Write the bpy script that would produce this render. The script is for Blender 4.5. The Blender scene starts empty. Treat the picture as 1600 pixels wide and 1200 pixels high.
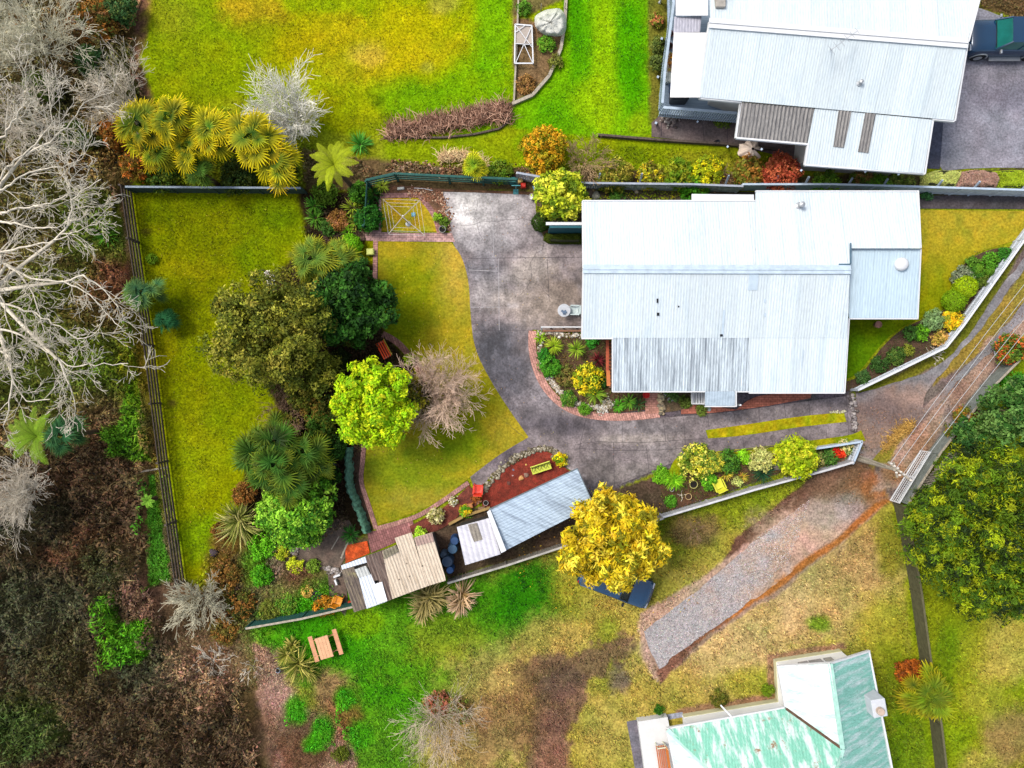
import bpy, bmesh, math, random
import numpy as np
from mathutils import Vector, Matrix
from mathutils.geometry import delaunay_2d_cdt

scn = bpy.context.scene
COL = scn.collection
R = math.radians
rnd = random.Random(7)
nrs = np.random.RandomState(11)

# ------------------------------------------------------------------ camera, sky, sun, exposure
H = 40.0            # camera height above the ground (m)
S = 27.0            # photo pixels per metre on the ground
cam = bpy.data.objects.new('camera', bpy.data.cameras.new('camera'))
COL.objects.link(cam)
cam.location = (0, 0, H)
cam.rotation_euler = (0, 0, 0)
cam.data.sensor_fit = 'HORIZONTAL'
cam.data.angle = 2 * math.atan((800 / S) / H)
cam.data.clip_end = 3000
scn.camera = cam

SUN_EL, SUN_AZ = 56.0, 300.0        # azimuth clockwise from north (+y); light comes from the upper left
world = bpy.data.worlds.new('World'); scn.world = world; world.use_nodes = True
wn = world.node_tree.nodes; bg = wn['Background']
sky = wn.new('ShaderNodeTexSky'); sky.sky_type = 'NISHITA'; sky.sun_disc = False
sky.sun_elevation = R(SUN_EL); sky.sun_rotation = R(SUN_AZ)
sky.air_density = 1.0; sky.dust_density = 3.0; sky.ozone_density = 0.6
hs = wn.new('ShaderNodeHueSaturation'); hs.inputs['Saturation'].default_value = 0.6      # thin overcast: greyer than a clear sky
world.node_tree.links.new(sky.outputs[0], hs.inputs['Color']); world.node_tree.links.new(hs.outputs[0], bg.inputs[0]); bg.inputs[1].default_value = 0.15
sl = bpy.data.lights.new('sun', 'SUN'); sun = bpy.data.objects.new('sun', sl); COL.objects.link(sun)
sl.energy = 1.9; sl.angle = R(16); sl.color = (1.0, 0.94, 0.86)
az = R(SUN_AZ); el = R(SUN_EL)
sd = Vector((math.sin(az) * math.cos(el), math.cos(az) * math.cos(el), math.sin(el)))
sun.rotation_euler = sd.to_track_quat('Z', 'Y').to_euler()
vs = scn.view_settings
vs.view_transform = 'Standard'; vs.look = 'None'; vs.gamma = 1.0; vs.exposure = 0.84
scn.cycles.max_bounces = 5; scn.cycles.diffuse_bounces = 2; scn.cycles.glossy_bounces = 2
scn.cycles.transparent_max_bounces = 4

# ------------------------------------------------------------------ helpers
K = 0.62            # photo brightness -> surface colour
def lin1(c):
    c = c / 255.0
    return c / 12.92 if c <= 0.04045 else ((c + 0.055) / 1.055) ** 2.4
def lin(c, f=1.0):
    return tuple(min(0.9, lin1(v) * K * f) for v in c[:3])
def linN(A, f=1.0):
    a = np.clip(A, 0, 255) / 255.0
    l = np.where(a <= 0.04045, a / 12.92, ((a + 0.055) / 1.055) ** 2.4)
    return np.clip(l * K * f, 0.0, 0.9)
def P(px, py, z=0.0):
    f = (H - z) / H
    return Vector(((px - 800) / S * f, (600 - py) / S * f, z))
def rayplane(px, py, p0, n):
    d = Vector(((px - 800) / S, (600 - py) / S, -H)); o = Vector((0, 0, H))
    t = (p0 - o).dot(n) / d.dot(n)
    return o + d * t
LABELS = {}
def tag(o, label=None, cat=None, group=None, kind=None):
    if label: o['label'] = label
    if cat: o['category'] = cat
    if group: o['group'] = group
    if kind: o['kind'] = kind
    return o
def empty(name, loc, label, cat, group=None, rz=0.0):
    o = bpy.data.objects.new(name, None); COL.objects.link(o)
    o.empty_display_size = 0.2
    o.location = loc; o.rotation_euler = (0, 0, rz)
    return tag(o, label, cat, group)
def link(name, me, parent=None, world=False):
    """world=True: the mesh is in world coordinates; it is moved into its parent's frame"""
    o = bpy.data.objects.new(name, me); COL.objects.link(o)
    if parent is not None:
        o.parent = parent
        if world:
            m = Matrix.LocRotScale(parent.location, parent.rotation_euler, parent.scale).inverted()
            me.transform(m)
    return o
def copy_tree(root, loc, rz, label, group=None, scale=None):
    c = root.copy(); COL.objects.link(c); c.location = loc; c.rotation_euler = (0, 0, rz)
    if scale: c.scale = (scale,) * 3
    c['label'] = label
    if group: c['group'] = group
    def rec(a, b):
        for ch in list(a.children):
            d = ch.copy(); COL.objects.link(d); d.parent = b
            rec(ch, d)
    rec(root, c)
    return c

class MB:
    """collects simple solids into one mesh"""
    def __init__(s): s.v = []; s.f = []
    def poly(s, pts, z0, z1):
        n = len(pts); b = len(s.v)
        a = sum(pts[i][0] * pts[(i + 1) % n][1] - pts[(i + 1) % n][0] * pts[i][1] for i in range(n))
        if a < 0: pts = pts[::-1]
        s.v += [(p[0], p[1], z0) for p in pts] + [(p[0], p[1], z1) for p in pts]
        s.f.append(tuple(range(b + n, b + 2 * n))); s.f.append(tuple(range(b + n - 1, b - 1, -1)))
        for i in range(n):
            j = (i + 1) % n; s.f.append((b + i, b + j, b + n + j, b + n + i))
    def box(s, c, d, rz=0.0, rx=0.0, ry=0.0):
        m = Matrix.Rotation(rz, 3, 'Z') @ Matrix.Rotation(ry, 3, 'Y') @ Matrix.Rotation(rx, 3, 'X')
        b = len(s.v)
        for z in (-1, 1):
            for x, y in ((-1, -1), (1, -1), (1, 1), (-1, 1)):
                p = m @ Vector((x * d[0] / 2, y * d[1] / 2, z * d[2] / 2)); s.v.append((p.x + c[0], p.y + c[1], p.z + c[2]))
        for q in ((3, 2, 1, 0), (4, 5, 6, 7), (0, 1, 5, 4), (1, 2, 6, 5), (2, 3, 7, 6), (3, 0, 4, 7)):
            s.f.append(tuple(b + i for i in q))
    def bar(s, a, b_, w, h=None):
        """box section from a to b"""
        a = Vector(a); b_ = Vector(b_); h = h or w; d = b_ - a
        if d.length < 1e-6: return
        z = d.normalized(); up = Vector((0, 0, 1)) if abs(z.z) < 0.95 else Vector((0, 1, 0))
        x = z.cross(up).normalized(); y = x.cross(z)
        b = len(s.v)
        for q in (a, b_):
            for i, j in ((-1, -1), (1, -1), (1, 1), (-1, 1)):
                p = q + x * (i * w / 2) + y * (j * h / 2); s.v.append(tuple(p))
        for q in ((0, 1, 2, 3), (7, 6, 5, 4), (4, 5, 1, 0), (5, 6, 2, 1), (6, 7, 3, 2), (7, 4, 0, 3)):
            s.f.append(tuple(b + i for i in q))
    def tube(s, pts, rads, n=6, cap=True):
        pts = [Vector(p) for p in pts]
        if not hasattr(rads, '__len__'): rads = [rads] * len(pts)
        base = len(s.v)
        for i, p in enumerate(pts):
            d = (pts[min(i + 1, len(pts) - 1)] - pts[max(i - 1, 0)])
            d = d.normalized() if d.length > 1e-9 else Vector((0, 0, 1))
            up = Vector((0, 0, 1)) if abs(d.z) < 0.9 else Vector((1, 0, 0))
            x = d.cross(up).normalized(); y = x.cross(d)
            for k in range(n):
                a = 2 * math.pi * k / n
                s.v.append(tuple(p + (x * math.cos(a) + y * math.sin(a)) * rads[i]))
        for i in range(len(pts) - 1):
            for k in range(n):
                k2 = (k + 1) % n
                s.f.append((base + i * n + k, base + i * n + k2, base + (i + 1) * n + k2, base + (i + 1) * n + k))
        if cap and n > 2:
            s.f.append(tuple(base + k for k in range(n)))
            e = base + (len(pts) - 1) * n
            s.f.append(tuple(e + k for k in range(n - 1, -1, -1)))
    def lathe(s, prof, c=(0, 0, 0), n=20):
        b = len(s.v); m = len(prof)
        for r, z in prof:
            for k in range(n):
                a = 2 * math.pi * k / n
                s.v.append((c[0] + r * math.cos(a), c[1] + r * math.sin(a), c[2] + z))
        for i in range(m - 1):
            for k in range(n):
                k2 = (k + 1) % n
                s.f.append((b + i * n + k, b + i * n + k2, b + (i + 1) * n + k2, b + (i + 1) * n + k))
        s.f.append(tuple(b + k for k in range(n - 1, -1, -1)))
        s.f.append(tuple(b + (m - 1) * n + k for k in range(n)))
    def grid(s, fn, nu, nv):
        """quad grid from fn(u,v)->point"""
        b = len(s.v)
        for i in range(nu + 1):
            for j in range(nv + 1): s.v.append(tuple(fn(i / nu, j / nv)))
        for i in range(nu):
            for j in range(nv):
                q = b + i * (nv + 1) + j; s.f.append((q, q + nv + 1, q + nv + 2, q + 1))
    def build(s, name, mat, parent=None, smooth=False, bevel=0.0, world=False):
        me = bpy.data.meshes.new(name); me.from_pydata(s.v, [], s.f)
        if bevel > 0:
            bm = bmesh.new(); bm.from_mesh(me)
            bmesh.ops.bevel(bm, geom=bm.edges[:], offset=bevel, segments=1, affect='EDGES')
            bm.to_mesh(me); bm.free()
        me.materials.append(mat)
        if smooth: me.polygons.foreach_set('use_smooth', [True] * len(me.polygons))
        me.update()
        return link(name, me, parent, world)

def build_each(mb, name, mat, parent=None, world=False, **kw):
    """every loose solid of the collector becomes an object of its own"""
    par = list(range(len(mb.v)))
    def find(i):
        while par[i] != i: par[i] = par[par[i]]; i = par[i]
        return i
    for f in mb.f:
        for i in f[1:]: par[find(i)] = find(f[0])
    groups = {}
    for f in mb.f: groups.setdefault(find(f[0]), []).append(f)
    out = []
    for fs in groups.values():
        ids = sorted({i for f in fs for i in f}); mp = {i: k for k, i in enumerate(ids)}; b = MB()
        b.v = [mb.v[i] for i in ids]; b.f = [tuple(mp[i] for i in f) for f in fs]
        out.append(b.build(name, mat, parent, world=world, **kw))
    return out
def mesh_np(name, V, F, mat, C=None, parent=None, world=False, smooth=False):
    """numpy mesh, all faces with the same corner count; C = per-vertex linear colours"""
    V = np.asarray(V, np.float32); F = np.asarray(F, np.int32)
    me = bpy.data.meshes.new(name); n, k = F.shape
    me.vertices.add(len(V)); me.vertices.foreach_set('co', V.ravel())
    me.loops.add(n * k); me.loops.foreach_set('vertex_index', F.ravel())
    me.polygons.add(n); me.polygons.foreach_set('loop_start', np.arange(0, n * k, k, dtype=np.int32))
    if smooth: me.polygons.foreach_set('use_smooth', np.ones(n, bool))
    me.update(calc_edges=True)
    if C is not None:
        at = me.color_attributes.new('Col', 'FLOAT_COLOR', 'POINT')
        at.data.foreach_set('color', np.hstack([C, np.ones((len(C), 1))]).astype(np.float32).ravel())
    me.materials.append(mat)
    return link(name, me, parent, world)

# ------------------------------------------------------------------ numpy noise
def _h(ix, iy, s):
    n = (ix.astype(np.int64) * 374761393 + iy.astype(np.int64) * 668265263 + s * 974711) & 0x7fffffff
    n = ((n ^ (n >> 13)) * 1274126177) & 0x7fffffff
    return ((n ^ (n >> 16)) & 0xffff) / 65535.0
def vnoise(x, y, s=0):
    ix = np.floor(x); iy = np.floor(y); fx = x - ix; fy = y - iy
    fx = fx * fx * (3 - 2 * fx); fy = fy * fy * (3 - 2 * fy)
    a = _h(ix, iy, s); b = _h(ix + 1, iy, s); c = _h(ix, iy + 1, s); d = _h(ix + 1, iy + 1, s)
    return (a * (1 - fx) + b * fx) * (1 - fy) + (c * (1 - fx) + d * fx) * fy
def fbm(x, y, s=0, o=4):
    r = 0; a = 0.5; t = 0
    for i in range(o):
        r = r + a * vnoise(x, y, s + i * 17); t += a; a *= 0.55; x = x * 2.03 + 5.1; y = y * 2.03 + 3.7
    return r / t - 0.5
def sdist(X, Y, poly):
    """signed distance (inside positive) to a polygon, in the polygon's units"""
    d = np.full(X.shape, 1e9); ins = np.zeros(X.shape, bool); n = len(poly)
    for i in range(n):
        x0, y0 = poly[i]; x1, y1 = poly[(i + 1) % n]
        ex, ey = x1 - x0, y1 - y0; L = ex * ex + ey * ey + 1e-9
        t = np.clip(((X - x0) * ex + (Y - y0) * ey) / L, 0, 1)
        d = np.minimum(d, np.hypot(X - x0 - t * ex, Y - y0 - t * ey))
        if y0 != y1:
            c = ((Y >= y0) != (Y >= y1)) & (X < (x1 - x0) * (Y - y0) / (y1 - y0) + x0)
            ins ^= c
    return np.where(ins, d, -d)

# ------------------------------------------------------------------ materials
MATS = {}
def nodes(name):
    m = bpy.data.materials.new(name); m.use_nodes = True
    return m, m.node_tree.nodes, m.node_tree.links, m.node_tree.nodes['Principled BSDF']
def mat(name, c, rough=0.7, metal=0.0, spec=0.3, var=0.18, scale=3.0, bump=0.0, c2=None, f=1.0, stretch=None, thr=None, alpha=None):
    """procedural: colour mottled by two noises, optional second colour patches, optional bump"""
    if name in MATS: return MATS[name]
    m, N, L, b = nodes(name)
    tc = N.new('ShaderNodeTexCoord'); mp = N.new('ShaderNodeMapping')
    L.new(tc.outputs['Object'], mp.inputs[0])
    if stretch: mp.inputs['Scale'].default_value = stretch
    n1 = N.new('ShaderNodeTexNoise'); n1.inputs['Scale'].default_value = scale; n1.inputs['Detail'].default_value = 8; n1.inputs['Roughness'].default_value = 0.65
    L.new(mp.outputs[0], n1.inputs['Vector'])
    if f > 1.04: f *= .78
    a = lin(c, f)
    mx = N.new('ShaderNodeMix'); mx.data_type = 'RGBA'
    b2 = lin(c2, f) if c2 else tuple(v * (1 - var) for v in a)
    b1 = a if c2 else tuple(min(0.9, v * (1 + var)) for v in a)
    rp = N.new('ShaderNodeMapRange'); lo, hi = thr if thr else (0.35, 0.65)
    rp.inputs[1].default_value = lo; rp.inputs[2].default_value = hi
    L.new(n1.outputs[0], rp.inputs[0]); L.new(rp.outputs[0], mx.inputs[0])
    mx.inputs[6].default_value = (*b1, 1); mx.inputs[7].default_value = (*b2, 1)
    L.new(mx.outputs[2], b.inputs['Base Color'])
    b.inputs['Roughness'].default_value = rough; b.inputs['Metallic'].default_value = metal
    b.inputs['Specular IOR Level'].default_value = spec
    if alpha is not None: b.inputs['Alpha'].default_value = alpha
    if bump:
        bp = N.new('ShaderNodeBump'); bp.inputs['Strength'].default_value = bump; bp.inputs['Distance'].default_value = 0.03
        n2 = N.new('ShaderNodeTexNoise'); n2.inputs['Scale'].default_value = scale * 8; n2.inputs['Detail'].default_value = 4
        L.new(tc.outputs['Object'], n2.inputs['Vector']); L.new(n2.outputs[0], bp.inputs['Height'])
        L.new(bp.outputs[0], b.inputs['Normal'])
    MATS[name] = m
    return m
def attr_mat(name, rough=0.8, spec=0.2, fine=14.0, amp=0.5, bump=0.6, bdist=0.05, trans=0.0, fine2=3.0, amp2=0.25, gain=1.0):
    """colour from the mesh attribute, broken up with two scales of noise"""
    m, N, L, b = nodes(name)
    at = N.new('ShaderNodeAttribute'); at.attribute_name = 'Col'
    out = at.outputs['Color']
    tc = N.new('ShaderNodeTexCoord')
    if gain != 1.0:
        g0 = N.new('ShaderNodeVectorMath'); g0.operation = 'SCALE'; g0.inputs['Scale'].default_value = gain; L.new(out, g0.inputs[0]); out = g0.outputs[0]
    for sc, am, det in ((fine, amp, 6), (fine2, amp2, 5)):
        if am <= 0: continue
        n1 = N.new('ShaderNodeTexNoise'); n1.inputs['Scale'].default_value = sc; n1.inputs['Detail'].default_value = det; n1.inputs['Roughness'].default_value = 0.7
        L.new(tc.outputs['Object'], n1.inputs['Vector'])
        rp = N.new('ShaderNodeMapRange'); rp.inputs[1].default_value = 0.25; rp.inputs[2].default_value = 0.75
        rp.inputs[3].default_value = 1 - am; rp.inputs[4].default_value = 1 + am
        L.new(n1.outputs[0], rp.inputs[0])
        vm = N.new('ShaderNodeVectorMath'); vm.operation = 'SCALE'
        L.new(out, vm.inputs[0]); L.new(rp.outputs[0], vm.inputs['Scale']); out = vm.outputs[0]
        if bump and sc == fine:
            bp = N.new('ShaderNodeBump'); bp.inputs['Strength'].default_value = bump; bp.inputs['Distance'].default_value = bdist
            L.new(n1.outputs[0], bp.inputs['Height']); L.new(bp.outputs[0], b.inputs['Normal'])
    L.new(out, b.inputs['Base Color'])
    b.inputs['Roughness'].default_value = rough; b.inputs['Specular IOR Level'].default_value = spec
    if trans > 0:
        tr = N.new('ShaderNodeBsdfTranslucent'); L.new(out, tr.inputs[0])
        ms = N.new('ShaderNodeMixShader'); ms.inputs[0].default_value = trans
        L.new(b.outputs[0], ms.inputs[1]); L.new(tr.outputs[0], ms.inputs[2])
        L.new(ms.outputs[0], N['Material Output'].inputs[0])
    return m
M_GROUND = attr_mat('ground_mat', gain=.8, fine=8.0, amp=0.75, bump=0.5, bdist=0.06, fine2=2.0, amp2=0.22, spec=0.0, rough=0.95)
M_LAWN = attr_mat('lawn_grass_mat', gain=.8, fine=7.0, amp=0.55, bump=0.6, bdist=0.05, fine2=1.6, amp2=0.2, spec=0.0, rough=0.95)
M_CONC = attr_mat('concrete_mat', fine=8.5, amp=0.62, bump=0.2, bdist=0.01, fine2=1.1, amp2=0.28, spec=0.25, rough=0.75)
M_LEAF = attr_mat('leaf_mat', rough=0.65, spec=0.12, fine=5.0, amp=0.12, bump=0, trans=0.25, amp2=0)
M_BARK = mat('bark_mat', (120, 98, 78), 0.9, var=0.3, scale=5, bump=0.5)
M_BARKPALE = mat('pale_bark_mat', (226, 216, 196), 0.85, var=0.25, scale=4, f=1.3)
M_TWIG = mat('grey_twig_mat', (216, 204, 184), 0.9, var=0.2, scale=4, f=1.5)
M_TWIGBR = mat('brown_twig_mat', (160, 128, 104), 0.9, var=0.2, scale=4)
M_TWIGWH = mat('white_twig_mat', (240, 236, 222), 0.9, var=0.15, scale=4, f=1.6)
M_PALMTRUNK = mat('palm_trunk_mat', (95, 75, 52), 0.95, var=0.35, scale=12, bump=0.8)
M_SOIL = mat('soil_mat', (92, 66, 50), 0.95, var=0.4, scale=6, bump=0.8)
M_WHITE = mat('white_paint_mat', (236, 238, 240), 0.5, var=0.05, scale=2, f=1.25)
M_CREAM = mat('cream_wall_mat', (236, 236, 205), 0.6, var=0.05, scale=2, f=1.25)
M_BLUEWHITE = mat('pale_blue_paint_mat', (196, 214, 232), 0.5, var=0.1, scale=3, f=1.2)
M_GREYFENCE = mat('grey_fence_mat', (150, 165, 180), 0.7, var=0.2, scale=5)
M_DARKWOOD = mat('dark_wood_mat', (92, 80, 72), 0.85, var=0.35, scale=6, bump=0.4)
M_GREENWOOD = mat('green_fence_mat', (38, 92, 84), 0.75, var=0.3, scale=5, bump=0.3)
M_TEAL = mat('teal_wall_mat', (28, 96, 108), 0.6, var=0.1, scale=3)
M_WOOD = mat('timber_mat', (214, 160, 110), 0.7, var=0.2, scale=7)
M_OLDWOOD = mat('weathered_timber_mat', (178, 168, 150), 0.85, var=0.25, scale=7, bump=0.3)
M_REDWOOD = mat('red_stained_timber_mat', (190, 92, 60), 0.7, var=0.2, scale=5)
M_METAL = mat('galvanised_mat', (205, 208, 210), 0.4, metal=0.5, var=0.1, scale=6, f=1.2)
M_BLACK = mat('black_plastic_mat', (26, 30, 36), 0.45, var=0.2, scale=4)
M_GLASS = mat('dark_glass_mat', (14, 30, 34), 0.06, spec=0.9, var=0.2, scale=1)
M_CHROME = mat('chrome_mat', (225, 228, 232), 0.2, metal=0.8, var=0.05, f=1.3)
M_RUBBER = mat('rubber_mat', (30, 30, 32), 0.85, var=0.2)
# ------------------------------------------------------------------ painted ground colours (photo pixels)
G_LAWN = (150, 160, 18)
LAYERS = []
def reg(poly, c, soft=10, amp=12, a=1.0): LAYERS.append(('p', poly, c, soft, amp, a))
def blob(x, y, rx, ry, c, a=0.8, amp=0.5): LAYERS.append(('b', (x, y, rx, ry), c, 0, amp, a))
# --- wild ground on the left
reg([(-900, -900), (230, -900), (238, 0), (232, 60), (215, 95), (235, 150), (210, 290), (195, 296), (240, 640), (284, 905), (400, 960), (440, 1040), (460, 1120), (500, 1200), (520, 2200), (-900, 2200)], (112, 94, 58), 6, 10)
for q in ((150, 700, 90, 60, (120, 88, 62)), (60, 560, 120, 90, (84, 104, 28)), (110, 470, 90, 60, (96, 112, 30)), (60, 340, 110, 70, (96, 92, 42)),
          (170, 480, 60, 40, (118, 92, 52)), (190, 420, 40, 60, (124, 78, 56)), (150, 60, 45, 70, (112, 90, 48)), (190, 130, 50, 60, (88, 92, 50)),
          (160, 30, 40, 40, (132, 92, 52)), (60, 180, 80, 80, (96, 96, 52)), (170, 220, 60, 60, (128, 96, 48)), (205, 590, 30, 50, (110, 128, 30)),
          (180, 560, 60, 40, (96, 118, 28)), (150, 340, 60, 40, (92, 108, 30)), (175, 375, 60, 34, (96, 122, 32)), (120, 760, 130, 60, (80, 62, 44))):
    blob(*q[:4], q[4], 0.75)
reg([(-900, 790), (230, 780), (270, 900), (330, 1010), (380, 1080), (410, 1200), (430, 2200), (-900, 2200)], (80, 64, 44), 20, 30)
for q in ((130, 860, 90, 40, (92, 58, 38)), (50, 960, 110, 80, (66, 74, 50)), (200, 1100, 120, 60, (76, 64, 42)), (40, 1130, 70, 50, (54, 84, 28)), (250, 1040, 60, 40, (62, 70, 48)), (60, 820, 60, 40, (60, 62, 40)), (120, 1040, 60, 60, (72, 64, 36)), (180, 880, 40, 40, (60, 70, 36)), (230, 860, 40, 50, (104, 84, 58)), (245, 930, 50, 40, (118, 92, 72))):
    blob(*q[:4], q[4], 0.7)
reg([(163, 925), (183, 925), (186, 965), (232, 968), (236, 1020), (180, 1035), (168, 985)], (82, 140, 22), 6, 12, 0.95)
reg([(205, 600), (222, 570), (236, 650), (248, 725), (180, 715), (165, 680), (190, 660)], (86, 140, 22), 8, 14, 0.9)
reg([(205, 500), (216, 505), (232, 640), (222, 640)], (80, 140, 24), 6, 10, 0.85)
reg([(236, 745), (262, 735), (278, 905), (236, 915), (232, 820)], (74, 140, 28), 6, 12, 0.9)
reg([(200, -50), (232, -50), (238, 20), (228, 70), (216, 100), (240, 150), (222, 150), (205, 90), (212, 40)], (138, 96, 84), 6, 8, 0.85)
reg([(185, 296), (198, 296), (240, 640), (285, 910), (272, 912), (225, 640)], (118, 90, 72), 4, 6, 0.8)
# --- north field
F1 = [(238, -900), (236, 20), (228, 70), (216, 95), (240, 160), (300, 165), (380, 150), (480, 195), (560, 212), (620, 208), (800, 190), (1030, 215), (1040, -900)]
reg(F1, (152, 174, 12), 6, 6)
for q in ((560, 90, 90, 50, (206, 180, 26)), (470, 60, 80, 40, (186, 168, 14)), (660, 60, 90, 70, (190, 182, 12)), (680, 80, 50, 30, (200, 184, 20)), (575, 85, 30, 20, (214, 182, 70)), (530, 40, 40, 24, (196, 178, 20)),
          (740, 150, 60, 60, (120, 178, 10)), (640, 165, 70, 40, (112, 168, 12)), (770, 40, 30, 80, (112, 182, 12)), (300, 60, 70, 70, (136, 158, 14)),
          (330, 130, 60, 50, (150, 160, 12)), (395, 20, 50, 30, (200, 160, 36)), (600, 195, 60, 18, (132, 140, 20)), (590, 160, 10, 10, (60, 100, 10)),
          (270, 25, 40, 30, (150, 160, 30)), (440, 110, 60, 40, (170, 168, 10)), (400, 60, 40, 30, (140, 160, 12)), (360, 100, 40, 40, (146, 164, 10)), (520, 170, 80, 30, (170, 170, 12)), (693, 5, 25, 18, (180, 170, 70)), (668, 105, 12, 10, (176, 172, 60))):
    blob(*q[:4], q[4], 0.7)
reg([(885, -900), (1026, -900), (1020, 60), (1015, 130), (1018, 210), (900, 235), (800, 240), (800, 165), (855, 120), (880, 70)], (118, 178, 12), 5, 6)
for q in ((905, 60, 16, 120, (84, 168, 6)), (985, 90, 22, 90, (70, 164, 4)), (945, 110, 16, 130, (156, 200, 14)), (870, 180, 40, 30, (100, 172, 10)), (930, 160, 40, 40, (160, 196, 16)), (900, 30, 10, 60, (76, 158, 8)), (1000, 195, 20, 20, (150, 180, 20))):
    blob(*q[:4], q[4], 0.7, 0.35)
reg([(600, 216), (700, 216), (760, 212), (800, 198), (900, 212), (1040, 214), (1210, 240), (1205, 262), (1160, 270), (1100, 280), (900, 258), (790, 262), (610, 250), (598, 235)], (146, 166, 16), 4, 6)
blob(980, 240, 60, 16, (130, 150, 14), 0.8); blob(1110, 248, 60, 16, (156, 160, 36), 0.8); blob(840, 225, 40, 18, (120, 168, 10), 0.8); blob(1165, 260, 30, 12, (190, 164, 80), 0.7)
reg([(470, 235), (600, 252), (700, 262), (810, 262), (1000, 268), (1200, 272), (1240, 285), (1240, 296), (900, 296), (700, 300), (600, 306), (560, 300), (480, 300)], (112, 94, 62), 6, 10)
reg([(800, 30), (830, 20), (880, 0), (885, -100), (806, -100)], (124, 112, 66), 3, 4)
reg([(803, 30), (880, 30), (880, 70), (855, 120), (828, 148), (803, 160)], (138, 112, 78), 3, 6)
reg([(1010, -100), (1045, -100), (1042, 60), (1034, 130), (1030, 195), (1015, 195), (1014, 130), (1012, 70)], (122, 118, 50), 5, 6, 0.9)
# --- the strip of beds behind the long grey fence, NE beds
reg([(1210, 272), (1450, 272), (1600, 262), (2400, 262), (2400, 320), (1200, 300)], (100, 88, 60), 4, 8)
# --- west lawn
reg([(196, 298), (600, 298), (600, 380), (588, 480), (560, 700), (575, 830), (500, 850), (430, 900), (290, 905), (240, 640)], (142, 152, 8), 4, 3)
for q in ((300, 380, 70, 60, (146, 150, 10)), (240, 560, 40, 80, (152, 144, 12)), (290, 690, 50, 60, (164, 162, 12)), (300, 640, 40, 40, (140, 152, 12)), (270, 480, 60, 50, (118, 132, 8)), (250, 330, 30, 20, (104, 124, 8)), (400, 400, 30, 30, (106, 136, 8)), (220, 420, 14, 60, (110, 126, 10)),
          (420, 350, 60, 50, (126, 146, 10)), (330, 330, 60, 30, (134, 150, 10)), (310, 840, 30, 40, (112, 158, 14)), (280, 760, 30, 60, (150, 168, 14)), (380, 600, 50, 50, (128, 150, 12)), (440, 330, 40, 26, (110, 136, 10)), (228, 362, 8, 6, (92, 80, 40)), (300, 420, 60, 14, (166, 164, 16)), (330, 700, 40, 60, (146, 164, 14)), (270, 630, 7, 7, (100, 84, 50))):
    blob(*q[:4], q[4], 0.6)
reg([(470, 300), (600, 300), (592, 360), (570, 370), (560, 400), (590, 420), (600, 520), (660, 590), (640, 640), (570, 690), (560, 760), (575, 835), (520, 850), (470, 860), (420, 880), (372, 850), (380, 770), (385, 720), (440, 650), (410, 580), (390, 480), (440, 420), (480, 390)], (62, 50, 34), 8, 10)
reg([(470, 830), (540, 810), (560, 840), (600, 830), (540, 900), (530, 960), (480, 960), (400, 975), (330, 900), (400, 840)], (112, 96, 72), 8, 12)
for q in ((400, 870, 30, 50, (92, 140, 24)), (440, 930, 40, 40, (124, 124, 64)), (470, 900, 30, 20, (128, 84, 66)), (430, 880, 14, 30, (140, 118, 100)), (350, 890, 30, 40, (112, 84, 48)), (360, 850, 30, 20, (120, 84, 50)), (340, 950, 40, 30, (120, 88, 60))):
    blob(*q[:4], q[4], 0.8)
# --- south field
F2 = [(396, 985), (420, 975), (550, 955), (700, 905), (880, 850), (1030, 800), (1345, 692), (1400, 720), (1395, 780), (1430, 1060), (1460, 1260), (1460, 2200), (520, 2200), (500, 1200), (430, 1060), (400, 1010)]
reg(F2, (176, 168, 68), 5, 8)
for q in ((600, 1000, 170, 110, (72, 158, 14)), (490, 1000, 90, 60, (66, 162, 14)), (760, 950, 120, 60, (60, 140, 12)), (830, 940, 50, 60, (40, 124, 10)), (680, 1060, 80, 60, (104, 160, 26)),
          (600, 1130, 80, 80, (70, 156, 16)), (590, 1190, 60, 30, (90, 150, 30)), (700, 1000, 60, 40, (150, 164, 44)), (560, 970, 40, 24, (140, 178, 20)), (900, 930, 40, 50, (170, 164, 52)),
          (770, 1080, 80, 70, (196, 166, 104)), (740, 1160, 90, 60, (190, 160, 104)), (860, 1000, 60, 40, (196, 172, 92)), (960, 960, 60, 40, (192, 174, 82)), (1110, 1030, 120, 60, (218, 188, 128)), (1040, 1080, 60, 40, (190, 174, 76)), (1000, 900, 60, 30, (180, 168, 66)),
          (1190, 970, 120, 80, (220, 190, 130)), (1290, 910, 110, 80, (218, 186, 132)), (1340, 870, 60, 60, (190, 158, 100)), (1180, 1065, 60, 24, (176, 178, 56)), (960, 1140, 60, 60, (200, 178, 92)), (1330, 960, 60, 50, (206, 180, 108)), (1380, 990, 50, 60, (172, 172, 48)),
          (1400, 1100, 40, 90, (124, 142, 22)), (1420, 1180, 40, 60, (112, 150, 18)), (1060, 830, 60, 40, (128, 152, 20)), (1130, 790, 90, 36, (134, 156, 24)), (1220, 760, 60, 24, (146, 164, 30)), (1085, 830, 40, 28, (134, 104, 84)),
          (1280, 975, 18, 12, (100, 150, 20)), (1150, 850, 30, 20, (170, 160, 60)), (1390, 850, 20, 50, (150, 150, 40)), (950, 1020, 20, 60, (164, 168, 50))):
    blob(*q[:4], q[4], 0.75)
reg([(975, 980), (980, 1010), (960, 1050), (920, 1085), (900, 1120), (905, 1140), (890, 1200), (900, 1260), (810, 1260), (830, 1160), (845, 1100), (840, 1060), (880, 1030), (930, 1010)], (138, 108, 86), 14, 34, 0.85)
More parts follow.
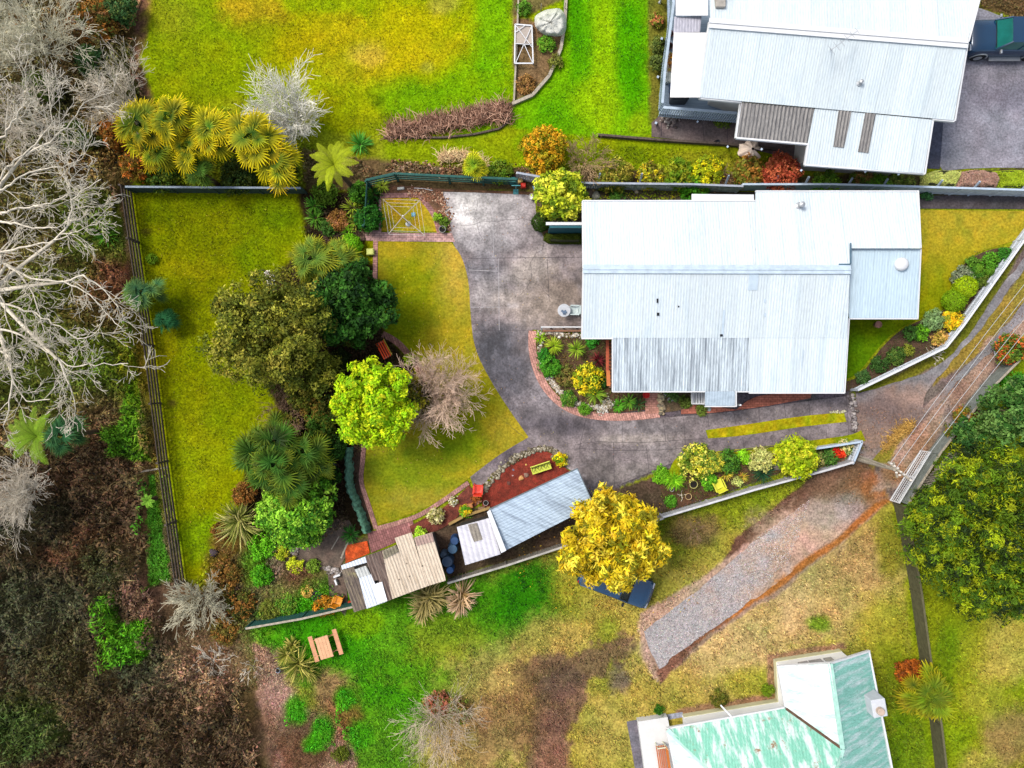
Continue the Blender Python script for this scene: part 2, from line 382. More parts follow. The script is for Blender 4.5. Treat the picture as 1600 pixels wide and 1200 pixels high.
blob(860, 1060, 46, 36, (118, 92, 78), 0.8, 0.9); blob(860, 1140, 34, 40, (128, 98, 80), 0.8, 0.9); blob(965, 1065, 20, 22, (128, 112, 104), 0.8, 0.8); blob(860, 1190, 30, 40, (160, 116, 92), 0.8)
blob(820, 1100, 30, 60, (140, 108, 70), 0.7, 0.9); blob(780, 1140, 40, 50, (176, 136, 90), 0.6, 0.9)
reg([(395, 1000), (440, 1020), (455, 1060), (470, 1100), (500, 1110), (560, 1140), (560, 1200), (560, 1300), (440, 1300), (420, 1180), (405, 1100)], (176, 142, 120), 10, 20, 0.95)
blob(440, 1080, 24, 50, (190, 156, 138), .7, .8); blob(420, 1150, 20, 40, (140, 108, 84), .8, .8); blob(470, 1180, 40, 30, (140, 84, 60), .7, .9); blob(520, 1080, 30, 36, (172, 132, 96), 0.9, 0.6); blob(540, 1120, 26, 40, (168, 100, 70), 0.7, 0.8); blob(325, 1040, 70, 50, (148, 118, 88), 0.85, 0.8); blob(480, 1160, 40, 50, (110, 84, 60), 0.8)
for q in ((465, 1110, 18, 22), (505, 1140, 18, 22), (540, 1090, 18, 18), (560, 1150, 20, 22), (490, 1160, 16, 14)): blob(*q, (74, 164, 20), 0.95, 0.5)
# red wet mud and brown drive at right
reg([(1390, 785), (1345, 700), (1290, 725), (1215, 800), (1150, 850), (1130, 885), (1100, 910), (1060, 950), (1010, 985), (1000, 1010), (1030, 1065), (1130, 980), (1215, 930), (1300, 860), (1375, 800)], (172, 144, 122), 4, 6)
reg([(1330, 735), (1290, 722), (1250, 760), (1200, 800), (1150, 840), (1125, 890), (1165, 870), (1235, 820), (1290, 760)], (118, 86, 68), 3, 5)
reg([(996, 985), (1000, 960), (1060, 925), (1110, 890), (1150, 862), (1230, 800), (1250, 812), (1170, 878), (1060, 965), (1012, 1020), (1028, 1060), (1020, 1062), (1000, 1020)], (212, 176, 156), 5, 7, .9)
reg([(1055, 1108), (1200, 1084), (1200, 1022), (1320, 1004), (1322, 1014), (1212, 1030), (1212, 1096), (1060, 1122)], (172, 132, 104), 3, 4, .9)
blob(1320, 755, 50, 30, (150, 118, 96), 0.8); blob(1362, 760, 36, 30, (178, 110, 66), 0.8, .9); blob(1330, 735, 26, 18, (140, 104, 84), .8, .8); blob(1300, 770, 30, 26, (136, 102, 80), 0.7, 0.8); blob(1240, 825, 70, 34, (198, 166, 142), 0.85, 0.8); blob(1290, 800, 34, 24, (166, 150, 140), .7); blob(1330, 790, 24, 20, (172, 160, 156), .7)
reg([(1395, 782), (1375, 797), (1300, 858), (1215, 920), (1135, 972), (1060, 1022), (1120, 970), (1200, 915), (1300, 845), (1370, 785)], (190, 116, 52), 3, 5, 0.85)
reg([(1140, 968), (1100, 995), (1032, 1066), (1025, 1050), (1050, 1020), (1120, 970)], (140, 96, 76), 3, 5, 0.85)
reg([(905, 605), (1330, 605), (1336, 690), (1180, 706), (1050, 735), (1046, 800), (1340, 696), (1030, 735), (960, 765), (880, 730), (860, 640)], (112, 104, 108), 2, 3)
reg([(700, 800), (770, 790), (930, 735), (960, 765), (1030, 742), (1046, 798), (884, 850), (700, 905), (660, 850)], (96, 80, 64), 2, 3)
# lane area at right
reg([(1340, 605), (1480, 548), (1600, 360), (2400, -800), (2400, 500), (1600, 520), (1480, 690), (1400, 790), (1390, 780), (1350, 700), (1335, 690), (1330, 640)], (134, 118, 112), 3, 4)
reg([(1600, 385), (1500, 555), (1400, 600), (1345, 620), (1340, 606), (1420, 575), (1482, 545), (1500, 520), (1600, 360)], (126, 128, 40), 3, 5)
reg([(1620, 410), (1600, 470), (1560, 530), (1500, 575), (1455, 605), (1470, 580), (1530, 515), (1560, 470), (1600, 420)], (164, 142, 62), 3, 6)
reg([(1620, 470), (1600, 520), (1540, 590), (1500, 640), (1450, 700), (1405, 760), (1360, 770), (1380, 720), (1430, 670), (1500, 600), (1540, 540), (1600, 490)], (186, 156, 136), 8, 12)
blob(1500, 620, 16, 40, (150, 122, 104), .7, .9); blob(1480, 660, 10, 30, (150, 144, 142), .6, .8); blob(1560, 560, 14, 30, (160, 134, 116), .6, .9)
blob(1440, 710, 22, 40, (182, 136, 104), 0.7); blob(1400, 740, 20, 16, (180, 124, 86), 0.7)
reg([(1418, 655), (1428, 662), (1405, 700), (1385, 722), (1362, 718), (1380, 690)], (190, 156, 84), 4, 8)
reg([(1378, 700), (1400, 700), (1392, 722), (1360, 730), (1352, 712)], (150, 146, 50), 4, 6, 0.8)
# far right lots
F3 = [(1600, 560), (2600, 560), (2600, 2400), (1470, 2400), (1465, 1200), (1440, 1060), (1416, 900), (1410, 800), (1460, 740), (1520, 650)]
reg(F3, (142, 158, 26), 3, 5)
for q in ((1560, 1020, 60, 50, (206, 184, 96)), (1500, 1000, 40, 60, (150, 164, 30)), (1490, 1150, 30, 60, (138, 162, 24)), (1580, 1150, 40, 50, (168, 132, 96)), (1540, 1090, 40, 30, (176, 172, 60)), (1590, 960, 40, 30, (190, 178, 80)), (1480, 1020, 16, 60, (110, 140, 20)), (1530, 1200, 30, 30, (180, 170, 80))):
    blob(*q[:4], q[4], 0.75)
# NE yard dirt bank
reg([(1500, -160), (1900, -160), (1900, 60), (1620, 50), (1590, 34), (1560, 22), (1530, 10), (1515, -10)], (118, 96, 62), 4, 8)

def field(X, Y):
    wx = fbm(X / 28, Y / 28, 3, 5); wy = fbm(X / 28, Y / 28, 9, 5); wf = fbm(X / 6, Y / 6, 21, 3)
    C = np.zeros(X.shape + (3,)); C[:] = (148, 160, 30)
    for t, g, c, soft, amp, a in LAYERS:
        if t == 'p':
            xs = [p[0] for p in g]; ys = [p[1] for p in g]; mg = soft + amp * 2 + 5
            m = (X > min(xs) - mg) & (X < max(xs) + mg) & (Y > min(ys) - mg) & (Y < max(ys) + mg)
            if not m.any(): continue
            d = sdist(X[m] + wx[m] * amp * 1.6, Y[m] + wy[m] * amp * 1.6, g) + wf[m] * amp * 0.6
            w = np.clip(d / soft + 0.5, 0, 1)
        else:
            x0, y0, rx, ry = g
            m = (abs(X - x0) < rx * 2.2) & (abs(Y - y0) < ry * 2.2)
            if not m.any(): continue
            q = np.hypot((X[m] - x0) / rx, (Y[m] - y0) / ry) + wx[m] * amp * 1.6 + wf[m] * amp * 0.9
            w = np.clip((1.45 - q) / 0.9, 0, 1)
        w = w * w * (3 - 2 * w) * a
        C[m] = C[m] * (1 - w[:, None]) + np.array(c) * w[:, None]
    n1 = fbm(X / 34, Y / 34, 40, 5); n2 = fbm(X / 8, Y / 8, 60, 3)
    n3 = fbm(X / 2.6, Y / 2.6, 80, 2)
    C[..., 0] *= 1 + 0.30 * n1 + 0.26 * n2 + 0.2 * n3
    C[..., 1] *= 1 + 0.10 * n1 + 0.24 * n2 + 0.2 * n3
    C[..., 2] *= 1 + 0.25 * n1 + 0.3 * n2 + 0.2 * n3
    return np.clip(C, 3, 250)

def px_of(x, y): return 800 + x * S, 600 - y * S
def smooth_poly(poly):
    """round the gentle bends of an outline, keep its real corners"""
    for _ in range(2):
        out = []; n = len(poly)
        for i in range(n):
            a, b, c = poly[i - 1], poly[i], poly[(i + 1) % n]; u = (b[0] - a[0], b[1] - a[1]); v = (c[0] - b[0], c[1] - b[1])
            lu, lv = math.hypot(*u), math.hypot(*v)
            if lu < 1e-6 or lv < 1e-6: continue
            ang = abs(math.atan2(u[0] * v[1] - u[1] * v[0], u[0] * v[0] + u[1] * v[1]))
            if R(3) < ang < R(42): out += [(b[0] - u[0] * .25, b[1] - u[1] * .25), (b[0] + v[0] * .25, b[1] + v[1] * .25)]
            else: out.append(b)
        poly = out
    return poly
def sheet(name, poly, z, colfn, mt, sp=0.22, thick=0.0, kind='structure', rough=0.0):
    """flat painted sheet inside a photo-pixel polygon"""
    W = [P(x, y) for x, y in smooth_poly(poly)]
    # subdivide the outline
    B = []
    for i in range(len(W)):
        a, b = W[i], W[(i + 1) % len(W)]; n = max(1, int((b - a).length / (sp * 1.5)))
        B += [a.lerp(b, k / n) for k in range(n)]
    bx = np.array([(p.x, p.y) for p in B])
    if rough: bx = bx + np.stack([fbm(bx[:, 0] * 1.6, bx[:, 1] * 1.6, 71, 4), fbm(bx[:, 0] * 1.6, bx[:, 1] * 1.6, 72, 4)], 1) * rough * 2
    x0, y0 = bx.min(0); x1, y1 = bx.max(0)
    gx, gy = np.meshgrid(np.arange(x0, x1, sp), np.arange(y0, y1, sp))
    gx = gx.ravel() + (nrs.rand(gx.size) - 0.5) * sp * 0.5; gy = gy.ravel() + (nrs.rand(gy.size) - 0.5) * sp * 0.5
    d = sdist(gx, gy, [tuple(q) for q in bx]); k = d > sp * 0.45
    pts = [Vector(q) for q in bx] + [Vector((a, b)) for a, b in zip(gx[k], gy[k])]
    n = len(bx)
    r = delaunay_2d_cdt(pts, [(i, (i + 1) % n) for i in range(n)], [], 1, 1e-5)
    V = np.array([(p.x, p.y, z) for p in r[0]]); F = np.array([f for f in r[2] if len(f) == 3])
    if thick:
        nb = n; base = len(V)
        lower = np.array([(q[0], q[1], z - thick) for q in bx])
        # side skirt, found by nearest outline vertices (order kept by the triangulation)
        up = np.array([(q[0], q[1], z) for q in bx])
        V = np.vstack([V, up, lower]); F = F.tolist()
        for i in range(nb):
            j = (i + 1) % nb
            F += [(base + i, base + j, base + nb + j), (base + i, base + nb + j, base + nb + i)]
        F = np.array(F)
    X = 800 + V[:, 0] * S; Y = 600 - V[:, 1] * S
    C = linN(colfn(X, Y))
    o = mesh_np(name, V, F, mt, C)
    return tag(o, kind=kind) if kind else o
def flatcol(c, amp=0.25, sc=20, tint=0.06):
    def f(X, Y):
        n = fbm(X / sc, Y / sc, int(c[0]), 5); m = fbm(X / sc + 50, Y / sc, int(c[1]), 3)
        C = np.zeros(X.shape + (3,)); C[:] = c
        C *= (1 + amp * 2 * n)[:, None]; C[:, 0] *= 1 + tint * 2 * m
        return C
    return f

# ------------------------------------------------------------------ ground sheet to the horizon
def build_ground():
    inner_x = np.arange(-33, 33.01, 0.16); inner_y = np.arange(-25, 25.01, 0.16)
    ox = np.concatenate([np.arange(34, 80, 1.0), [95, 120, 160, 320, 700, 1500.]]); 
    xs = np.concatenate([-ox[::-1], inner_x, ox]); ys = np.concatenate([-ox[::-1], inner_y, ox])
    gx, gy = np.meshgrid(xs, ys); V = np.stack([gx.ravel(), gy.ravel(), np.zeros(gx.size)], 1)
    nx = len(xs); i = np.arange(len(ys) - 1)[:, None] * nx + np.arange(nx - 1)[None, :]; i = i.ravel()
    F = np.stack([i, i + 1, i + 1 + nx, i + nx], 1)
    X, Y = 800 + V[:, 0] * S, 600 - V[:, 1] * S
    C = linN(field(X, Y))
    V[:, 2] = 0.02 * fbm(V[:, 0] / 1.5, V[:, 1] / 1.5, 5, 3) - 0.012
    tag(mesh_np('ground', V, F, M_GROUND, C), kind='structure')
build_ground()

# lawns (cut edges)
L_CENTRE = [(590, 377), (705, 379), (722, 400), (733, 440), (735, 490), (741, 545), (765, 592), (792, 635), (826, 683), (780, 710), (735, 745), (690, 782), (640, 803), (583, 824), (570, 790), (567, 760), (572, 700), (580, 660), (640, 610), (650, 585), (635, 555), (603, 528), (592, 480)]
L_EAST = [(1437, 328), (1620, 330), (1620, 366), (1590, 375), (1530, 392), (1498, 415), (1484, 445), (1482, 475), (1440, 497), (1400, 515), (1370, 545), (1340, 585), (1322, 592), (1322, 500), (1434, 500)]
L_LINE = [(596, 310), (655, 309), (672, 326), (680, 345), (683, 362), (594, 361)]
def c_centre(X, Y):
    C = np.zeros(X.shape + (3,)); C[:] = (186, 168, 44)
    for x, y, rx, ry, c, a in ((700, 420, 60, 60, (206, 180, 74), .8), (640, 460, 50, 90, (146, 156, 18), .9), (620, 520, 40, 50, (132, 150, 20), .8), (700, 540, 40, 50, (178, 166, 40), .6), (740, 640, 50, 50, (150, 160, 24), .7), (640, 740, 70, 60, (134, 160, 30), .85),
                              (700, 720, 50, 40, (162, 168, 34), .7), (790, 670, 40, 30, (190, 172, 50), .9), (600, 790, 40, 30, (160, 160, 34), .8), (660, 780, 60, 20, (180, 168, 60), .7), (720, 690, 40, 30, (120, 150, 20), .7), (620, 390, 40, 16, (196, 172, 44), .7)):
        q = np.hypot((X - x) / rx, (Y - y) / ry) + fbm(X / 20, Y / 20, 5) * 0.9
        w = np.clip((1.4 - q) / 0.9, 0, 1) * a; C = C * (1 - w[:, None]) + np.array(c) * w[:, None]
    n = fbm(X / 12, Y / 12, 8, 4); C[:, 0] *= 1 + .35 * n; C[:, 1] *= 1 + .15 * n
    return C
def c_east(X, Y):
    t = np.clip((Y - 350 + 60 * fbm(X / 30, Y / 30, 2)) / 120, 0, 1)[:, None]
    C = np.array((196, 176, 52)) * (1 - t) + np.array((150, 158, 18)) * t
    t2 = np.clip((Y - 480) / 60, 0, 1)[:, None]; C = C * (1 - t2) + np.array((96, 138, 14)) * t2
    n = fbm(X / 14, Y / 14, 8, 4); C[:, 0] *= 1 + .4 * n; C[:, 1] *= 1 + .15 * n
    return C
sheet('lawn', L_CENTRE, 0.02, c_centre, M_LAWN)
sheet('lawn', L_EAST, 0.02, c_east, M_LAWN)
sheet('lawn', L_LINE, 0.022, flatcol((204, 180, 46), 0.18, 12, 0.2), M_LAWN)

# driveway
DRV = [(690, 300), (800, 302), (836, 306), (838, 345), (850, 372), (912, 378), (916, 520), (832, 515), (832, 560), (842, 600), (868, 634), (905, 651), (955, 656), (1080, 650), (1170, 640), (1250, 628), (1330, 618), (1336, 640), (1334, 684), (1240, 692), (1160, 704), (1090, 716), (1050, 722), (1010, 740), (960, 760), (925, 775),
       (905, 742), (880, 728), (872, 708), (850, 700), (825, 703), (790, 722), (758, 752), (745, 775), (735, 745), (780, 710), (826, 683), (792, 635), (765, 592), (741, 545), (735, 490), (733, 440), (722, 400), (705, 379)]
def c_drive(X, Y):
    C = np.zeros(X.shape + (3,)); C[:] = (122, 112, 118)
    for x, y, rx, ry, c, a in ((745, 325, 60, 44, (196, 192, 198), .95), (800, 330, 40, 40, (166, 160, 168), .8), (760, 380, 50, 20, (138, 134, 142), .8), (850, 360, 30, 30, (120, 112, 118), .8), (760, 425, 40, 25, (104, 102, 112), .8), (830, 425, 40, 30, (156, 146, 144), .8),
                              (770, 460, 40, 26, (136, 130, 134), .8), (870, 470, 40, 40, (112, 98, 92), .8), (830, 480, 50, 30, (160, 146, 140), .6), (775, 545, 36, 40, (72, 72, 82), .95), (800, 590, 30, 40, (84, 82, 92), .9), (840, 640, 40, 30, (104, 98, 106), .8),
                              (880, 665, 60, 14, (84, 78, 88), .8), (1000, 686, 60, 9, (148, 138, 138), .9), (1000, 668, 60, 10, (112, 106, 112), .8), (1050, 705, 70, 12, (124, 116, 120), .8), (940, 735, 26, 26, (92, 86, 88), .8), (990, 735, 40, 14, (128, 120, 122), .7), (1200, 650, 120, 10, (112, 104, 110), .8),
                              (1200, 692, 120, 9, (108, 98, 106), .9), (800, 715, 40, 20, (96, 86, 96), .9), (860, 600, 40, 24, (110, 104, 112), .6), (890, 520, 24, 10, (120, 104, 94), .7)):
        q = np.hypot((X - x) / rx, (Y - y) / ry) + fbm(X / 16, Y / 16, 5) * 1.1
        w = np.clip((1.45 - q) / 0.9, 0, 1) * a; C = C * (1 - w[:, None]) + np.array(c) * w[:, None]
    n = fbm(X / 9, Y / 9, 8, 4); n2 = fbm(X / 45, Y / 45, 77, 4); sc = np.clip((fbm(X / 5, Y / 14, 18, 4) - .14) * 6, 0, 1) * (.4 + np.clip(n2 * 3, 0, 1))
    C = C * np.array([1.05, 1.05, 1.0]) * (1.03 + .66 * n + .32 * n2)[:, None]; return C * (1 - .5 * sc[:, None]) + np.array((206, 200, 204)) * .5 * sc[:, None]
sheet('driveway', DRV, 0.03, c_drive, M_CONC, 0.15)
M_JOINT = mat('joint_mat', (74, 68, 72), 0.95, var=0.3, scale=6)
M_JOINTP = mat('pale_joint_mat', (178, 174, 176), 0.95, var=0.3, scale=6)
def strip_lines(name, lines, w, z, m):
    b = MB()
    for ln in lines:
        for (x0, y0), (x1, y1) in zip(ln, ln[1:]):
            a, c = P(x0, y0), P(x1, y1); d = (c - a).normalized(); n = Vector((-d.y, d.x, 0)) * w / 2
            k = len(b.v); b.v += [(*(a - n).xy, z), (*(c - n).xy, z), (*(c + n).xy, z), (*(a + n).xy, z)]; b.f.append((k, k + 1, k + 2, k + 3))
    return tag(b.build(name, m), kind='structure')
strip_lines('driveway_joints', [[(731, 404), (910, 402)], [(740, 516), (832, 516)], [(915, 655), (905, 702)], [(972, 658), (972, 690)], [(1036, 654), (1040, 690)], [(1068, 652), (1072, 718)], [(1105, 648), (1108, 670)], [(1146, 644), (1150, 664)], [(1185, 640), (1187, 660)], [(1225, 632), (1228, 655)], [(1263, 626), (1266, 652)], [(1100, 690), (1102, 714)], [(1160, 683), (1163, 702)], [(1205, 680), (1208, 698)], [(1245, 674), (1248, 692)], [(1290, 668), (1292, 688)],
    [(900, 700), (960, 704), (1030, 703), (1075, 700)], [(930, 690), (1000, 692), (1100, 685)], [(855, 405), (858, 470)], [(958, 690), (960, 760)], [(1010, 700), (1014, 738)], [(1322, 618), (1326, 686)]], 0.022, 0.036, M_JOINT)
strip_lines('driveway_joints', [[(770, 303), (771, 402)], [(779, 404), (780, 516)], [(733, 422), (780, 424)], [(735, 480), (782, 480)]], 0.03, 0.0362, M_JOINTP)
def crack(x, y, dx, dy, n, seed):
    rs = np.random.RandomState(seed); out = [(x, y)]
    for _ in range(n): out.append((out[-1][0] + dx + 3 * rs.normal(), out[-1][1] + dy + 3 * rs.normal()))
    return out
strip_lines('driveway_cracks', [crack(720, 352, 9, 2, 12, 1), crack(745, 310, 3, 9, 8, 2), crack(800, 430, 8, 5, 9, 3), crack(765, 500, 4, 9, 12, 4), crack(820, 600, 6, 7, 8, 5), crack(880, 690, 9, 1, 10, 6), crack(970, 715, 8, 3, 7, 7), crack(850, 380, -3, 8, 8, 8), crack(790, 660, 7, 5, 7, 9)], 0.014, 0.0365, M_JOINT)
# grass median + grass slivers on the drive
MED = [(1102, 672), (1160, 664), (1250, 650), (1318, 644), (1322, 659), (1250, 667), (1160, 681), (1106, 685)]
sheet('grass_median', MED, 0.055, flatcol((188, 182, 30), 0.2, 10, 0.2), M_LAWN, thick=0.03)
SL = [(1050, 722), (1060, 712), (1110, 706), (1180, 699), (1250, 690), (1330, 680), (1345, 672), (1352, 688), (1340, 692), (1260, 702), (1180, 712), (1110, 724), (1070, 738), (1040, 752)]
sheet('grass_verge', SL, 0.045, flatcol((164, 170, 24), 0.2, 10, 0.2), M_LAWN)
# lane and roads
def c_lane(X, Y):
    C = flatcol((136, 132, 134), 0.24, 18, 0.05)(X, Y)
    m = np.clip(1.5 - np.hypot((X - 1400) / 70, (Y - 665) / 55) + 2.4 * fbm(X / 16, Y / 16, 54), 0, 1)[:, None] * (Y > 600)[:, None]; C = C * (1 - m * .7) + np.array((150, 116, 94)) * m * .7
    q = np.hypot((X - 1385) / 60, (Y - 640) / 34) + fbm(X / 14, Y / 14, 4) * 1.2
    w = np.clip(1.4 - q, 0, 1)[:, None]; C = C * (1 - w * .7) + np.array((112, 94, 92)) * w * .7
    q = np.hypot((X - 1440) / 50, (Y - 620) / 20) + fbm(X / 10, Y / 10, 14) * 1.4
    w = np.clip(1.2 - q, 0, 1)[:, None]; return C * (1 - w * .8) + np.array((170, 140, 126)) * w * .8
sheet('lane', [(1700, 260), (1640, 345), (1600, 405), (1560, 452), (1530, 500), (1500, 540), (1470, 570), (1425, 590), (1380, 604), (1338, 614), (1336, 640), (1440, 640), (1448, 612), (1462, 592), (1480, 573), (1520, 528), (1560, 478), (1600, 420), (1640, 368), (1700, 290)], 0.02, c_lane, M_CONC, 0.2, rough=.14)
sheet('lane', [(1700, 345), (1600, 472), (1560, 520), (1500, 580), (1474, 608), (1448, 634), (1440, 640), (1336, 640), (1336, 690), (1350, 722), (1362, 722), (1388, 690), (1416, 654), (1432, 662), (1460, 640), (1500, 592), (1560, 538), (1600, 495), (1700, 370)], 0.022, c_lane, M_CONC, 0.2, rough=.2)
def c_yard(X, Y):
    C = flatcol((140, 138, 148), 0.2, 30, 0.04)(X, Y)
    q = np.hypot((X - 1570) / 60, (Y - 150) / 30) + fbm(X / 14, Y / 14, 4) * 1.4
    w = np.clip(1.2 - q, 0, 1)[:, None]; return C * (1 - w * .5) + np.array((110, 104, 118)) * w * .5
sheet('asphalt_yard', [(1450, 60), (1500, 8), (1530, 12), (1560, 24), (1590, 36), (1700, 60), (1700, 264), (1560, 262), (1500, 264), (1474, 268), (1462, 250)], 0.02, c_yard, M_CONC, 0.2)
sheet('side_path', [(1395, 180), (1474, 186), (1468, 264), (1395, 262)], 0.03, flatcol((74, 76, 92), 0.15, 20), M_CONC, 0.3)
sheet('side_path', [(1436, 306), (1620, 304), (1620, 327), (1437, 326)], 0.03, flatcol((78, 72, 74), 0.25, 14), M_CONC, 0.2)
sheet('patio', [(1018, 192), (1040, 172), (1160, 180), (1260, 240), (1260, 254), (1148, 227), (1018, 214)], 0.03, flatcol((112, 98, 96), 0.15, 20), M_CONC, 0.2)
strip_lines('patio_joints', [[(1033, 190), (1034, 213)], [(1098, 196), (1100, 222)], [(1136, 196), (1137, 224)]], 0.03, 0.035, M_JOINT)
def c_grav(X, Y):
    C = flatcol((172, 166, 166), 0.12, 4, 0.03)(X, Y)
    w = np.clip(0.25 + 2.6 * fbm(X / 30, Y / 30, 31) + (X - 1150) / 140, 0, 1)[:, None]
    C = C * (1 - w * .8) + np.array((194, 162, 142)) * w * .8 * (1 + .5 * fbm(X / 5, Y / 5, 3, 3))[:, None]
    fd = np.clip((X - 1170) / 80 + 2.2 * fbm(X / 22, Y / 22, 44), 0, 1)[:, None]; return C * (1 - fd) + field(X, Y) * fd
GRAV = [(1004, 985), (1056, 948), (1106, 908), (1150, 872), (1180, 845), (1230, 806), (1270, 776), (1320, 790), (1330, 815), (1290, 850), (1215, 910), (1135, 966), (1060, 1020), (1030, 1044), (1016, 1016)]
M_GRAV = attr_mat('gravel_mat', fine=8.0, amp=0.7, bump=0.9, bdist=0.04, fine2=3.0, amp2=0.2, rough=0.9)
sheet('gravel_drive', GRAV, 0.02, c_grav, M_GRAV, 0.15, rough=.16)
# ------------------------------------------------------------------ brick paths, edgings and planting beds
def c_brick(base):
    def f(X, Y):
        n = fbm(X / 3, Y / 3, 5, 2); m = fbm(X / 20, Y / 20, 15, 3)
        C = np.zeros(X.shape + (3,)); C[:] = base
        return C * (1 + .5 * n + .3 * m)[:, None]
    return f
def brick_mat(name, rot=0.0):
    m, N, L, b = nodes(name)
    at = N.new('ShaderNodeAttribute'); at.attribute_name = 'Col'
    tc = N.new('ShaderNodeTexCoord'); mp = N.new('ShaderNodeMapping'); mp.inputs['Rotation'].default_value = (0, 0, rot)
    L.new(tc.outputs['Object'], mp.inputs[0])
    br = N.new('ShaderNodeTexBrick'); br.inputs['Scale'].default_value = 1.0
    br.inputs['Brick Width'].default_value = 0.26; br.inputs['Row Height'].default_value = 0.13; br.inputs['Mortar Size'].default_value = 0.014
    br.inputs['Color1'].default_value = (1.15, 1.1, 1.1, 1); br.inputs['Color2'].default_value = (0.8, 0.76, 0.76, 1); br.inputs['Mortar'].default_value = (0.5, 0.48, 0.46, 1)
    L.new(mp.outputs[0], br.inputs['Vector'])
    mx = N.new('ShaderNodeMix'); mx.data_type = 'RGBA'; mx.blend_type = 'MULTIPLY'; mx.inputs[0].default_value = 1
    L.new(at.outputs['Color'], mx.inputs[6]); L.new(br.outputs['Color'], mx.inputs[7]); L.new(mx.outputs[2], b.inputs['Base Color'])
    b.inputs['Roughness'].default_value = 0.85; b.inputs['Specular IOR Level'].default_value = 0.15
    return m
M_BRICK = brick_mat('brick_paving_mat'); M_BRICK2 = brick_mat('turned_brick_paving_mat', R(70))
def band(line, w):
    """polygon around a photo-pixel polyline, w = width in photo pixels"""
    l, r = [], []
    for i, p in enumerate(line):
        a = line[max(i - 1, 0)]; b = line[min(i + 1, len(line) - 1)]
        dx, dy = b[0] - a[0], b[1] - a[1]; n = math.hypot(dx, dy) or 1
        nx, ny = -dy / n * w / 2, dx / n * w / 2
        l.append((p[0] + nx, p[1] + ny)); r.append((p[0] - nx, p[1] - ny))
    return l + r[::-1]
PINK = (196, 160, 154)
sheet('brick_path', [(570, 360), (592, 360), (592, 312), (596, 308), (596, 363), (640, 364), (706, 364), (711, 378), (590, 377), (572, 376)], 0.04, c_brick(PINK), M_BRICK, 0.12)
sheet('brick_edging', band([(594, 306), (654, 305), (666, 318), (680, 338), (687, 364)], 8), 0.052, c_brick((178, 134, 128)), M_BRICK, 0.12, thick=0.03)
sheet('brick_edging', band([(587, 377), (586, 450)], 7), 0.06, c_brick((186, 142, 132)), M_BRICK, 0.12, thick=0.05)
sheet('brick_edging', band([(598, 522), (618, 532), (636, 550), (652, 572), (664, 596)], 10), 0.06, c_brick((158, 116, 104)), M_BRICK2, 0.12, thick=0.05)
sheet('brick_edging', band([(569, 686), (567, 720), (563, 752), (573, 780), (588, 826)], 7), 0.06, c_brick((184, 140, 130)), M_BRICK2, 0.12, thick=0.05)
sheet('brick_edging', band([(588, 826), (618, 818), (655, 806), (690, 784), (732, 754)], 7), 0.062, c_brick((188, 144, 134)), M_BRICK2, 0.12, thick=0.05)
sheet('brick_path', [(574, 832), (620, 820), (644, 812), (650, 830), (617, 848), (580, 864)], 0.04, c_brick((168, 118, 116)), M_BRICK2, 0.12)
sheet('path', [(520, 352), (570, 362), (570, 376), (510, 378), (500, 362)], 0.03, flatcol((110, 84, 70), 0.25, 8), M_CONC, 0.15)
sheet('path', [(445, 865), (480, 852), (520, 812), (545, 812), (560, 836), (545, 862), (532, 884), (545, 930), (540, 962), (516, 940), (512, 890), (470, 888), (448, 880)], 0.03, flatcol((104, 88, 76), 0.3, 12), M_CONC, 0.2)
# curved brick surround of the front bed
ARC = [(832, 517), (831, 540), (835, 566), (845, 594), (862, 618), (886, 638), (920, 649), (960, 652), (1000, 650), (1030, 646)]
sheet('brick_edging', band(ARC, 12), 0.075, c_brick((206, 156, 142)), M_BRICK2, 0.12, thick=0.06)
sheet('brick_path', [(1008, 614), (1028, 614), (1030, 645), (1008, 647)], 0.078, c_brick((204, 150, 132)), M_BRICK, 0.12, thick=0.06)
sheet('brick_path', [(1064, 642), (1064, 632), (1104, 632), (1150, 640), (1180, 616), (1268, 613), (1266, 622), (1200, 634), (1120, 645), (1064, 647)], 0.05, c_brick((186, 116, 96)), M_BRICK, 0.12, thick=0.03)
SOILF = lambda c, s=0.4: flatcol(c, s, 6, 0.12)
M_BED = attr_mat('bed_soil_mat', fine=14.0, amp=0.55, bump=1.0, bdist=0.05, fine2=3.0, amp2=0.3, rough=0.95)
BED1 = [(838, 522), (912, 522), (912, 530), (948, 530), (956, 612), (1007, 614), (1007, 640), (960, 646), (920, 643), (889, 632), (867, 613), (851, 590), (841, 564)]
sheet('garden_bed', BED1, 0.06, SOILF((104, 78, 58)), M_BED, 0.15)
sheet('garden_bed', [(1029, 614), (1082, 614), (1082, 634), (1060, 642), (1031, 645)], 0.06, SOILF((104, 88, 66)), M_BED, 0.15)
BED2 = [(1030, 760), (1060, 742), (1110, 727), (1180, 715), (1260, 702), (1340, 692), (1336, 696), (1200, 745), (1130, 770), (1046, 798)]
sheet('garden_bed', BED2, 0.05, SOILF((100, 72, 52)), M_BED, 0.15)
BED3 = [(760, 790), (790, 770), (745, 786), (762, 756), (785, 728), (820, 708), (850, 703), (872, 712), (884, 735), (900, 742), (762, 806)]
BED3 = [(754, 795), (752, 772), (770, 748), (795, 724), (822, 707), (850, 703), (870, 712), (882, 732), (896, 738), (766, 800)]
sheet('bark_chip_bed', BED3, 0.05, SOILF((140, 58, 44), 0.3), M_BED, 0.12)
sheet('bark_chip_bed', [(640, 822), (700, 790), (733, 758), (746, 772), (745, 790), (720, 800), (712, 812), (680, 832), (645, 836)], 0.05, SOILF((124, 66, 54), 0.35), M_BED, 0.12)
sheet('bark_chip_bed', [(540, 852), (574, 845), (578, 864), (540, 880)], 0.045, SOILF((214, 92, 42), 0.4), M_BED, 0.12)
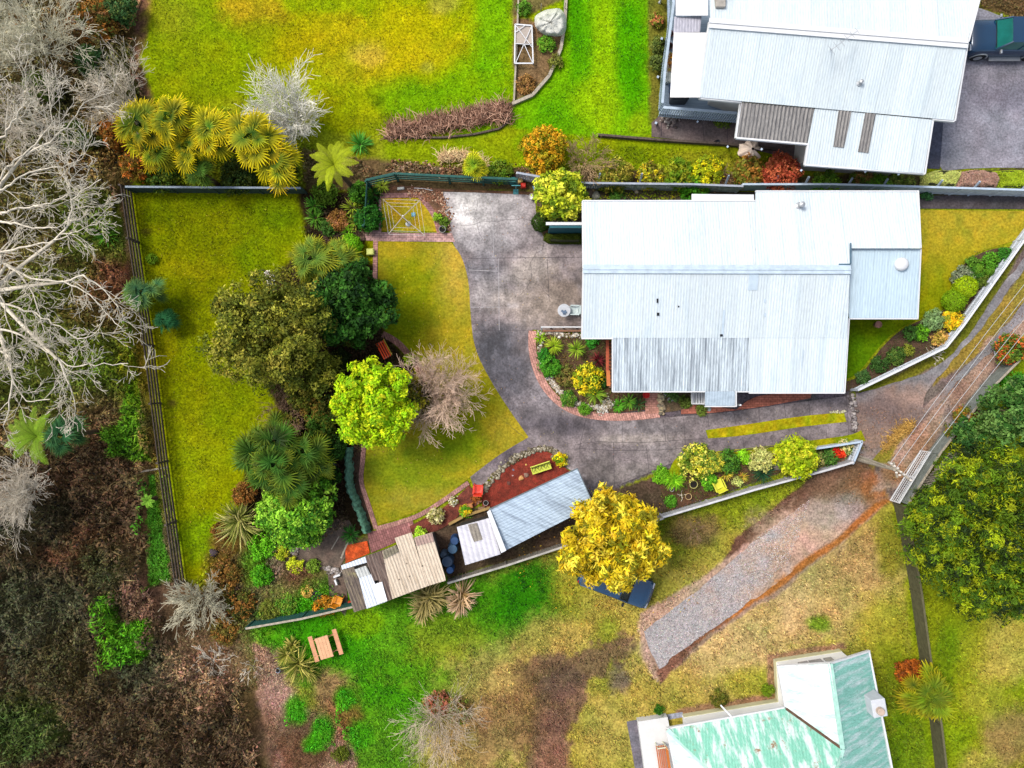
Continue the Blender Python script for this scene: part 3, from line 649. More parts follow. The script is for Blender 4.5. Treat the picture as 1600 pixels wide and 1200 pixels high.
BED4 = [(1600, 386), (1560, 386), (1528, 398), (1500, 418), (1486, 446), (1484, 478), (1440, 500), (1400, 520), (1372, 550), (1342, 590), (1322, 596), (1322, 612), (1345, 602), (1476, 545), (1500, 520), (1620, 345), (1610, 370)]
BED4 = [(1596, 388), (1562, 386), (1528, 396), (1500, 416), (1486, 446), (1484, 480), (1440, 499), (1402, 518), (1374, 546), (1342, 590), (1322, 596), (1322, 612), (1345, 600), (1474, 540), (1500, 512)]
sheet('garden_bed', BED4, 0.05, SOILF((96, 74, 58)), M_BED, 0.15)
sheet('garden_bed', [(912, 298), (1436, 302), (1436, 318), (912, 318)], 0.045, SOILF((92, 82, 62)), M_BED, 0.2)
sheet('garden_bed', [(600, 288), (700, 296), (836, 300), (840, 305), (690, 299), (694, 330), (706, 362), (688, 360), (680, 334), (664, 310), (656, 304), (598, 304)], 0.04, SOILF((122, 88, 66)), M_BED, 0.15)
sheet('garden_bed', [(840, 300), (912, 298), (912, 378), (852, 374), (838, 345)], 0.045, SOILF((112, 88, 66)), M_BED, 0.15)
sheet('garden_bed', [(562, 686), (567, 690), (561, 752), (571, 784), (583, 828), (574, 832), (546, 760), (545, 700)], 0.04, SOILF((72, 56, 44)), M_BED, 0.15)

# ------------------------------------------------------------------ plant builders
def rotate_rand(n, outward, spread, rs):
    """unit normals around 'outward' with random spread"""
    v = outward + rs.normal(size=(n, 3)) * spread
    return v / (np.linalg.norm(v, axis=1, keepdims=True) + 1e-9)
def leaves(cen, nor, size, col, rs, ratio=0.55, fold=0.0):
    """diamond leaves; cen,nor (N,3), size (N,), col (N,3) linear"""
    n = len(cen)
    r = rs.normal(size=(n, 3)); t = np.cross(nor, r); t /= np.linalg.norm(t, axis=1, keepdims=True) + 1e-9
    b = np.cross(nor, t); s = size[:, None]
    V = np.stack([cen - t * s, cen - b * s * ratio + nor * s * fold, cen + t * s, cen + b * s * ratio + nor * s * fold], 1).reshape(-1, 3)
    F = np.arange(n * 4).reshape(n, 4)
    return V, F, np.repeat(col, 4, 0)
def jitter(c, n, rs, v=0.18, h=0.08):
    b = np.array([lin1(x) * K for x in c]) * np.array([1, .97, .7])
    return np.clip(b * (1 + rs.normal(size=(n, 1)) * v) * (1 + rs.normal(size=(n, 3)) * h), 0.004, 0.85)
SEED = [100]
def newrs():
    SEED[0] += 1; return np.random.RandomState(SEED[0])
LF = 1.75      # leaf colours are for a single leaf; a crown reads darker through its own shade
def crown_mesh(lobes, cols, clump=0.42, per=26, leaf=0.13, dens=1.0, rs=None, up=-0.35, ratio=0.5, spread=0.7, spiky=0.0, weights=None, clumpvar=0.2):
    """lobes: (x,y,z,rx,ry,rz) in the thing's frame; clumps of leaves on the lobes' surfaces"""
    rs = rs or newrs(); CC = []; NN = []; SS = []; KK = []
    for (x, y, z, rx, ry, rz) in lobes:
        area = 4 * math.pi * ((rx * ry) ** 1.6 / 3 + 2 * (rx * rz) ** 1.6 / 3) ** (1 / 1.6)
        nc = max(3, int(area / (clump * clump * 2.2) * dens))
        d = rs.normal(size=(nc * 2, 3)); d /= np.linalg.norm(d, axis=1, keepdims=True); d = d[d[:, 2] > up][:nc]
        bump = 1 + 0.22 * (rs.rand(len(d)) - 0.6) 
        c0 = np.array([x, y, z]) + d * np.array([rx, ry, rz]) * bump[:, None]
        nrm = d / np.array([rx, ry, rz]); nrm /= np.linalg.norm(nrm, axis=1, keepdims=True)
        for i in range(len(d)):
            k = int(per * (0.6 + 0.8 * rs.rand())); cr = clump * (0.6 + 0.7 * rs.rand())
            o = rs.normal(size=(k, 3)); o /= np.linalg.norm(o, axis=1, keepdims=True); o *= (rs.rand(k, 1) ** 0.4) * cr
            o[:, 2] *= 0.8
            if spiky: o += nrm[i] * (rs.rand(k, 1) * cr * spiky)
            cc = c0[i] + o
            n_ = rotate_rand(k, nrm[i] * 0.6 + o / cr * 0.7 + np.array([0, 0, 0.45]), spread, rs)
            ci = rs.choice(len(cols), p=weights)
            base = jitter(cols[ci], 1, rs, clumpvar * 0.7, 0.04) * LF
            KK.append(np.clip(base * (1 + rs.normal(size=(k, 1)) * clumpvar) , 0.004, 0.85)); CC.append(cc); NN.append(n_); SS.append(leaf * (0.6 + 0.8 * rs.rand(k)))
    CC = np.vstack(CC); NN = np.vstack(NN); SS = np.concatenate(SS); KK = np.vstack(KK)
    return leaves(CC, NN, SS, KK, rs, ratio)
def trunk_part(root, h, r, lobes, mt, rs, name='trunk'):
    b = MB()
    b.tube([(0, 0, -0.1), (rs.normal() * .05, rs.normal() * .05, h * .3), (rs.normal() * .1, rs.normal() * .1, h * .62)], [r * 1.3, r, r * .75], 8)
    for (x, y, z, rx, ry, rz) in lobes:
        for k in range(3):
            q = (x + rs.normal() * rx * .45, y + rs.normal() * ry * .45, z + rz * .3 * rs.rand())
            s = (0, 0, h * (.25 + .3 * rs.rand()))
            m = ((s[0] + q[0]) / 2 + rs.normal() * .15, (s[1] + q[1]) / 2 + rs.normal() * .15, (s[2] + q[2]) / 2 + .2)
            b.tube([s, m, q], [r * .5, r * .33, r * .12], 5)
    return b.build(name, mt, root)
def knobs(rx, n, z, rz, seed, r0=.2, r1=.3, ry=None, hole=.0):
    """many small rounded lobes packed over a dome: (dx, dy, r, z, rz) in photo px"""
    rs = np.random.RandomState(seed); L = [(0, 0, rx * .58, z - rz * .45, rz * .7)]; ry = ry or rx
    for k in range(n):
        q = math.sqrt((k + .5) / n) * .86; a = k * 2.39996 + rs.normal() * .2; q *= 1 + .05 * rs.normal(); rr = rx * (r0 + (r1 - r0) * rs.rand())
        L.append((q * rx * math.cos(a), q * ry * math.sin(a), rr, z + rz * (.75 * math.sqrt(max(0, 1 - min(1, q) ** 2)) - .1 + .26 * rs.normal()), rz * (.22 + .14 * rs.rand())))
    return L
def tree(name, px, py, rpx, h, cols, label, cat='tree', lobes=None, clump=0.42, per=26, leaf=0.13, dens=1.0, group=None, trunk=0.16, barkm=None, zc=None, **kw):
    """crown centre at photo px (px,py); lobes given as (dx_px, dy_px, r_px, z, rz)"""
    rs = newrs(); zc = zc or h * 0.6
    c = P(px, py, zc); f = (H - zc) / H / S
    if lobes is None:
        lobes = [(0, 0, rpx * .72, zc, h * .4)]
        n = 7 if rpx > 25 else 4
        for k in range(n):
            a = 2 * math.pi * (k + rs.rand() * .5) / n; q = rpx * (.5 + .1 * rs.rand())
            lobes.append((q * math.cos(a), q * math.sin(a), rpx * (.38 + .12 * rs.rand()), zc - h * .05 + rs.normal() * h * .04, h * .25))
    L = [(dx * f, -dy * f, z, r * f, r * f, rz) for dx, dy, r, z, rz in lobes]
    root = empty(name, (c.x, c.y, 0), label, cat, group)
    V, F, C = crown_mesh(L, cols, clump, per, leaf, dens, rs, **kw)
    V[:, 2] = np.maximum(V[:, 2], 0.06)
    mesh_np('crown', V, F, M_LEAF, C, root)
    if trunk: trunk_part(root, h, trunk, L[:6], barkm or M_BARK, rs)
    return root
def shrub(px, py, rpx, h, cols, label, name='shrub', cat='shrub', leaf=0.07, clump=0.2, per=22, dens=0.8, group=None, stems=True, ry=None, **kw):
    rs = newrs(); zc = h * .45; c = P(px, py, h * .6); r = rpx / S * (H - h * .6) / H
    ryy = (ry or rpx) / rpx
    L = [(0, 0, zc, r * .8, r * .8 * ryy, h * .5)]
    for k in range(5):
        a = 2 * math.pi * (k + rs.rand() * .6) / 5
        L.append((r * .5 * math.cos(a), r * .5 * math.sin(a) * ryy, zc * (.8 + .3 * rs.rand()), r * .45, r * .45, h * .38))
    root = empty(name, (c.x, c.y, 0), label, cat, group)
    V, F, C = crown_mesh(L, cols, clump, per, leaf, dens, rs, **kw); V[:, 2] = np.maximum(V[:, 2], 0.05)
    mesh_np('foliage', V, F, M_LEAF, C, root)
    if stems:
        b = MB()
        for k in range(5):
            a = rs.rand() * 6.28; b.tube([(0, 0, 0), (math.cos(a) * r * .3, math.sin(a) * r * .3 * ryy, h * .4), (math.cos(a) * r * .6, math.sin(a) * r * .6 * ryy, h * .75)], [.03, .02, .008], 4)
        b.build('stem', M_BARK, root)
    return root
def ball_bush(px, py, rpx, h, cols, label, name='clipped_bush', leaf=0.05, group=None, cat='bush'):
    """tightly clipped bush: a dense shell of small leaves"""
    rs = newrs(); c = P(px, py, h * .55); r = rpx / S * (H - h * .55) / H; n = int(5200 * max(r, .25) ** 1.6 + 600)
    d = rs.normal(size=(n * 2, 3)); d /= np.linalg.norm(d, axis=1, keepdims=True); d = d[d[:, 2] > -.4][:n]
    rad = 1 + .05 * rs.normal(size=(len(d), 1)) + .06 * np.sin(d[:, :1] * 7 + 1) * np.cos(d[:, 1:2] * 6)
    cc = np.array([0, 0, h * .5]) + d * np.array([r, r, h * .5]) * rad
    nn = rotate_rand(len(d), d, .45, rs)
    col = np.clip(jitter(cols[0], len(d), rs, .2, .05) * 1.45, .004, .85)
    root = empty(name, (c.x, c.y, 0), label, cat, group)
    V, F, C = leaves(cc, nn, leaf * (.7 + .6 * rs.rand(len(d))), col, rs, .5); V[:, 2] = np.maximum(V[:, 2], .04)
    mesh_np('foliage', V, F, M_LEAF, C, root)
    b = MB(); b.tube([(0, 0, -.05), (0, 0, h * .5)], [.05, .03], 6); b.build('stem', M_BARK, root)
    return root
def strap_mesh(n, L, w, cols, rs, e0=15, e1=80, droop=0.5, seg=4, cen=(0, 0, 0), tipcol=None, vary=.25, f=1.4):
    """n arching strap leaves from one centre"""
    V = []; F = []; C = []; base = 0
    for i in range(n):
        az_ = rs.rand() * 2 * math.pi; t0 = rs.rand(); e = R(e0 + (e1 - e0) * t0); l = L * (1 - vary * rs.rand())
        p = np.array(cen, float) + np.array([math.cos(az_), math.sin(az_), 0]) * .03
        s = np.array([-math.sin(az_), math.cos(az_), 0]); dr = R(90) * droop * (1.2 - t0 * .6) / seg
        tw = rs.normal() * .5
        c = np.array([lin1(x) * K for x in cols[rs.randint(len(cols))]]) * f * (1 + .18 * rs.normal())
        tc = np.array([lin1(x) * K for x in tipcol]) * f if tipcol else c
        for k in range(seg + 1):
            t = k / seg; ww = w * (.55 + .9 * t if t < .45 else 1.0 * (1 - ((t - .45) / .55) ** 1.5) + .02) * .5
            sv = s * math.cos(tw) + np.array([0, 0, 1]) * math.sin(tw)
            V.append(p - sv * ww); V.append(p + sv * ww)
            cc = c * (1 - t ** 2) + tc * t ** 2; C += [cc, cc]
            d = np.array([math.cos(az_) * math.cos(e), math.sin(az_) * math.cos(e), math.sin(e)]); p = p + d * l / seg; e -= dr
            if k < seg: q = base + 2 * k; F.append((q, q + 1, q + 3, q + 2))
        base += 2 * (seg + 1)
    V = np.array(V); V[:, 2] = np.maximum(V[:, 2], .04)
    return V, np.array(F), np.clip(np.array(C), .004, .85)
def merge(parts):
    V = []; F = []; C = []; b = 0
    for v, f, c in parts: V.append(v); F.append(f + b); C.append(c); b += len(v)
    return np.vstack(V), np.vstack(F), np.vstack(C)
def spiky(px, py, rpx, cols, label, name='strap_leaved_plant', n=60, w=.05, h0=.1, heads=1, group=None, cat='plant', e0=10, e1=80, droop=.5, tipcol=None, zt=.5, spread=.5, trunk=False):
    rs = newrs(); z = h0 + zt; c = P(px, py, z); L = rpx / S * (H - z) / H * 1.08
    root = empty(name, (c.x, c.y, 0), label, cat, group); parts = []
    for k in range(heads):
        a = rs.rand() * 6.28; q = L * spread * (k > 0) * (.5 + .5 * rs.rand()); LL = L - q * .6
        parts.append(strap_mesh(n, LL, w, cols, rs, e0, e1, droop, 4, (q * math.cos(a), q * math.sin(a), h0 + (rs.rand() * .2 if heads > 1 else 0)), tipcol))
    V, F, C = merge(parts); mesh_np('leaves', V, F, M_LEAF, C, root)
    b = MB(); b.tube([(0, 0, -.05), (0, 0, h0 + .05)], [.07, .05], 7); b.build('stem', M_PALMTRUNK, root)
    return root
def fan_frond(p, az_, e, Lp, Rf, rs, cg, cy, nl=22, yellow=.5):
    V = []; F = []; C = []
    d = np.array([math.cos(az_) * math.cos(e), math.sin(az_) * math.cos(e), math.sin(e)]); s = np.array([-math.sin(az_), math.cos(az_), 0])
    q = p + d * Lp
    V += [p - s * .02, p + s * .02, q + s * .015, q - s * .015]; F.append((0, 1, 2, 3)); C += [cg] * 4
    e2 = e * .45 - R(14) + R(14) * rs.normal(); rl = .35 * rs.normal(); s = s * math.cos(rl) + np.array([0, 0, 1]) * math.sin(rl); d2 = np.array([math.cos(az_) * math.cos(e2), math.sin(az_) * math.cos(e2), math.sin(e2)])
    up = np.cross(d2, s)
    if up[2] < 0: up = -up
    for i in range(nl):
        a = R(-140 + 280 * i / (nl - 1)); r = Rf * (1 - .28 * abs(a) / R(140)) * (.92 + .14 * rs.rand())
        dr = d2 * math.cos(a) + s * math.sin(a); sd_ = -d2 * math.sin(a) + s * math.cos(a)
        sd_ = sd_ * .88 + up * (.5 if i % 2 else -.5) * (.6 + .8 * rs.rand()); w = r * .066; m = q + dr * r * .55 + up * .04; t = q + dr * r * (.85 + .3 * rs.rand()) + np.array([0, 0, -.2 * r * rs.rand()]) 
        b = len(V); V += [q - sd_ * .008, q + sd_ * .008, m + sd_ * w, m - sd_ * w, t + sd_ * .006, t - sd_ * .006]
        F += [(b, b + 1, b + 2, b + 3), (b + 3, b + 2, b + 4, b + 5)]
        lv = .8 + .4 * rs.rand(); mid = (cg * (1 - yellow * .35) + cy * yellow * .35) * lv; tip = (cg * (1 - yellow) + cy * yellow) * lv
        C += [cg, cg, mid, mid, tip, tip]
    return V, F, C
def palm_heads(root, heads, green, yel, yam, rs, nf=20, Rf=.74, Lp=.8):
    V = []; F = []; C = []
    for (x, y, z, sc) in heads:
        for k in range(nf):
            t = (k + .5) / nf; e = R(72 - 92 * t ** .8 + 8 * rs.normal()); az_ = k * 2.39996 + rs.normal() * .7
            g = np.array([lin1(v) * K for v in green]) * 1.35 * (1 + .3 * rs.normal()); yy = np.array([lin1(v) * K for v in yel]) * 1.7 * np.array([1, 1.12, .6]) * (1 + .1 * rs.normal())
            g = np.clip(g, .005, .8); yy = np.clip(yy, .005, .85)
            v, f, c = fan_frond(np.array([x, y, z]), az_, e, Lp * sc * (.45 + .6 * t) * (.75 + .45 * rs.rand()), Rf * sc * (.68 + .42 * rs.rand()), rs, g, yy, yellow=min(1, max(0, yam * (.3 + 1.3 * t) * (.7 + .6 * rs.rand()))))
            b = len(V); V += v; F += [tuple(b + i for i in q) for q in f]; C += c
    return mesh_np('crown', np.array(V), np.array(F), M_LEAF, np.array(C), root)
def fan_palm(px, py, rpx, h, label, green=(44, 88, 22), yel=(255, 196, 10), yam=.8, group=None, heads=None, nf=20, name='fan_palm', cat='palm'):
    rs = newrs(); c = P(px, py, h); R0 = rpx / S * (H - h) / H; sc = R0 / 1.35
    root = empty(name, (c.x, c.y, 0), label, cat, group)
    hs = [(0, 0, h, sc)] if not heads else [(dx / S * (H - z) / H, -dy / S * (H - z) / H, z, rr / S * (H - z) / H / 1.35) for dx, dy, rr, z in heads]
    palm_heads(root, hs, green, yel, yam, rs, nf)
    b = MB()
    for x, y, z, s in hs:
        b.tube([(x * .3, y * .3, -.1), (x * .6 + .05, y * .6, z * .5), (x, y, z)], [.15, .13, .12], 9)
    b.build('trunk', M_PALMTRUNK, root, smooth=True)
    return root
def fern_tree(px, py, rpx, h, label, col=(168, 182, 30), nf=12, name='tree_fern', dead=None, group=None):
    rs = newrs(); c = P(px, py, h); L = rpx / S * (H - h) / H * 1.08
    root = empty(name, (c.x, c.y, 0), label, 'tree fern', group); V = []; F = []; C = []
    for k in range(nf):
        az_ = k * 2 * math.pi / nf + rs.normal() * .12; l = L * (.85 + .2 * rs.rand()); e = R(34 + 22 * rs.rand()); p = np.array([0, 0, h]); seg = 16
        g = np.clip(np.array([lin1(v) * K for v in col]) * 1.35 * (1 + .15 * rs.normal()), .005, .85)
        s = np.array([-math.sin(az_), math.cos(az_), 0])
        for j in range(seg):
            d = np.array([math.cos(az_) * math.cos(e), math.sin(az_) * math.cos(e), math.sin(e)]); q = p + d * l / seg * 1.1; t = j / seg
            pl = L * .15 * (.85 + .3 * rs.rand()) * math.sin(math.pi * min(1, .18 + t * .85)) ** .8 + .03
            for sg in (-1, 1):
                for half in (0, .5):
                    a = p + (q - p) * half; dd = (s * sg * .93 + d * .36); tip = a + dd * pl + np.array([0, 0, -.18 * pl])
                    w = l / seg * .12; b = len(V)
                    V += [a - d * w, a + d * w, (a + tip) / 2 + d * w * 1.25, (a + tip) / 2 - d * w * 1.25]; F.append((b, b + 1, b + 2, b + 3))
                    V += [(a + tip) / 2 - d * w * 1.25, (a + tip) / 2 + d * w * 1.25, tip + d * .01, tip - d * .01]; F.append((b + 4, b + 5, b + 6, b + 7)); C += [g] * 8
            b = len(V); V += [p - s * .015, p + s * .015, q + s * .012, q - s * .012]; F.append((b, b + 1, b + 2, b + 3)); C += [g * .6] * 4
            p = q; e -= R(5.2)
    mesh_np('crown', np.array(V), np.array(F), M_LEAF, np.array(C), root)
    b = MB(); b.tube([(0, 0, -.1), (0, 0, h * .6), (0, 0, h)], [.16, .12, .14], 9); b.build('trunk', M_PALMTRUNK, root, smooth=True)
    return root

# bare trees --------------------------------------------------------
def branch(b, p, d, L, r, depth, rs, seglen=.28, wig=.22, kids=3, lift=.04, ratio=.62, rmin=.010, budget=None, fork=.5):
    n = max(2, int(L / seglen)); pts = [p.copy()]; rads = [r]; dirs = [d.copy()]
    for i in range(n):
        d = d + Vector(rs.normal(size=3)) * wig * (.6 if i == 0 else 1) * .6; d.z += lift; d.normalize()
        p = p + d * (L / n); pts.append(p.copy()); rads.append(max(rmin, r * (1 - .72 * (i + 1) / n))); dirs.append(d.copy())
    b.tube(pts, rads, 5 if r > .05 else 3, cap=False)
    if depth <= 0: return
    for k in range(kids):
        t = (k + .4 + .6 * rs.rand()) / kids; i = min(n, max(1, int(t * n + .5)))
        q = Vector(rs.normal(size=3)); q = (q - q.dot(dirs[i]) * dirs[i]).normalized()
        nd = (dirs[i] * (1 - fork * .45) + q * fork).normalized()
        branch(b, pts[i], nd, L * ratio * (.75 + .5 * rs.rand()), rads[i] * .68 + .002, depth - 1, rs, seglen * .85, wig, kids, lift, ratio, rmin, None, fork)
def bare_tree(name, px, py, rpx, h, label, mt, stems=7, depth=3, kids=4, lean=(0, 0), r0=.05, cat='tree', wig=.22, z0=.3, rmin=.010, trunk=0.1, el=(25, 75), ratio=.6, group=None):
    rs = newrs(); c = P(px, py, h * .5); Rw = rpx / S * (H - h * .5) / H
    root = empty(name, (c.x, c.y, 0), label, cat, group); b = MB()
    base = Vector((lean[0], lean[1], 0))
    t = MB(); t.tube([(base.x, base.y, -.1), (base.x * .8, base.y * .8, z0 * .6), (base.x * .7, base.y * .7, z0 + .05)], [trunk, trunk * .85, trunk * .7], 8); t.build('trunk', mt, root)
    s = Vector((base.x * .7, base.y * .7, z0))
    for k in range(stems):
        a = 2 * math.pi * (k + .4 * rs.rand()) / stems; e = R(el[0] + (el[1] - el[0]) * rs.rand()); d = Vector((math.cos(a) * math.cos(e), math.sin(a) * math.cos(e), math.sin(e)))
        tgt = Vector((math.cos(a) * Rw * .75, math.sin(a) * Rw * .75, h * .8)) * (.75 + .3 * rs.rand())
        dd = (tgt - s); Lk = dd.length * .72; d = (d * .45 + dd.normalized() * .55).normalized()
        branch(b, s, d, Lk, r0, depth, rs, wig=wig, kids=kids, rmin=rmin, ratio=ratio)
    b.build('branches', mt, root)
    return root
def limb_tree(name, base, limbs, label, mt, depth=3, kids=6, rmin=.011, sub=.42, dens=2.4, group=None):
    """big bare tree: main limbs traced in 3-D (photo px, height), side branches grown from them"""
    rs = newrs(); bp = P(base[0], base[1], 0)
    root = empty(name, (bp.x, bp.y, 0), label, 'tree', group); b = MB(); t = MB()
    starts = [P(l[0][0], l[0][1], l[0][2]) - bp for l in limbs]
    m = sum(starts, Vector((0, 0, 0))) / len(starts); f = Vector((m.x * .55, m.y * .55, m.z * .6))
    t.tube([(0, 0, -.1), (f.x * .4, f.y * .4, f.z * .55), tuple(f)], [.26, .2, .16], 10)
    for s in starts: t.tube([tuple(f), tuple((f + s) / 2 + Vector((0, 0, .1))), tuple(s)], [.13, .1, .07], 7)
    t.build('trunk', mt, root, smooth=True)
    for li, l in enumerate(limbs):
        pts = [P(*q) - bp for q in l]; r0 = .062
        # smooth resample
        pp = []
        for i in range(len(pts) - 1):
            L = (pts[i + 1] - pts[i]).length; n = max(1, int(L / .35))
            for k in range(n): pp.append(pts[i].lerp(pts[i + 1], k / n) + Vector(rs.normal(size=3)) * .035)
        pp.append(pts[-1]); tot = len(pp)
        rads = [max(.02, r0 * (1 - .85 * i / tot)) for i in range(tot)]; b.tube(pp, rads, 6, cap=False)
        for i in range(1, tot):
            for _ in range(int(dens * .35 + rs.rand())):
                d = (pp[i] - pp[i - 1]).normalized(); q = Vector(rs.normal(size=3)); q.z = q.z * .6 + .12; q = (q - q.dot(d) * d).normalized()
                nd = (d * .75 + q * .6).normalized()
                branch(b, pp[i], nd, (1.0 + 1.3 * (1 - .5 * i / tot)) * (.6 + .6 * rs.rand()) * .8, rads[i] * .45 + .006, depth, rs, .22, .2, 3, .02, sub + .16, rmin, None, .6)
    b.build('branches', mt, root)
    return root
# ------------------------------------------------------------------ roofs and buildings
def roof_mat(name, c, c2, thr=(.45, .75), streak=(1, .12, 1), rough=.45, metal=.0, rust=None, rustthr=(.62, .7), f=1.0, scale=2.2, spec=.4, cellw=0.0, seamc=None, rot=0.0, dirt=.12):
    """painted iron: weathering streaks down the slope, optional second coat colour and rust blotches"""
    if f > 1.04: f *= .78
    m, N, L, b = nodes(name)
    tc = N.new('ShaderNodeTexCoord'); mr = N.new('ShaderNodeMapping'); mr.inputs['Rotation'].default_value = (0, 0, rot); L.new(tc.outputs['Object'], mr.inputs[0])
    mp = N.new('ShaderNodeMapping'); mp.inputs['Scale'].default_value = streak; L.new(mr.outputs[0], mp.inputs[0])
    n1 = N.new('ShaderNodeTexNoise'); n1.inputs['Scale'].default_value = scale; n1.inputs['Detail'].default_value = 7; n1.inputs['Roughness'].default_value = .6; L.new(mp.outputs[0], n1.inputs['Vector'])
    r1 = N.new('ShaderNodeMapRange'); r1.inputs[1].default_value = thr[0]; r1.inputs[2].default_value = thr[1]; L.new(n1.outputs[0], r1.inputs[0])
    mx = N.new('ShaderNodeMix'); mx.data_type = 'RGBA'; L.new(r1.outputs[0], mx.inputs[0]); mx.inputs[6].default_value = (*lin(c, f), 1); mx.inputs[7].default_value = (*lin(c2, f), 1)
    n2 = N.new('ShaderNodeTexNoise'); n2.inputs['Scale'].default_value = 14; n2.inputs['Detail'].default_value = 6; L.new(mp.outputs[0], n2.inputs['Vector'])
    r2 = N.new('ShaderNodeMapRange'); r2.inputs[1].default_value = .3; r2.inputs[2].default_value = .7; r2.inputs[3].default_value = 1 - dirt; r2.inputs[4].default_value = 1 + dirt * .6; L.new(n2.outputs[0], r2.inputs[0])
    vm = N.new('ShaderNodeVectorMath'); vm.operation = 'SCALE'; L.new(mx.outputs[2], vm.inputs[0]); L.new(r2.outputs[0], vm.inputs['Scale']); out = vm.outputs[0]
    sx = N.new('ShaderNodeSeparateXYZ'); L.new(mr.outputs[0], sx.inputs[0]); dv = N.new('ShaderNodeMath'); dv.operation = 'DIVIDE'; dv.inputs[1].default_value = .82; L.new(sx.outputs[1 if streak[0] < streak[1] else 0], dv.inputs[0])
    flr = N.new('ShaderNodeMath'); flr.operation = 'FLOOR'; L.new(dv.outputs[0], flr.inputs[0]); wnn = N.new('ShaderNodeTexWhiteNoise'); wnn.noise_dimensions = '1D'; L.new(flr.outputs[0], wnn.inputs['W'])
    fr = N.new('ShaderNodeMath'); fr.operation = 'FRACT'; L.new(dv.outputs[0], fr.inputs[0]); lt = N.new('ShaderNodeMath'); lt.operation = 'LESS_THAN'; lt.inputs[1].default_value = .045; L.new(fr.outputs[0], lt.inputs[0])
    r4 = N.new('ShaderNodeMapRange'); r4.inputs[3].default_value = .94; r4.inputs[4].default_value = 1.04; L.new(wnn.outputs['Value'], r4.inputs[0])
    ml = N.new('ShaderNodeMath'); ml.operation = 'MULTIPLY_ADD'; ml.inputs[1].default_value = -.13; L.new(lt.outputs[0], ml.inputs[0]); L.new(r4.outputs[0], ml.inputs[2])
    v2 = N.new('ShaderNodeVectorMath'); v2.operation = 'SCALE'; L.new(out, v2.inputs[0]); L.new(ml.outputs[0], v2.inputs['Scale']); out = v2.outputs[0]
    if rust:
        n3 = N.new('ShaderNodeTexNoise'); n3.inputs['Scale'].default_value = 1.5; n3.inputs['Detail'].default_value = 8; n3.inputs['Roughness'].default_value = .75; L.new(mr.outputs[0], n3.inputs['Vector'])
        r3 = N.new('ShaderNodeMapRange'); r3.inputs[1].default_value = rustthr[0]; r3.inputs[2].default_value = rustthr[1]; L.new(n3.outputs[0], r3.inputs[0])
        m3 = N.new('ShaderNodeMix'); m3.data_type = 'RGBA'; L.new(r3.outputs[0], m3.inputs[0]); L.new(out, m3.inputs[6]); m3.inputs[7].default_value = (*lin(rust), 1); out = m3.outputs[2]
    L.new(out, b.inputs['Base Color']); b.inputs['Roughness'].default_value = rough; b.inputs['Metallic'].default_value = metal; b.inputs['Specular IOR Level'].default_value = spec
    return m
def plane3(a, b, c):
    A, B, C = P(*a), P(*b), P(*c); return A, (B - A).cross(C - A).normalized()
def corr(name, poly_px, plane, mt, parent, slope=(0, -1), pitch=.15, amp=.006, lift=0.0, under=True, laps=None):
    """corrugated sheet: convex outline seen in the photo, on a given plane, ribs along 'slope' (xy)"""
    p0, n = plane
    if n.z < 0: n = -n
    p0 = p0 + Vector((0, 0, lift))
    W = [rayplane(x, y, p0, n) for x, y in poly_px]
    sx, sy = Vector(slope).normalized(); v = np.array([sx, sy]); u = np.array([-sy, sx])
    Q = np.array([(w.x, w.y) for w in W]); U = Q @ u; Vv = Q @ v
    us = np.arange(U.min() + 1e-4, U.max(), pitch / 4); us = np.append(us, U.max() - 1e-4)
    VV = []; F = []; zf = lambda x, y: p0.z - (n.x * (x - p0.x) + n.y * (y - p0.y)) / n.z
    for i, uu in enumerate(us):
        c = []
        for k in range(len(Q)):
            a, b_ = k, (k + 1) % len(Q)
            if (U[a] - uu) * (U[b_] - uu) <= 0 and abs(U[a] - U[b_]) > 1e-9:
                t = (uu - U[a]) / (U[b_] - U[a]); c.append(Vv[a] + t * (Vv[b_] - Vv[a]))
        if len(c) < 2: c = [Vv.mean(), Vv.mean()]
        lo, hi = min(c), max(c); dz = amp * math.sin(2 * math.pi * uu / pitch)
        for q in (lo, hi):
            x, y = u * uu + v * q; VV.append((x, y, zf(x, y) + dz))
        if i: b0 = 2 * (i - 1); F.append((b0, b0 + 2, b0 + 3, b0 + 1))
    me = bpy.data.meshes.new(name); me.from_pydata(VV, [], F)
    bm = bmesh.new(); bm.from_mesh(me); bmesh.ops.recalc_face_normals(bm, faces=bm.faces)
    if sum(f.normal.z for f in bm.faces) < 0: bmesh.ops.reverse_faces(bm, faces=bm.faces)
    if under:      # sheet thickness: underside a little lower with a rim
        r = bmesh.ops.solidify(bm, geom=bm.faces[:], thickness=.03)
    bm.to_mesh(me); bm.free(); me.materials.append(mt)
    return link(name, me, parent, world=True)
def wbar(name, pts, w, h, mt, parent, n=None):
    b = MB()
    for a, c in zip(pts, pts[1:]): b.bar(a, c, w, h)
    return b.build(name, mt, parent, world=True)
def thing_at(name, px, py, label, cat, group=None, z=0.0):
    c = P(px, py, z); return empty(name, (c.x, c.y, z), label, cat, group)
WB = (232, 241, 250)
M_ROOF1 = roof_mat('pale_blue_iron_mat', (230, 242, 247), (212, 230, 240), (.5, .8), (1.2, .1, 1), f=1.18, scale=1.4)
M_ROOF1B = roof_mat('weathered_blue_iron_mat', (218, 232, 240), (150, 162, 172), (.42, .68), (2.5, .16, 1), f=1.2, scale=1.8, dirt=.3)
M_ROOF1C = roof_mat('bluer_iron_mat', (208, 230, 242), (196, 220, 234), (.4, .8), (1.2, .1, 1), f=1.22, scale=1.4)  # lean-to iron, a slightly darker and bluer colour than the main roof
M_ROOFN = roof_mat('white_iron_mat', (230, 242, 246), (214, 230, 238), (.5, .8), (1.2, .1, 1), f=1.18, scale=1.4, rot=R(6))
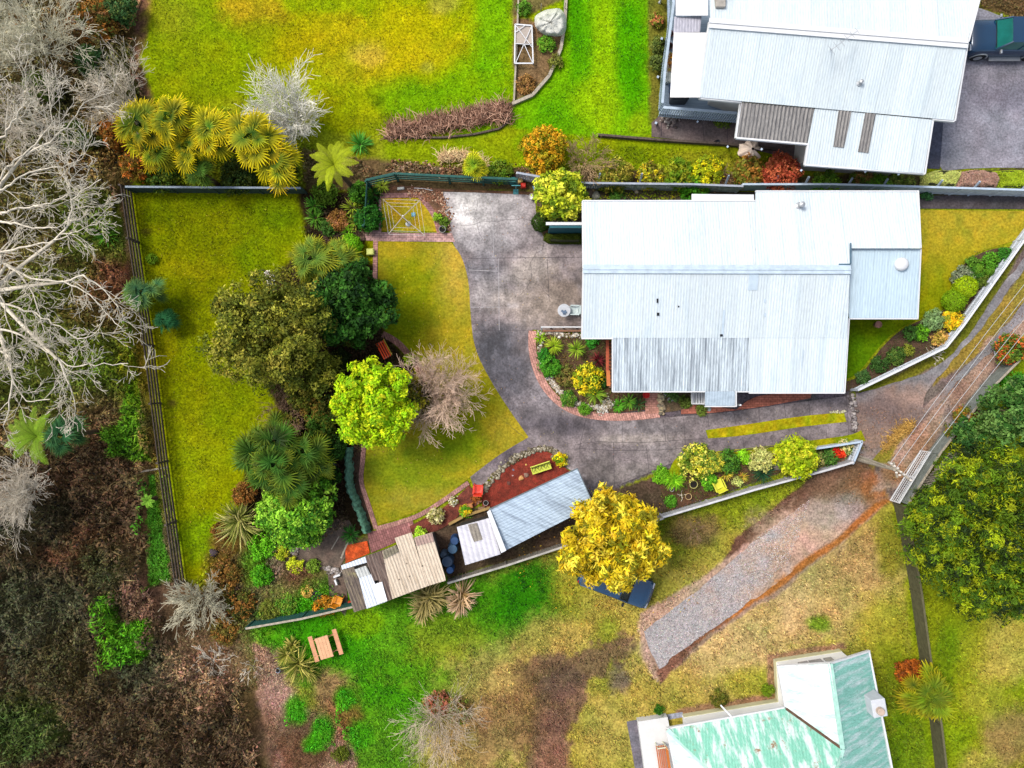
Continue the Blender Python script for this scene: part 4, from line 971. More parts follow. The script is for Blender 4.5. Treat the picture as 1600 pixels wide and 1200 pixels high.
M_CLEAR = roof_mat('translucent_sheet_mat', (150, 146, 142), (112, 110, 110), (.4, .62), (3, .3, 1), f=1.0, scale=5, dirt=.4, rot=R(6))

# main house -------------------------------------------------------
mh = thing_at('house', 1120, 470, 'large house in the middle with a long pale blue corrugated roof beside the curved driveway', 'house')
zN = lambda y: 3.8 - (420 - y) * .9 / 105
zS = lambda y: 3.8 - (y - 424) * .9 / 103
plN = plane3((912, 315, zN(315)), (1328, 315, zN(315)), (1000, 418, 3.8))
plS = plane3((912, 527, 2.9), (1320, 527, 2.9), (1000, 422, 3.8))
plL = plane3((958, 527, 2.88), (1320, 527, 2.88), (1000, 612, 2.45))
plE = plane3((1328, 388, 3.3), (1438, 388, 3.3), (1380, 497, 2.75))
rN = corr('roof', [(911, 315), (1180, 315), (1180, 419), (912, 419)], plN, M_ROOF1, mh)
corr('roof', [(1180.3, 300), (1434, 300), (1438, 388), (1329, 388), (1180.3, 388)], plN, M_ROOF1, mh)
corr('roof', [(1180.3, 388), (1328, 388), (1328, 419), (1180.3, 419)], plN, M_ROOF1, mh)
rS = corr('roof', [(912, 421), (1328, 421), (1324, 528), (910, 528)], plS, M_ROOF1, mh)
corr('verandah_roof', [(958, 528), (1170, 528), (1170, 611), (958, 611)], plL, M_ROOF1B, mh, amp=.014)['label'] = 'grey streaked weathered verandah roof'
corr('roof', [(1170.3, 528), (1324, 528), (1318, 613), (1170.3, 613)], plL, M_ROOF1, mh)
corr('extension_roof', [(1329, 389), (1438, 389), (1433, 497), (1326, 497)], plE, M_ROOF1C, mh)['label'] = 'slightly bluer lean-to roof'
A, B_ = rayplane(911, 419, *plN), rayplane(1329, 420, *plN)
b = MB(); b.bar(A + Vector((0, .08, .03)), B_ + Vector((0, .08, .03)), .2, .025); b.bar(A + Vector((0, -.17, .03)), B_ + Vector((0, -.17, .03)), .2, .025); b.bar(A + Vector((0, -.04, .06)), B_ + Vector((0, -.04, .06)), .09, .05)
b.build('ridge_cap', mat('ridge_blue_mat', (206, 224, 238), .4, var=.14, f=1.2), mh, world=True)
b = MB()
for (x0, y0, z0, x1, y1, z1) in ((910, 314, 2.9, 1180, 314, 2.9), (1180, 299, 2.78, 1435, 299, 2.78), (909, 529, 2.88, 958, 529, 2.88), (957, 612, 2.42, 1170, 612, 2.42), (1170, 614, 2.42, 1319, 614, 2.42), (1326, 498, 2.72, 1434, 498, 2.72),
                                 (957, 529, 2.86, 957, 612, 2.44), (1434, 299, 2.8, 1438, 388, 3.45), (1438, 389, 3.25, 1433, 498, 2.74), (1326, 498, 2.85, 1319, 614, 2.44), (910, 315, 2.9, 911, 420, 3.76), (911, 420, 3.76, 909, 529, 2.86)):
    b.bar(P(x0, y0, z0 - .05), P(x1, y1, z1 - .05), .07, .13)
b.build('gutter', M_WHITE, mh, world=True)
b = MB(); b.poly([tuple(P(x, y, 2.3).xy) for x, y in ((925, 326), (1190, 326), (1190, 310), (1424, 310), (1424, 486), (1316, 486), (1312, 598), (1176, 598), (1172, 520), (925, 516))], 0, 2.33); b.build('wall', M_TEAL, mh, world=True)
b = MB()
for x0, x1, y in ((1200, 1240, 309.4), (1300, 1350, 309.4)): b.poly([tuple(P(q, w, 2).xy) for q, w in ((x0, y), (x1, y), (x1, y + .6), (x0, y + .6))], 1.0, 2.1)
build_each(b, 'window', M_GLASS, mh, world=True)
# verandah under the weathered roof: deck, red balustrade, posts
b = MB(); b.poly([tuple(P(x, y, .6).xy) for x, y in ((952, 533), (1174, 533), (1174, 606), (952, 606))], 0, .6); b.build('verandah_deck', mat('deck_board_mat', (128, 92, 72), .8, var=.25, scale=8, stretch=(1, 8, 1)), mh, world=True)
b = MB()
for k in range(15): q = P(949.5, 533 + k * 4.7, .9); b.box((q.x, q.y, 1.1), (.035, .05, .95))
q0, q1 = P(949, 531, 1.6), P(949, 579, 1.6); b.bar(q0, q1, .16, .05); b.bar(P(949, 531, .7), P(949, 600, .7), .05, .07)
b.build('balustrade', M_REDWOOD, mh, world=True)
b = MB(); b.bar(P(950, 579, 1.62), P(951, 603, 1.62), .2, .05); b.build('balustrade', mat('orange_timber_mat', (214, 128, 72), .7, var=.15), mh, world=True)
b = MB()
for k in range(12): q = P(952, 537 + k * 5.6, .95); b.box((q.x + .12, q.y, .95), (.5, .05, .04))
build_each(b, 'joist', mat('orange_timber_mat', (214, 128, 72), .7, var=.15), mh, world=True)
b = MB()
for x in (960, 1020, 1080, 1160): q = P(x, 604, 1.2); b.box((q.x, q.y, 1.2), (.1, .1, 2.4))
build_each(b, 'verandah_post', M_WHITE, mh, world=True)
# porch roof and steps
plP = plane3((1102, 611, 2.45), (1150, 611, 2.45), (1120, 635, 2.25))
corr('porch_roof', [(1102, 611.5), (1149, 611.5), (1148, 634), (1101, 634)], plP, mat('porch_iron_mat', (196, 214, 228), .45, var=.15, f=1.1), mh, lift=.03)
b = MB(); b.bar(P(1101, 635, 2.2), P(1150, 635, 2.2), .06, .12); b.bar(P(1149.5, 610, 2.45), P(1149.5, 635, 2.25), .06, .2)
for x, y in ((1104, 632), (1147, 632)): q = P(x, y, 1); b.box((q.x, q.y, 1.05), (.09, .09, 2.1))
b.build('porch_frame', M_WHITE, mh, world=True)
b = MB()
for k in range(5): q = P(1083 + k * 4, 622, .6); b.box((q.x, q.y, .5 + k * .02), (.1, .6, .5))
b.bar(P(1081, 611, 1.1), P(1081, 631, 1.1), .05); b.bar(P(1100, 611, 1.1), P(1100, 631, 1.1), .05); b.bar(P(1081, 631, 1.1), P(1100, 631, 1.1), .05)
b.build('porch_rail', M_WHITE, mh, world=True)
# roof fittings
def vent(px, py, z, r, h, nm='vent_pipe', m=None, par=None):
    q = P(px, py, z); b = MB(); b.lathe([(r, -.15), (r, h * .7), (r * 1.5, h * .72), (r * 1.5, h * .85), (r * .3, h)], (q.x, q.y, z), 14)
    b.lathe([(r * 2.2, -.02), (r * 1.2, .05)], (q.x, q.y, z), 14); return b.build(nm, m or M_METAL, par, world=True, smooth=False)
vent(1249, 322, 3.0, .1, .5, par=mh)
q = P(1408, 413, 3.2); b = MB(); b.lathe([(.34, -.1), (.36, .05), (.34, .16), (.24, .24), (.1, .28)], (q.x, q.y, 3.18), 24); b.build('roof_ventilator', M_WHITE, mh, world=True, smooth=True)
b = MB()
for x, y, w, l in ((1027, 470, .09, .22), (1028, 491, .13, .16), (1060, 479, .07, .07), (1127, 524, .14, .12), (1062, 427, .16, .05)): q = rayplane(x, y, *plS); b.box((q.x, q.y, q.z + .03), (w, l, .04))
build_each(b, 'roof_flashing', M_BLACK, mh, world=True)
b = MB()
for y in (413.5, 427): b.bar(rayplane(1310, y, *(plN if y < 420 else plS)) + Vector((0, 0, .05)), rayplane(1328, y, *(plN if y < 420 else plS)) + Vector((0, 0, .05)), .09, .03)
b.bar(P(1329, 380, 3.55), P(1329, 412, 3.8), .06, .08)
build_each(b, 'barge_flashing', mat('flashing_blue_mat', (84, 112, 130), .5), mh, world=True)
fl = MB()
for x, y, w, l in ((1177, 440, .5, .9), (1130, 505, .12, 1.4), (1195, 470, .1, .2), (1195, 492, .1, .2), (1253, 568, .06, 1.5)): q = rayplane(x, y, *(plS if y < 528 else plL)); fl.box((q.x, q.y, q.z + .02), (w, l, .012), rx=math.atan(.25))
build_each(fl, 'roof_patch', mat('patch_iron_mat', (206, 224, 238), .45, var=.1, f=1.2), mh, world=True)
b = MB(); b.poly([tuple(P(x, y, 2.92).xy) for x, y in ((1081, 303), (1178, 304), (1178, 313.5), (1081, 313.5))], 2.84, 2.92); b.build('flat_awning', M_WHITE, mh, world=True)
# screen wall sticking out west of the house
sw = thing_at('screen_wall', 883, 352, 'teal screen wall with white capping sticking out from the house end above the clipped hedge', 'wall')
b = MB(); b.poly([tuple(P(x, y, 0).xy) for x, y in ((856, 364), (918, 364), (918, 368), (856, 368))], 0, 1.95); b.build('panel', M_TEAL, sw, world=True)
b = MB(); q0, q1 = P(853, 349.5, 1.98), P(914, 349.5, 1.98); b.bar(q0, q1, .16, .06); b.build('capping', M_WHITE, sw, world=True)
# low white garden rail by the patio corner
gr = thing_at('garden_rail', 880, 513, 'low white rail between the patio and the front flower bed', 'rail')
b = MB(); b.bar(P(845, 511, .5), P(910, 511, .5), .06); b.bar(P(846, 511, .5), P(846, 517, 0.05), .07)
for x in (860, 880, 900): q = P(x, 512, .2); b.box((q.x, q.y, .25), (.06, .06, .5))
b.build('rail', M_WHITE, gr, world=True)
b = MB(); b.bar(P(848, 517, .15), P(912, 517, .15), .1, .22); b.build('sleeper', mat('sleeper_mat', (150, 108, 84), .9, var=.25), gr, world=True)

# north-east house ---------------------------------------------------
nh = thing_at('house', 1300, 120, 'big top right house with white corrugated roof and raised deck with pale railings', 'house')
SL_ = (-.088, -1)
plA = plane3((1108, 36, 4.7), (1511, 68, 4.7), (1300, 171, 3.7)); plB = plane3((1110, 34, 4.7), (1511, 66, 4.7), (1300, -60, 3.7))
plC = plane3((1157, 158, 3.62), (1457, 187, 3.62), (1350, 265, 3.1))
corr('roof', [(1109, 36), (1511, 68), (1490, 188), (1092, 152)], plA, M_ROOFN, nh, SL_, pitch=.14, amp=.005)
corr('roof', [(1106, -90), (1545, -60), (1511, 67), (1110, 35)], plB, M_ROOFN, nh, SL_, pitch=.14, amp=.005)
corr('lean_to_roof', [(1273, 169), (1457, 187), (1443, 271), (1257, 257), (1262, 224)], plC, M_ROOFN, nh, SL_, pitch=.14, amp=.006)
corr('clear_roof', [(1157, 160), (1272.5, 169), (1261.5, 224.5), (1150, 215)], plC, M_CLEAR, nh, SL_, pitch=.2, amp=.028)['label'] = 'dirty grey see-through roofing over the side door'
corr('skylight_sheet', [(1311, 172), (1330, 174), (1320, 231), (1302, 229)], plC, M_CLEAR, nh, SL_, pitch=.17, amp=.026, lift=.05)
corr('skylight_sheet', [(1352, 176), (1369, 178), (1358, 239), (1341, 237)], plC, M_CLEAR, nh, SL_, pitch=.17, amp=.026, lift=.05)
b = MB()
A, B_ = P(1108, 35, 4.72), P(1512, 67, 4.72); b.bar(A + Vector((0, .1, 0)), B_ + Vector((0, .1, 0)), .26, .03); b.bar(A - Vector((0, .14, 0)), B_ - Vector((0, .14, 0)), .26, .03); b.bar(A + Vector((0, 0, .05)), B_ + Vector((0, 0, .05)), .09, .05)
b.build('ridge_cap', M_WHITE, nh, world=True)
b = MB()
for a, c in (((1092, 154, 3.66), (1158, 160, 3.62)), ((1456, 187, 3.62), (1490, 190, 3.62)), ((1257, 258, 3.12), (1444, 272, 3.05)), ((1457, 187, 3.6), (1444, 272, 3.05)), ((1257, 258, 3.1), (1262, 226, 3.3)), ((1150, 216, 3.3), (1262, 226, 3.3)), ((1157, 159, 3.58), (1149, 216, 3.28)),
             ((1108, 35, 4.62), (1091, 153, 3.66)), ((1511, 68, 4.62), (1491, 189, 3.62)), ((1512, 66, 4.62), (1545, -60, 3.66))): b.bar(P(a[0], a[1], a[2] - .06), P(c[0], c[1], c[2] - .06), .09, .16)
b.build('gutter', M_WHITE, nh, world=True)
b = MB(); b.poly([tuple(P(x, y, 3).xy) for x, y in ((1130, -60), (1525, -50), (1476, 168), (1448, 166), (1436, 248), (1274, 238), (1280, 170), (1172, 158), (1122, 140))], 0, 3.0); b.build('wall', mat('white_weatherboard_mat', (226, 222, 214), .6, var=.06, f=1.1), nh, world=True)
b = MB(); b.poly([tuple(P(x, y, 1.0).xy) for x, y in ((1042, -60), (1130, -60), (1130, 162), (1160, 168), (1158, 188), (1030, 178), (1044, 60))], .86, 1.0); b.build('deck', roof_mat('blue_deck_mat', (166, 186, 206), (140, 160, 182), (.4, .6), (.4, 8, 1), scale=2), nh, world=True)
# railings around the deck: each side top rail + balusters
def railing(nm, pts, h0, h1, mt, par, gap=.13):
    b = MB()
    for a, c in zip(pts, pts[1:]):
        A, C = P(a[0], a[1], h0), P(c[0], c[1], h0); L = (C - A).length; d = C - A; n = int(L / gap)
        b.bar(A + Vector((0, 0, h1 - h0)), C + Vector((0, 0, h1 - h0)), .14, .05); b.bar(A + Vector((0, 0, .1)), C + Vector((0, 0, .1)), .05, .05)
        for k in range(n + 1): q = A + d * (k / max(n, 1)); b.box((q.x, q.y, (h0 + h1) / 2), (.05, .05, h1 - h0), rz=math.atan2(d.y, d.x))
    return b.build(nm, mt, par, world=True)
railing('railing', [(1042, -60), (1046, 20), (1033, 120), (1029, 172)], .9, 1.9, M_BLUEWHITE, nh)
railing('railing', [(1029, 182), (1090, 187), (1156, 192)], .6, 1.9, M_BLUEWHITE, nh)
b = MB()
for x, y, x1, y1 in ((1025, 192, 1031, 172), (1028, 120, 1031, 118), (1034, 60, 1038, 58)): b.bar(P(x, y, 0), P(x, y, 1.9), .12)
for x, y in ((1090, 190), (1137, 229), (1190, 233), (1252, 266), (1352, 268), (1404, 272)): b.bar(P(x, y, 0), P(x + 0.0, y, 2.9 if x > 1100 else 1.0), .1)
b.bar(P(1030, 150, .3), P(1040, 110, 1.7), .05); b.bar(P(1032, 105, .3), P(1046, 60, 1.7), .05)
build_each(b, 'post', M_BLUEWHITE, nh, world=True)
aw = MB()
def awn(u, v): return P(1053 + (1104 - 1053) * u - (1 - u) * 6 * v - 10 * u * v, 51 + 101 * v, 3.3 + .5 * u - .12 * math.sin(math.pi * v))
aw.grid(awn, 8, 10); m_aw = mat('awning_cloth_mat', (246, 244, 242), .7, var=.03, f=1.4)
o = aw.build('awning', m_aw, nh, smooth=True, world=True)
aw = MB(); aw.grid(lambda u, v: P(1056 + 50 * u, -40 + 64 * v, 3.3 + .5 * u), 4, 4); aw.build('awning', m_aw, nh, smooth=True, world=True)
corr('clear_roof', [(1053, 26), (1096, 25), (1094, 50), (1052, 51)], plane3((1053, 26, 3.2), (1096, 25, 3.5), (1094, 50, 3.5)), mat('grey_clear_sheet_mat', (168, 168, 182), .4, var=.3, scale=7, stretch=(6, .5, 1)), nh, (-.03, -1), lift=-.08)
b = MB(); q = P(1122, 2, 4.2); b.box((q.x, q.y, 4.3), (.5, 1.1, .8)); b.build('chimney', mat('chimney_mat', (176, 170, 160), .8, var=.2), nh, world=True, bevel=.03)
b = MB(); b.bar(P(1298, 76, 4.4), P(1299, 78, 5.7), .04); A = P(1299, 78, 5.6); b.bar(A, A + Vector((1.3, .95, 0)), .03)
for k in range(6): c = A + Vector((1.3, .95, 0)) * (k / 5); b.bar(c + Vector((-.15, .2, 0)) * (1.2 - k * .1), c - Vector((-.15, .2, 0)) * (1.2 - k * .1), .015)
b.build('aerial', M_METAL, nh, world=True)
vent(1343, 130, 4.1, .07, .3, par=nh)
# barbecue on the deck
bb = empty('barbecue', tuple(P(1058, 157, 1.0)), 'black covered barbecue on the blue deck in front of the white awning', 'barbecue')
b = MB(); b.box((0, 0, .42), (.95, .55, .84)); b.build('cover', M_BLACK, bb, bevel=.08)
b = MB(); b.grid(lambda u, v: (-.45 + .9 * u, -.28 + .56 * v, .83 + .22 * math.sin(math.pi * v)), 6, 6); b.build('hood', M_BLACK, bb, smooth=True)
tb = empty('deck_table', tuple(P(1147, 161, 1.0)), 'dark framed glass table on the blue deck under the house eave', 'table')
b = MB(); b.box((0, 0, .72), (.9, .7, .04)); b.build('table_top', M_GLASS, tb)
for sx in (-.4, .4):
    for sy in (-.3, .3): b = MB(); b.box((sx, sy, .35), (.05, .05, .7)); b.build('leg', M_BLACK, tb)

# south-east house ---------------------------------------------------
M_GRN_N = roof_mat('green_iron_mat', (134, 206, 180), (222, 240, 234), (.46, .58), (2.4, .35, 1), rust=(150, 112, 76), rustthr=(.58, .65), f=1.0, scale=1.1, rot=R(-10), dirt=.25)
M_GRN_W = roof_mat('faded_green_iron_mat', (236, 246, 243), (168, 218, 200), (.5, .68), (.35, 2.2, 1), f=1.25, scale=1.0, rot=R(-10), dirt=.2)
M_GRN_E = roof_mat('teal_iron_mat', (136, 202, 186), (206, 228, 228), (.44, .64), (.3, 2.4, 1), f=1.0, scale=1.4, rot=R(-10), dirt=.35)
sh = thing_at('house', 1260, 1150, 'house at the bottom right with a faded green corrugated iron roof streaked with rust', 'house')
EZ = 2.5; RZ = 3.9
p1 = plane3((1043, 1140, EZ), (1226, 1107, EZ), (1316, 1170, RZ)); p2 = plane3((1216, 1042, EZ), (1228, 1107, EZ), (1316, 1170, RZ)); 
p3 = plane3((1297, 1037, RZ), (1316, 1170, RZ), (1357, 1018, EZ)); p4 = plane3((1043, 1140, EZ), (1062, 1240, EZ), (1112, 1203, 3.6))
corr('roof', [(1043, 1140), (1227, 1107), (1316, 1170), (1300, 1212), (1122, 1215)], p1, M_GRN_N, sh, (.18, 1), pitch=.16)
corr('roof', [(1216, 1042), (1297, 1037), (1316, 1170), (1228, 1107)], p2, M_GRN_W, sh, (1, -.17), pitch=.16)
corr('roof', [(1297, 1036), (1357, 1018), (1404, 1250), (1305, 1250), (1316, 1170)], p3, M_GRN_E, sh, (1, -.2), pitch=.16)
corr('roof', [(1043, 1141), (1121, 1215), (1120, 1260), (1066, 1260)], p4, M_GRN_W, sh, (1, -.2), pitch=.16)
M_GCAP = mat('green_ridge_mat', (176, 222, 206), .5, var=.15)
b = MB(); U_ = Vector((0, 0, .04))
for a, c in (((1043, 1140, EZ), (1122, 1215, RZ - .25)), ((1297, 1037, RZ), (1316, 1170, RZ)), ((1316, 1170, RZ), (1304, 1210, RZ))): b.bar(P(*a) + U_, P(*c) + U_, .24, .04)
build_each(b, 'ridge_cap', M_GCAP, sh, world=True)
b = MB(); b.bar(P(1228, 1107, EZ + .03), P(1316, 1170, RZ + .02), .14, .03); b.build('valley', mat('valley_mat', (92, 70, 54), .9, var=.3), sh, world=True)
b = MB()
for a, c in (((1042, 1138, EZ), (1227, 1105, EZ)), ((1215, 1040, EZ), (1227, 1106, EZ)), ((1357, 1017, EZ), (1400, 1235, EZ)), ((1297, 1036, RZ), (1358, 1017, EZ)), ((1215, 1041, EZ), (1297, 1036, RZ)), ((1042, 1140, EZ), (1062, 1240, EZ))): b.bar(P(a[0], a[1], a[2] - .09), P(c[0], c[1], c[2] - .09), .1, .14)
b.build('gutter', M_WHITE, sh, world=True)
b = MB(); b.poly([tuple(P(x, y, 0).xy) for x, y in ((1066, 1116), (1212, 1092), (1209, 1030), (1310, 1014), (1350, 1200), (1360, 1250), (1075, 1250))], 0, EZ - .12)
b.build('wall', mat('white_wall_mat', (250, 250, 248), .6, var=.03, f=1.7), sh, world=True)
b = MB(); b.poly([tuple(P(x, y, 0).xy) for x, y in ((1065.4, 1115.4), (1211.4, 1091.2), (1208.2, 1029.4), (1310.6, 1013.2), (1311, 1014), (1209.4, 1030.4), (1212.4, 1092.4), (1066, 1116.2))], 0.0, .4); b.build('foundation', mat('yellow_plaster_mat', (240, 236, 190), .7, var=.06, f=1.15), sh, world=True)
b = MB()
for t0, t1 in ((.26, .40), (.42, .60), (.64, .76)):
    A, C = P(1209, 1029.2, 0), P(1310, 1013.2, 0); q0, q1 = A.lerp(C, t0), A.lerp(C, t1); b.bar(q0 + Vector((0, .03, 1.5)), q1 + Vector((0, .03, 1.5)), .05, 1.0)
build_each(b, 'window', mat('window_grey_mat', (196, 196, 204), .15, spec=.8, f=1.1), sh, world=True)
b = MB(); b.bar(P(1126, 1102, .05), P(1127, 1103, 2.3), .08); b.bar(P(1127, 1103, 2.3), P(1145, 1122, 2.45), .08); b.build('downpipe', M_WHITE, sh, world=True)
b = MB(); q = P(1362, 1096, 2.8); b.box((q.x, q.y, 1.8), (.75, .95, 3.6), rz=R(10)); b.build('chimney', mat('white_chimney_mat', (226, 230, 236), .7, var=.08, f=1.1), sh, world=True, bevel=.03)
b = MB(); q = P(1377, 1113, 3.6); b.lathe([(.2, 0), (.2, .2), (.16, .24), (.05, .24)], (q.x - .1, q.y + .1, 3.6), 16); b.build('chimney_pot', mat('pot_stone_mat', (200, 178, 160), .8), sh, world=True)
# porch slab and dark apron
b = MB(); b.poly([tuple(P(x, y, .15).xy) for x, y in ((995, 1123), (1041, 1116), (1066, 1250), (1014, 1260))], 0, .5); b.build('porch_slab', mat('white_slab_mat', (232, 232, 230), .7, var=.05, f=1.25), sh, world=True)
sheet('side_path', [(979, 1127), (996, 1124), (1014, 1210), (994, 1212)], .03, flatcol((112, 108, 116), .2, 12), M_CONC, .2)
sheet('side_path', [(1042, 1116), (1066, 1112), (1068, 1120), (1045, 1124)], .03, flatcol((166, 168, 182), .1, 12), M_CONC, .2)

# garden sheds -------------------------------------------------------
M_SHED = roof_mat('shed_blue_iron_mat', (196, 216, 234), (150, 166, 184), (.48, .7), (3, .25, 1), rust=(176, 130, 138), rustthr=(.66, .8), f=1.0, scale=1.6, rot=R(-62), dirt=.3)
gs = thing_at('shed', 845, 800, 'long blue grey corrugated shed between the red bark bed and the yellow tree', 'shed')
pg = plane3((762, 795, 2.5), (902, 733, 2.5), (927, 790, 2.2))
corr('roof', [(764, 797), (902, 733), (927, 790), (790, 860)], pg, M_SHED, gs, (1, .46), pitch=.16)
b = MB(); b.bar(P(764, 796, 2.46), P(902, 732, 2.46), .06, .1); b.bar(P(902, 732, 2.44), P(928, 790, 2.15), .06, .1); b.build('barge', mat('shed_barge_mat', (112, 124, 130), .6), gs, world=True)
b = MB(); b.poly([tuple(P(x, y, 2.0).xy) for x, y in ((770, 802), (898, 742), (918, 788), (792, 850))], 0, 2.05); b.build('wall', mat('shed_wall_mat', (120, 116, 104), .8), gs, world=True)
b = MB(); b.poly([tuple(P(x, y, 2.52).xy) for x, y in ((761, 800), (766, 796), (791, 860), (783, 864))], 2.45, 2.56); b.build('barge_board', M_WHITE, gs, world=True)
ws = thing_at('shed', 748, 846, 'small white lean-to shed with one dirty roof sheet beside the blue barrels', 'shed')
pw = plane3((712, 824, 2.1), (766, 809, 2.3), (782, 866, 2.2))
M_WSH = roof_mat('white_shed_iron_mat', (228, 226, 234), (206, 206, 216), (.45, .8), (1, .2, 1), f=1.25, rot=R(-70))
corr('roof', [(712, 824), (766, 809), (782, 866), (727, 883)], pw, M_WSH, ws, (.25, -1), pitch=.28, amp=.02)
corr('roof_sheet', [(731, 820), (745, 817), (754, 843), (740, 847)], pw, mat('mossy_sheet_mat', (150, 142, 130), .8, var=.3, scale=8), ws, (.25, -1), pitch=.2, amp=.02, lift=.05)
b = MB(); b.poly([tuple(P(x, y, 1.9).xy) for x, y in ((716, 828), (762, 815), (777, 862), (731, 876))], 0, 1.95); b.build('wall', mat('dark_shed_wall_mat', (70, 66, 62), .8), ws, world=True)
os_ = thing_at('shed', 615, 893, 'old patchwork shed roofed in cream, rusty and clear corrugated sheets beside the flax clump', 'shed')
po = plane3((531, 885, 2.4), (678, 832, 2.4), (697, 907, 2.15)); DS = (.33, -1)
M_OC = roof_mat('cream_fibro_mat', (232, 214, 190), (206, 186, 160), (.5, .72), (2.5, .3, 1), rust=(110, 104, 98), rustthr=(.68, .74), f=1.0, scale=2.5, rot=R(-20), dirt=.25)
M_OR = roof_mat('rusty_iron_mat', (142, 122, 110), (104, 82, 72), (.4, .6), (4, .3, 1), f=1.0, scale=2.2, rot=R(-20), dirt=.45)
M_OG = roof_mat('mossy_iron_mat', (150, 134, 112), (112, 98, 88), (.4, .6), (3, .3, 1), rust=(168, 160, 110), rustthr=(.55, .7), f=1.0, scale=2.6, rot=R(-20), dirt=.45)
M_OW = roof_mat('clear_white_sheet_mat', (238, 244, 252), (214, 224, 236), (.5, .8), (1, .3, 1), f=1.35, rot=R(-20), dirt=.08)
for nm, pl_, mt_, lf in (('roof', [(533, 890), (552, 883), (577, 949), (553, 957)], M_OG, 0), ('roof_sheet', [(532, 884), (570, 870), (573, 879), (534, 890)], M_OW, .06), ('roof_sheet', [(554, 890), (572, 884), (579, 898), (560, 903)], mat('grey_clear_mat', (206, 208, 204), .5, var=.12), .03),
                         ('roof_sheet', [(560, 902), (579, 896), (586, 914), (596, 910), (604, 940), (573, 951)], M_OW, .01), ('roof_sheet', [(582, 914), (597, 909), (605, 939), (590, 944)], mat('bright_sheet_mat', (250, 250, 252), .5, var=.04, f=1.5), .07), ('roof', [(570, 869), (598, 860), (628, 930), (604, 940), (592, 906), (584, 908)], M_OR, .02),
                         ('roof', [(597, 861), (619, 852), (648, 923), (613, 936)], M_OC, .03), ('roof', [(616, 841), (643, 832), (668, 916), (645, 924)], M_OC, .05), ('roof', [(647, 840), (675, 832), (697, 907), (667, 916)], M_OC, .03), ('roof_sheet', [(648, 841), (675, 832.5), (679, 846), (651, 853)], mat('stained_fibro_mat', (188, 160, 148), .8, var=.15), .07), ('roof_sheet', [(598, 861), (618, 853), (623, 862), (600, 874)], mat('lichen_sheet_mat', (140, 132, 112), .9, var=.3, scale=6), .09)):
    corr(nm, pl_, po, mt_, os_, DS, pitch=.17, amp=.022, lift=lf)
b = MB(); b.poly([tuple(P(x, y, 2).xy) for x, y in ((540, 890), (672, 842), (690, 902), (560, 948))], 0, 1.95); b.build('wall', mat('old_board_mat', (104, 96, 88), .9, var=.3), os_, world=True)
b = MB()
for k, (x, y) in enumerate(((600, 880), (624, 905), (636, 880), (640, 900), (660, 884))): q = rayplane(x, y, *po); b.box((q.x, q.y, q.z + .05), (.08, .05, .04), rz=k)
build_each(b, 'roof_debris', M_DARKWOOD, os_, world=True)
# ------------------------------------------------------------------ fences
def fence(name, pts, h, label, kind, mt, post_mt=None, at='top', cat='fence', gap=2.0, rails=3, group=None, boardw=.12, cap=None, posts=True):
    W = [P(x, y, h if at == 'top' else 0) for x, y in pts]
    W = [Vector((w.x, w.y, 0)) for w in W]
    root = empty(name, tuple(W[0]), label, cat, group); b = MB(); pb = []
    for a, c in zip(W, W[1:]):
        d = c - a; L = d.length; u = d / L; ang = math.atan2(u.y, u.x); nrm = Vector((-u.y, u.x, 0))
        if kind == 'rails':
            for k in range(rails):
                z = h * (k + .75) / (rails - .05) - .05; b.bar(a + Vector((0, 0, z)) + nrm * .06, c + Vector((0, 0, z)) + nrm * .06, .035, h / rails * .5)
        elif kind == 'boards':
            n = int(L / (boardw * 1.12))
            for k in range(n):
                q = a + u * ((k + .5) * L / n); hh = h * (1 + .02 * rnd.uniform(-1, 1)); b.box((q.x, q.y, hh / 2), (boardw, .022, hh), rz=ang, rx=rnd.uniform(-.02, .02))
            for z in (.3, h * .8): b.bar(a + Vector((0, 0, z)) + nrm * .04, c + Vector((0, 0, z)) + nrm * .04, .05, .08)
        elif kind == 'solid':
            for k in range(rails):
                z = h * (k + .5) / rails; b.bar(a + Vector((0, 0, z)), c + Vector((0, 0, z)), .03, h / rails * .94)
        n = max(1, int(L / gap)) if posts else 0
        for k in range(n + 1 if c is W[-1] or (c - W[-1]).length < 1e-6 else n):
            if posts: pb.append((a + u * (k * L / n), ang))
    b.build({'rails': 'rails', 'boards': 'palings', 'solid': 'panel'}[kind], mt, root, world=True)
    if cap:
        c_ = MB()
        for a, c in zip(W, W[1:]): c_.bar(a + Vector((0, 0, h + .02)), c + Vector((0, 0, h + .02)), .11, .04)
        c_.build('top_rail', cap, root, world=True)
    for q, ang in pb:
        p = MB(); p.box((q.x, q.y, h * .5 - .02), (.1, .12, h + .02), rz=ang); p.build('post', post_mt or mt, root, world=True)
    return root
fence('rail_fence', [(205, 298), (240, 540), (262, 720), (288, 908)], 1.25, 'long dark four-rail timber fence along the left side of the west lawn', 'rails', M_DARKWOOD, at='base', rails=4, gap=2.4)
fence('board_fence', [(196, 292), (330, 293), (470, 294)], 1.1, 'dark green board fence along the top of the west lawn under the yellow palms', 'solid', mat('dark_green_board_mat', (52, 74, 66), .85, var=.3, scale=5), rails=4, cap=M_GREYFENCE, gap=2.2)
fence('trellis_fence', [(572, 281), (616, 271), (700, 275), (808, 280)], 1.4, 'green painted rail fence behind the clothes line', 'rails', M_GREENWOOD, rails=4, gap=1.8, cap=M_GREENWOOD)
fence('trellis_fence', [(571, 283), (567, 352)], 1.3, 'short green rail fence running down beside the leafy bed left of the clothes line', 'rails', M_GREENWOOD, rails=2, gap=1.5)
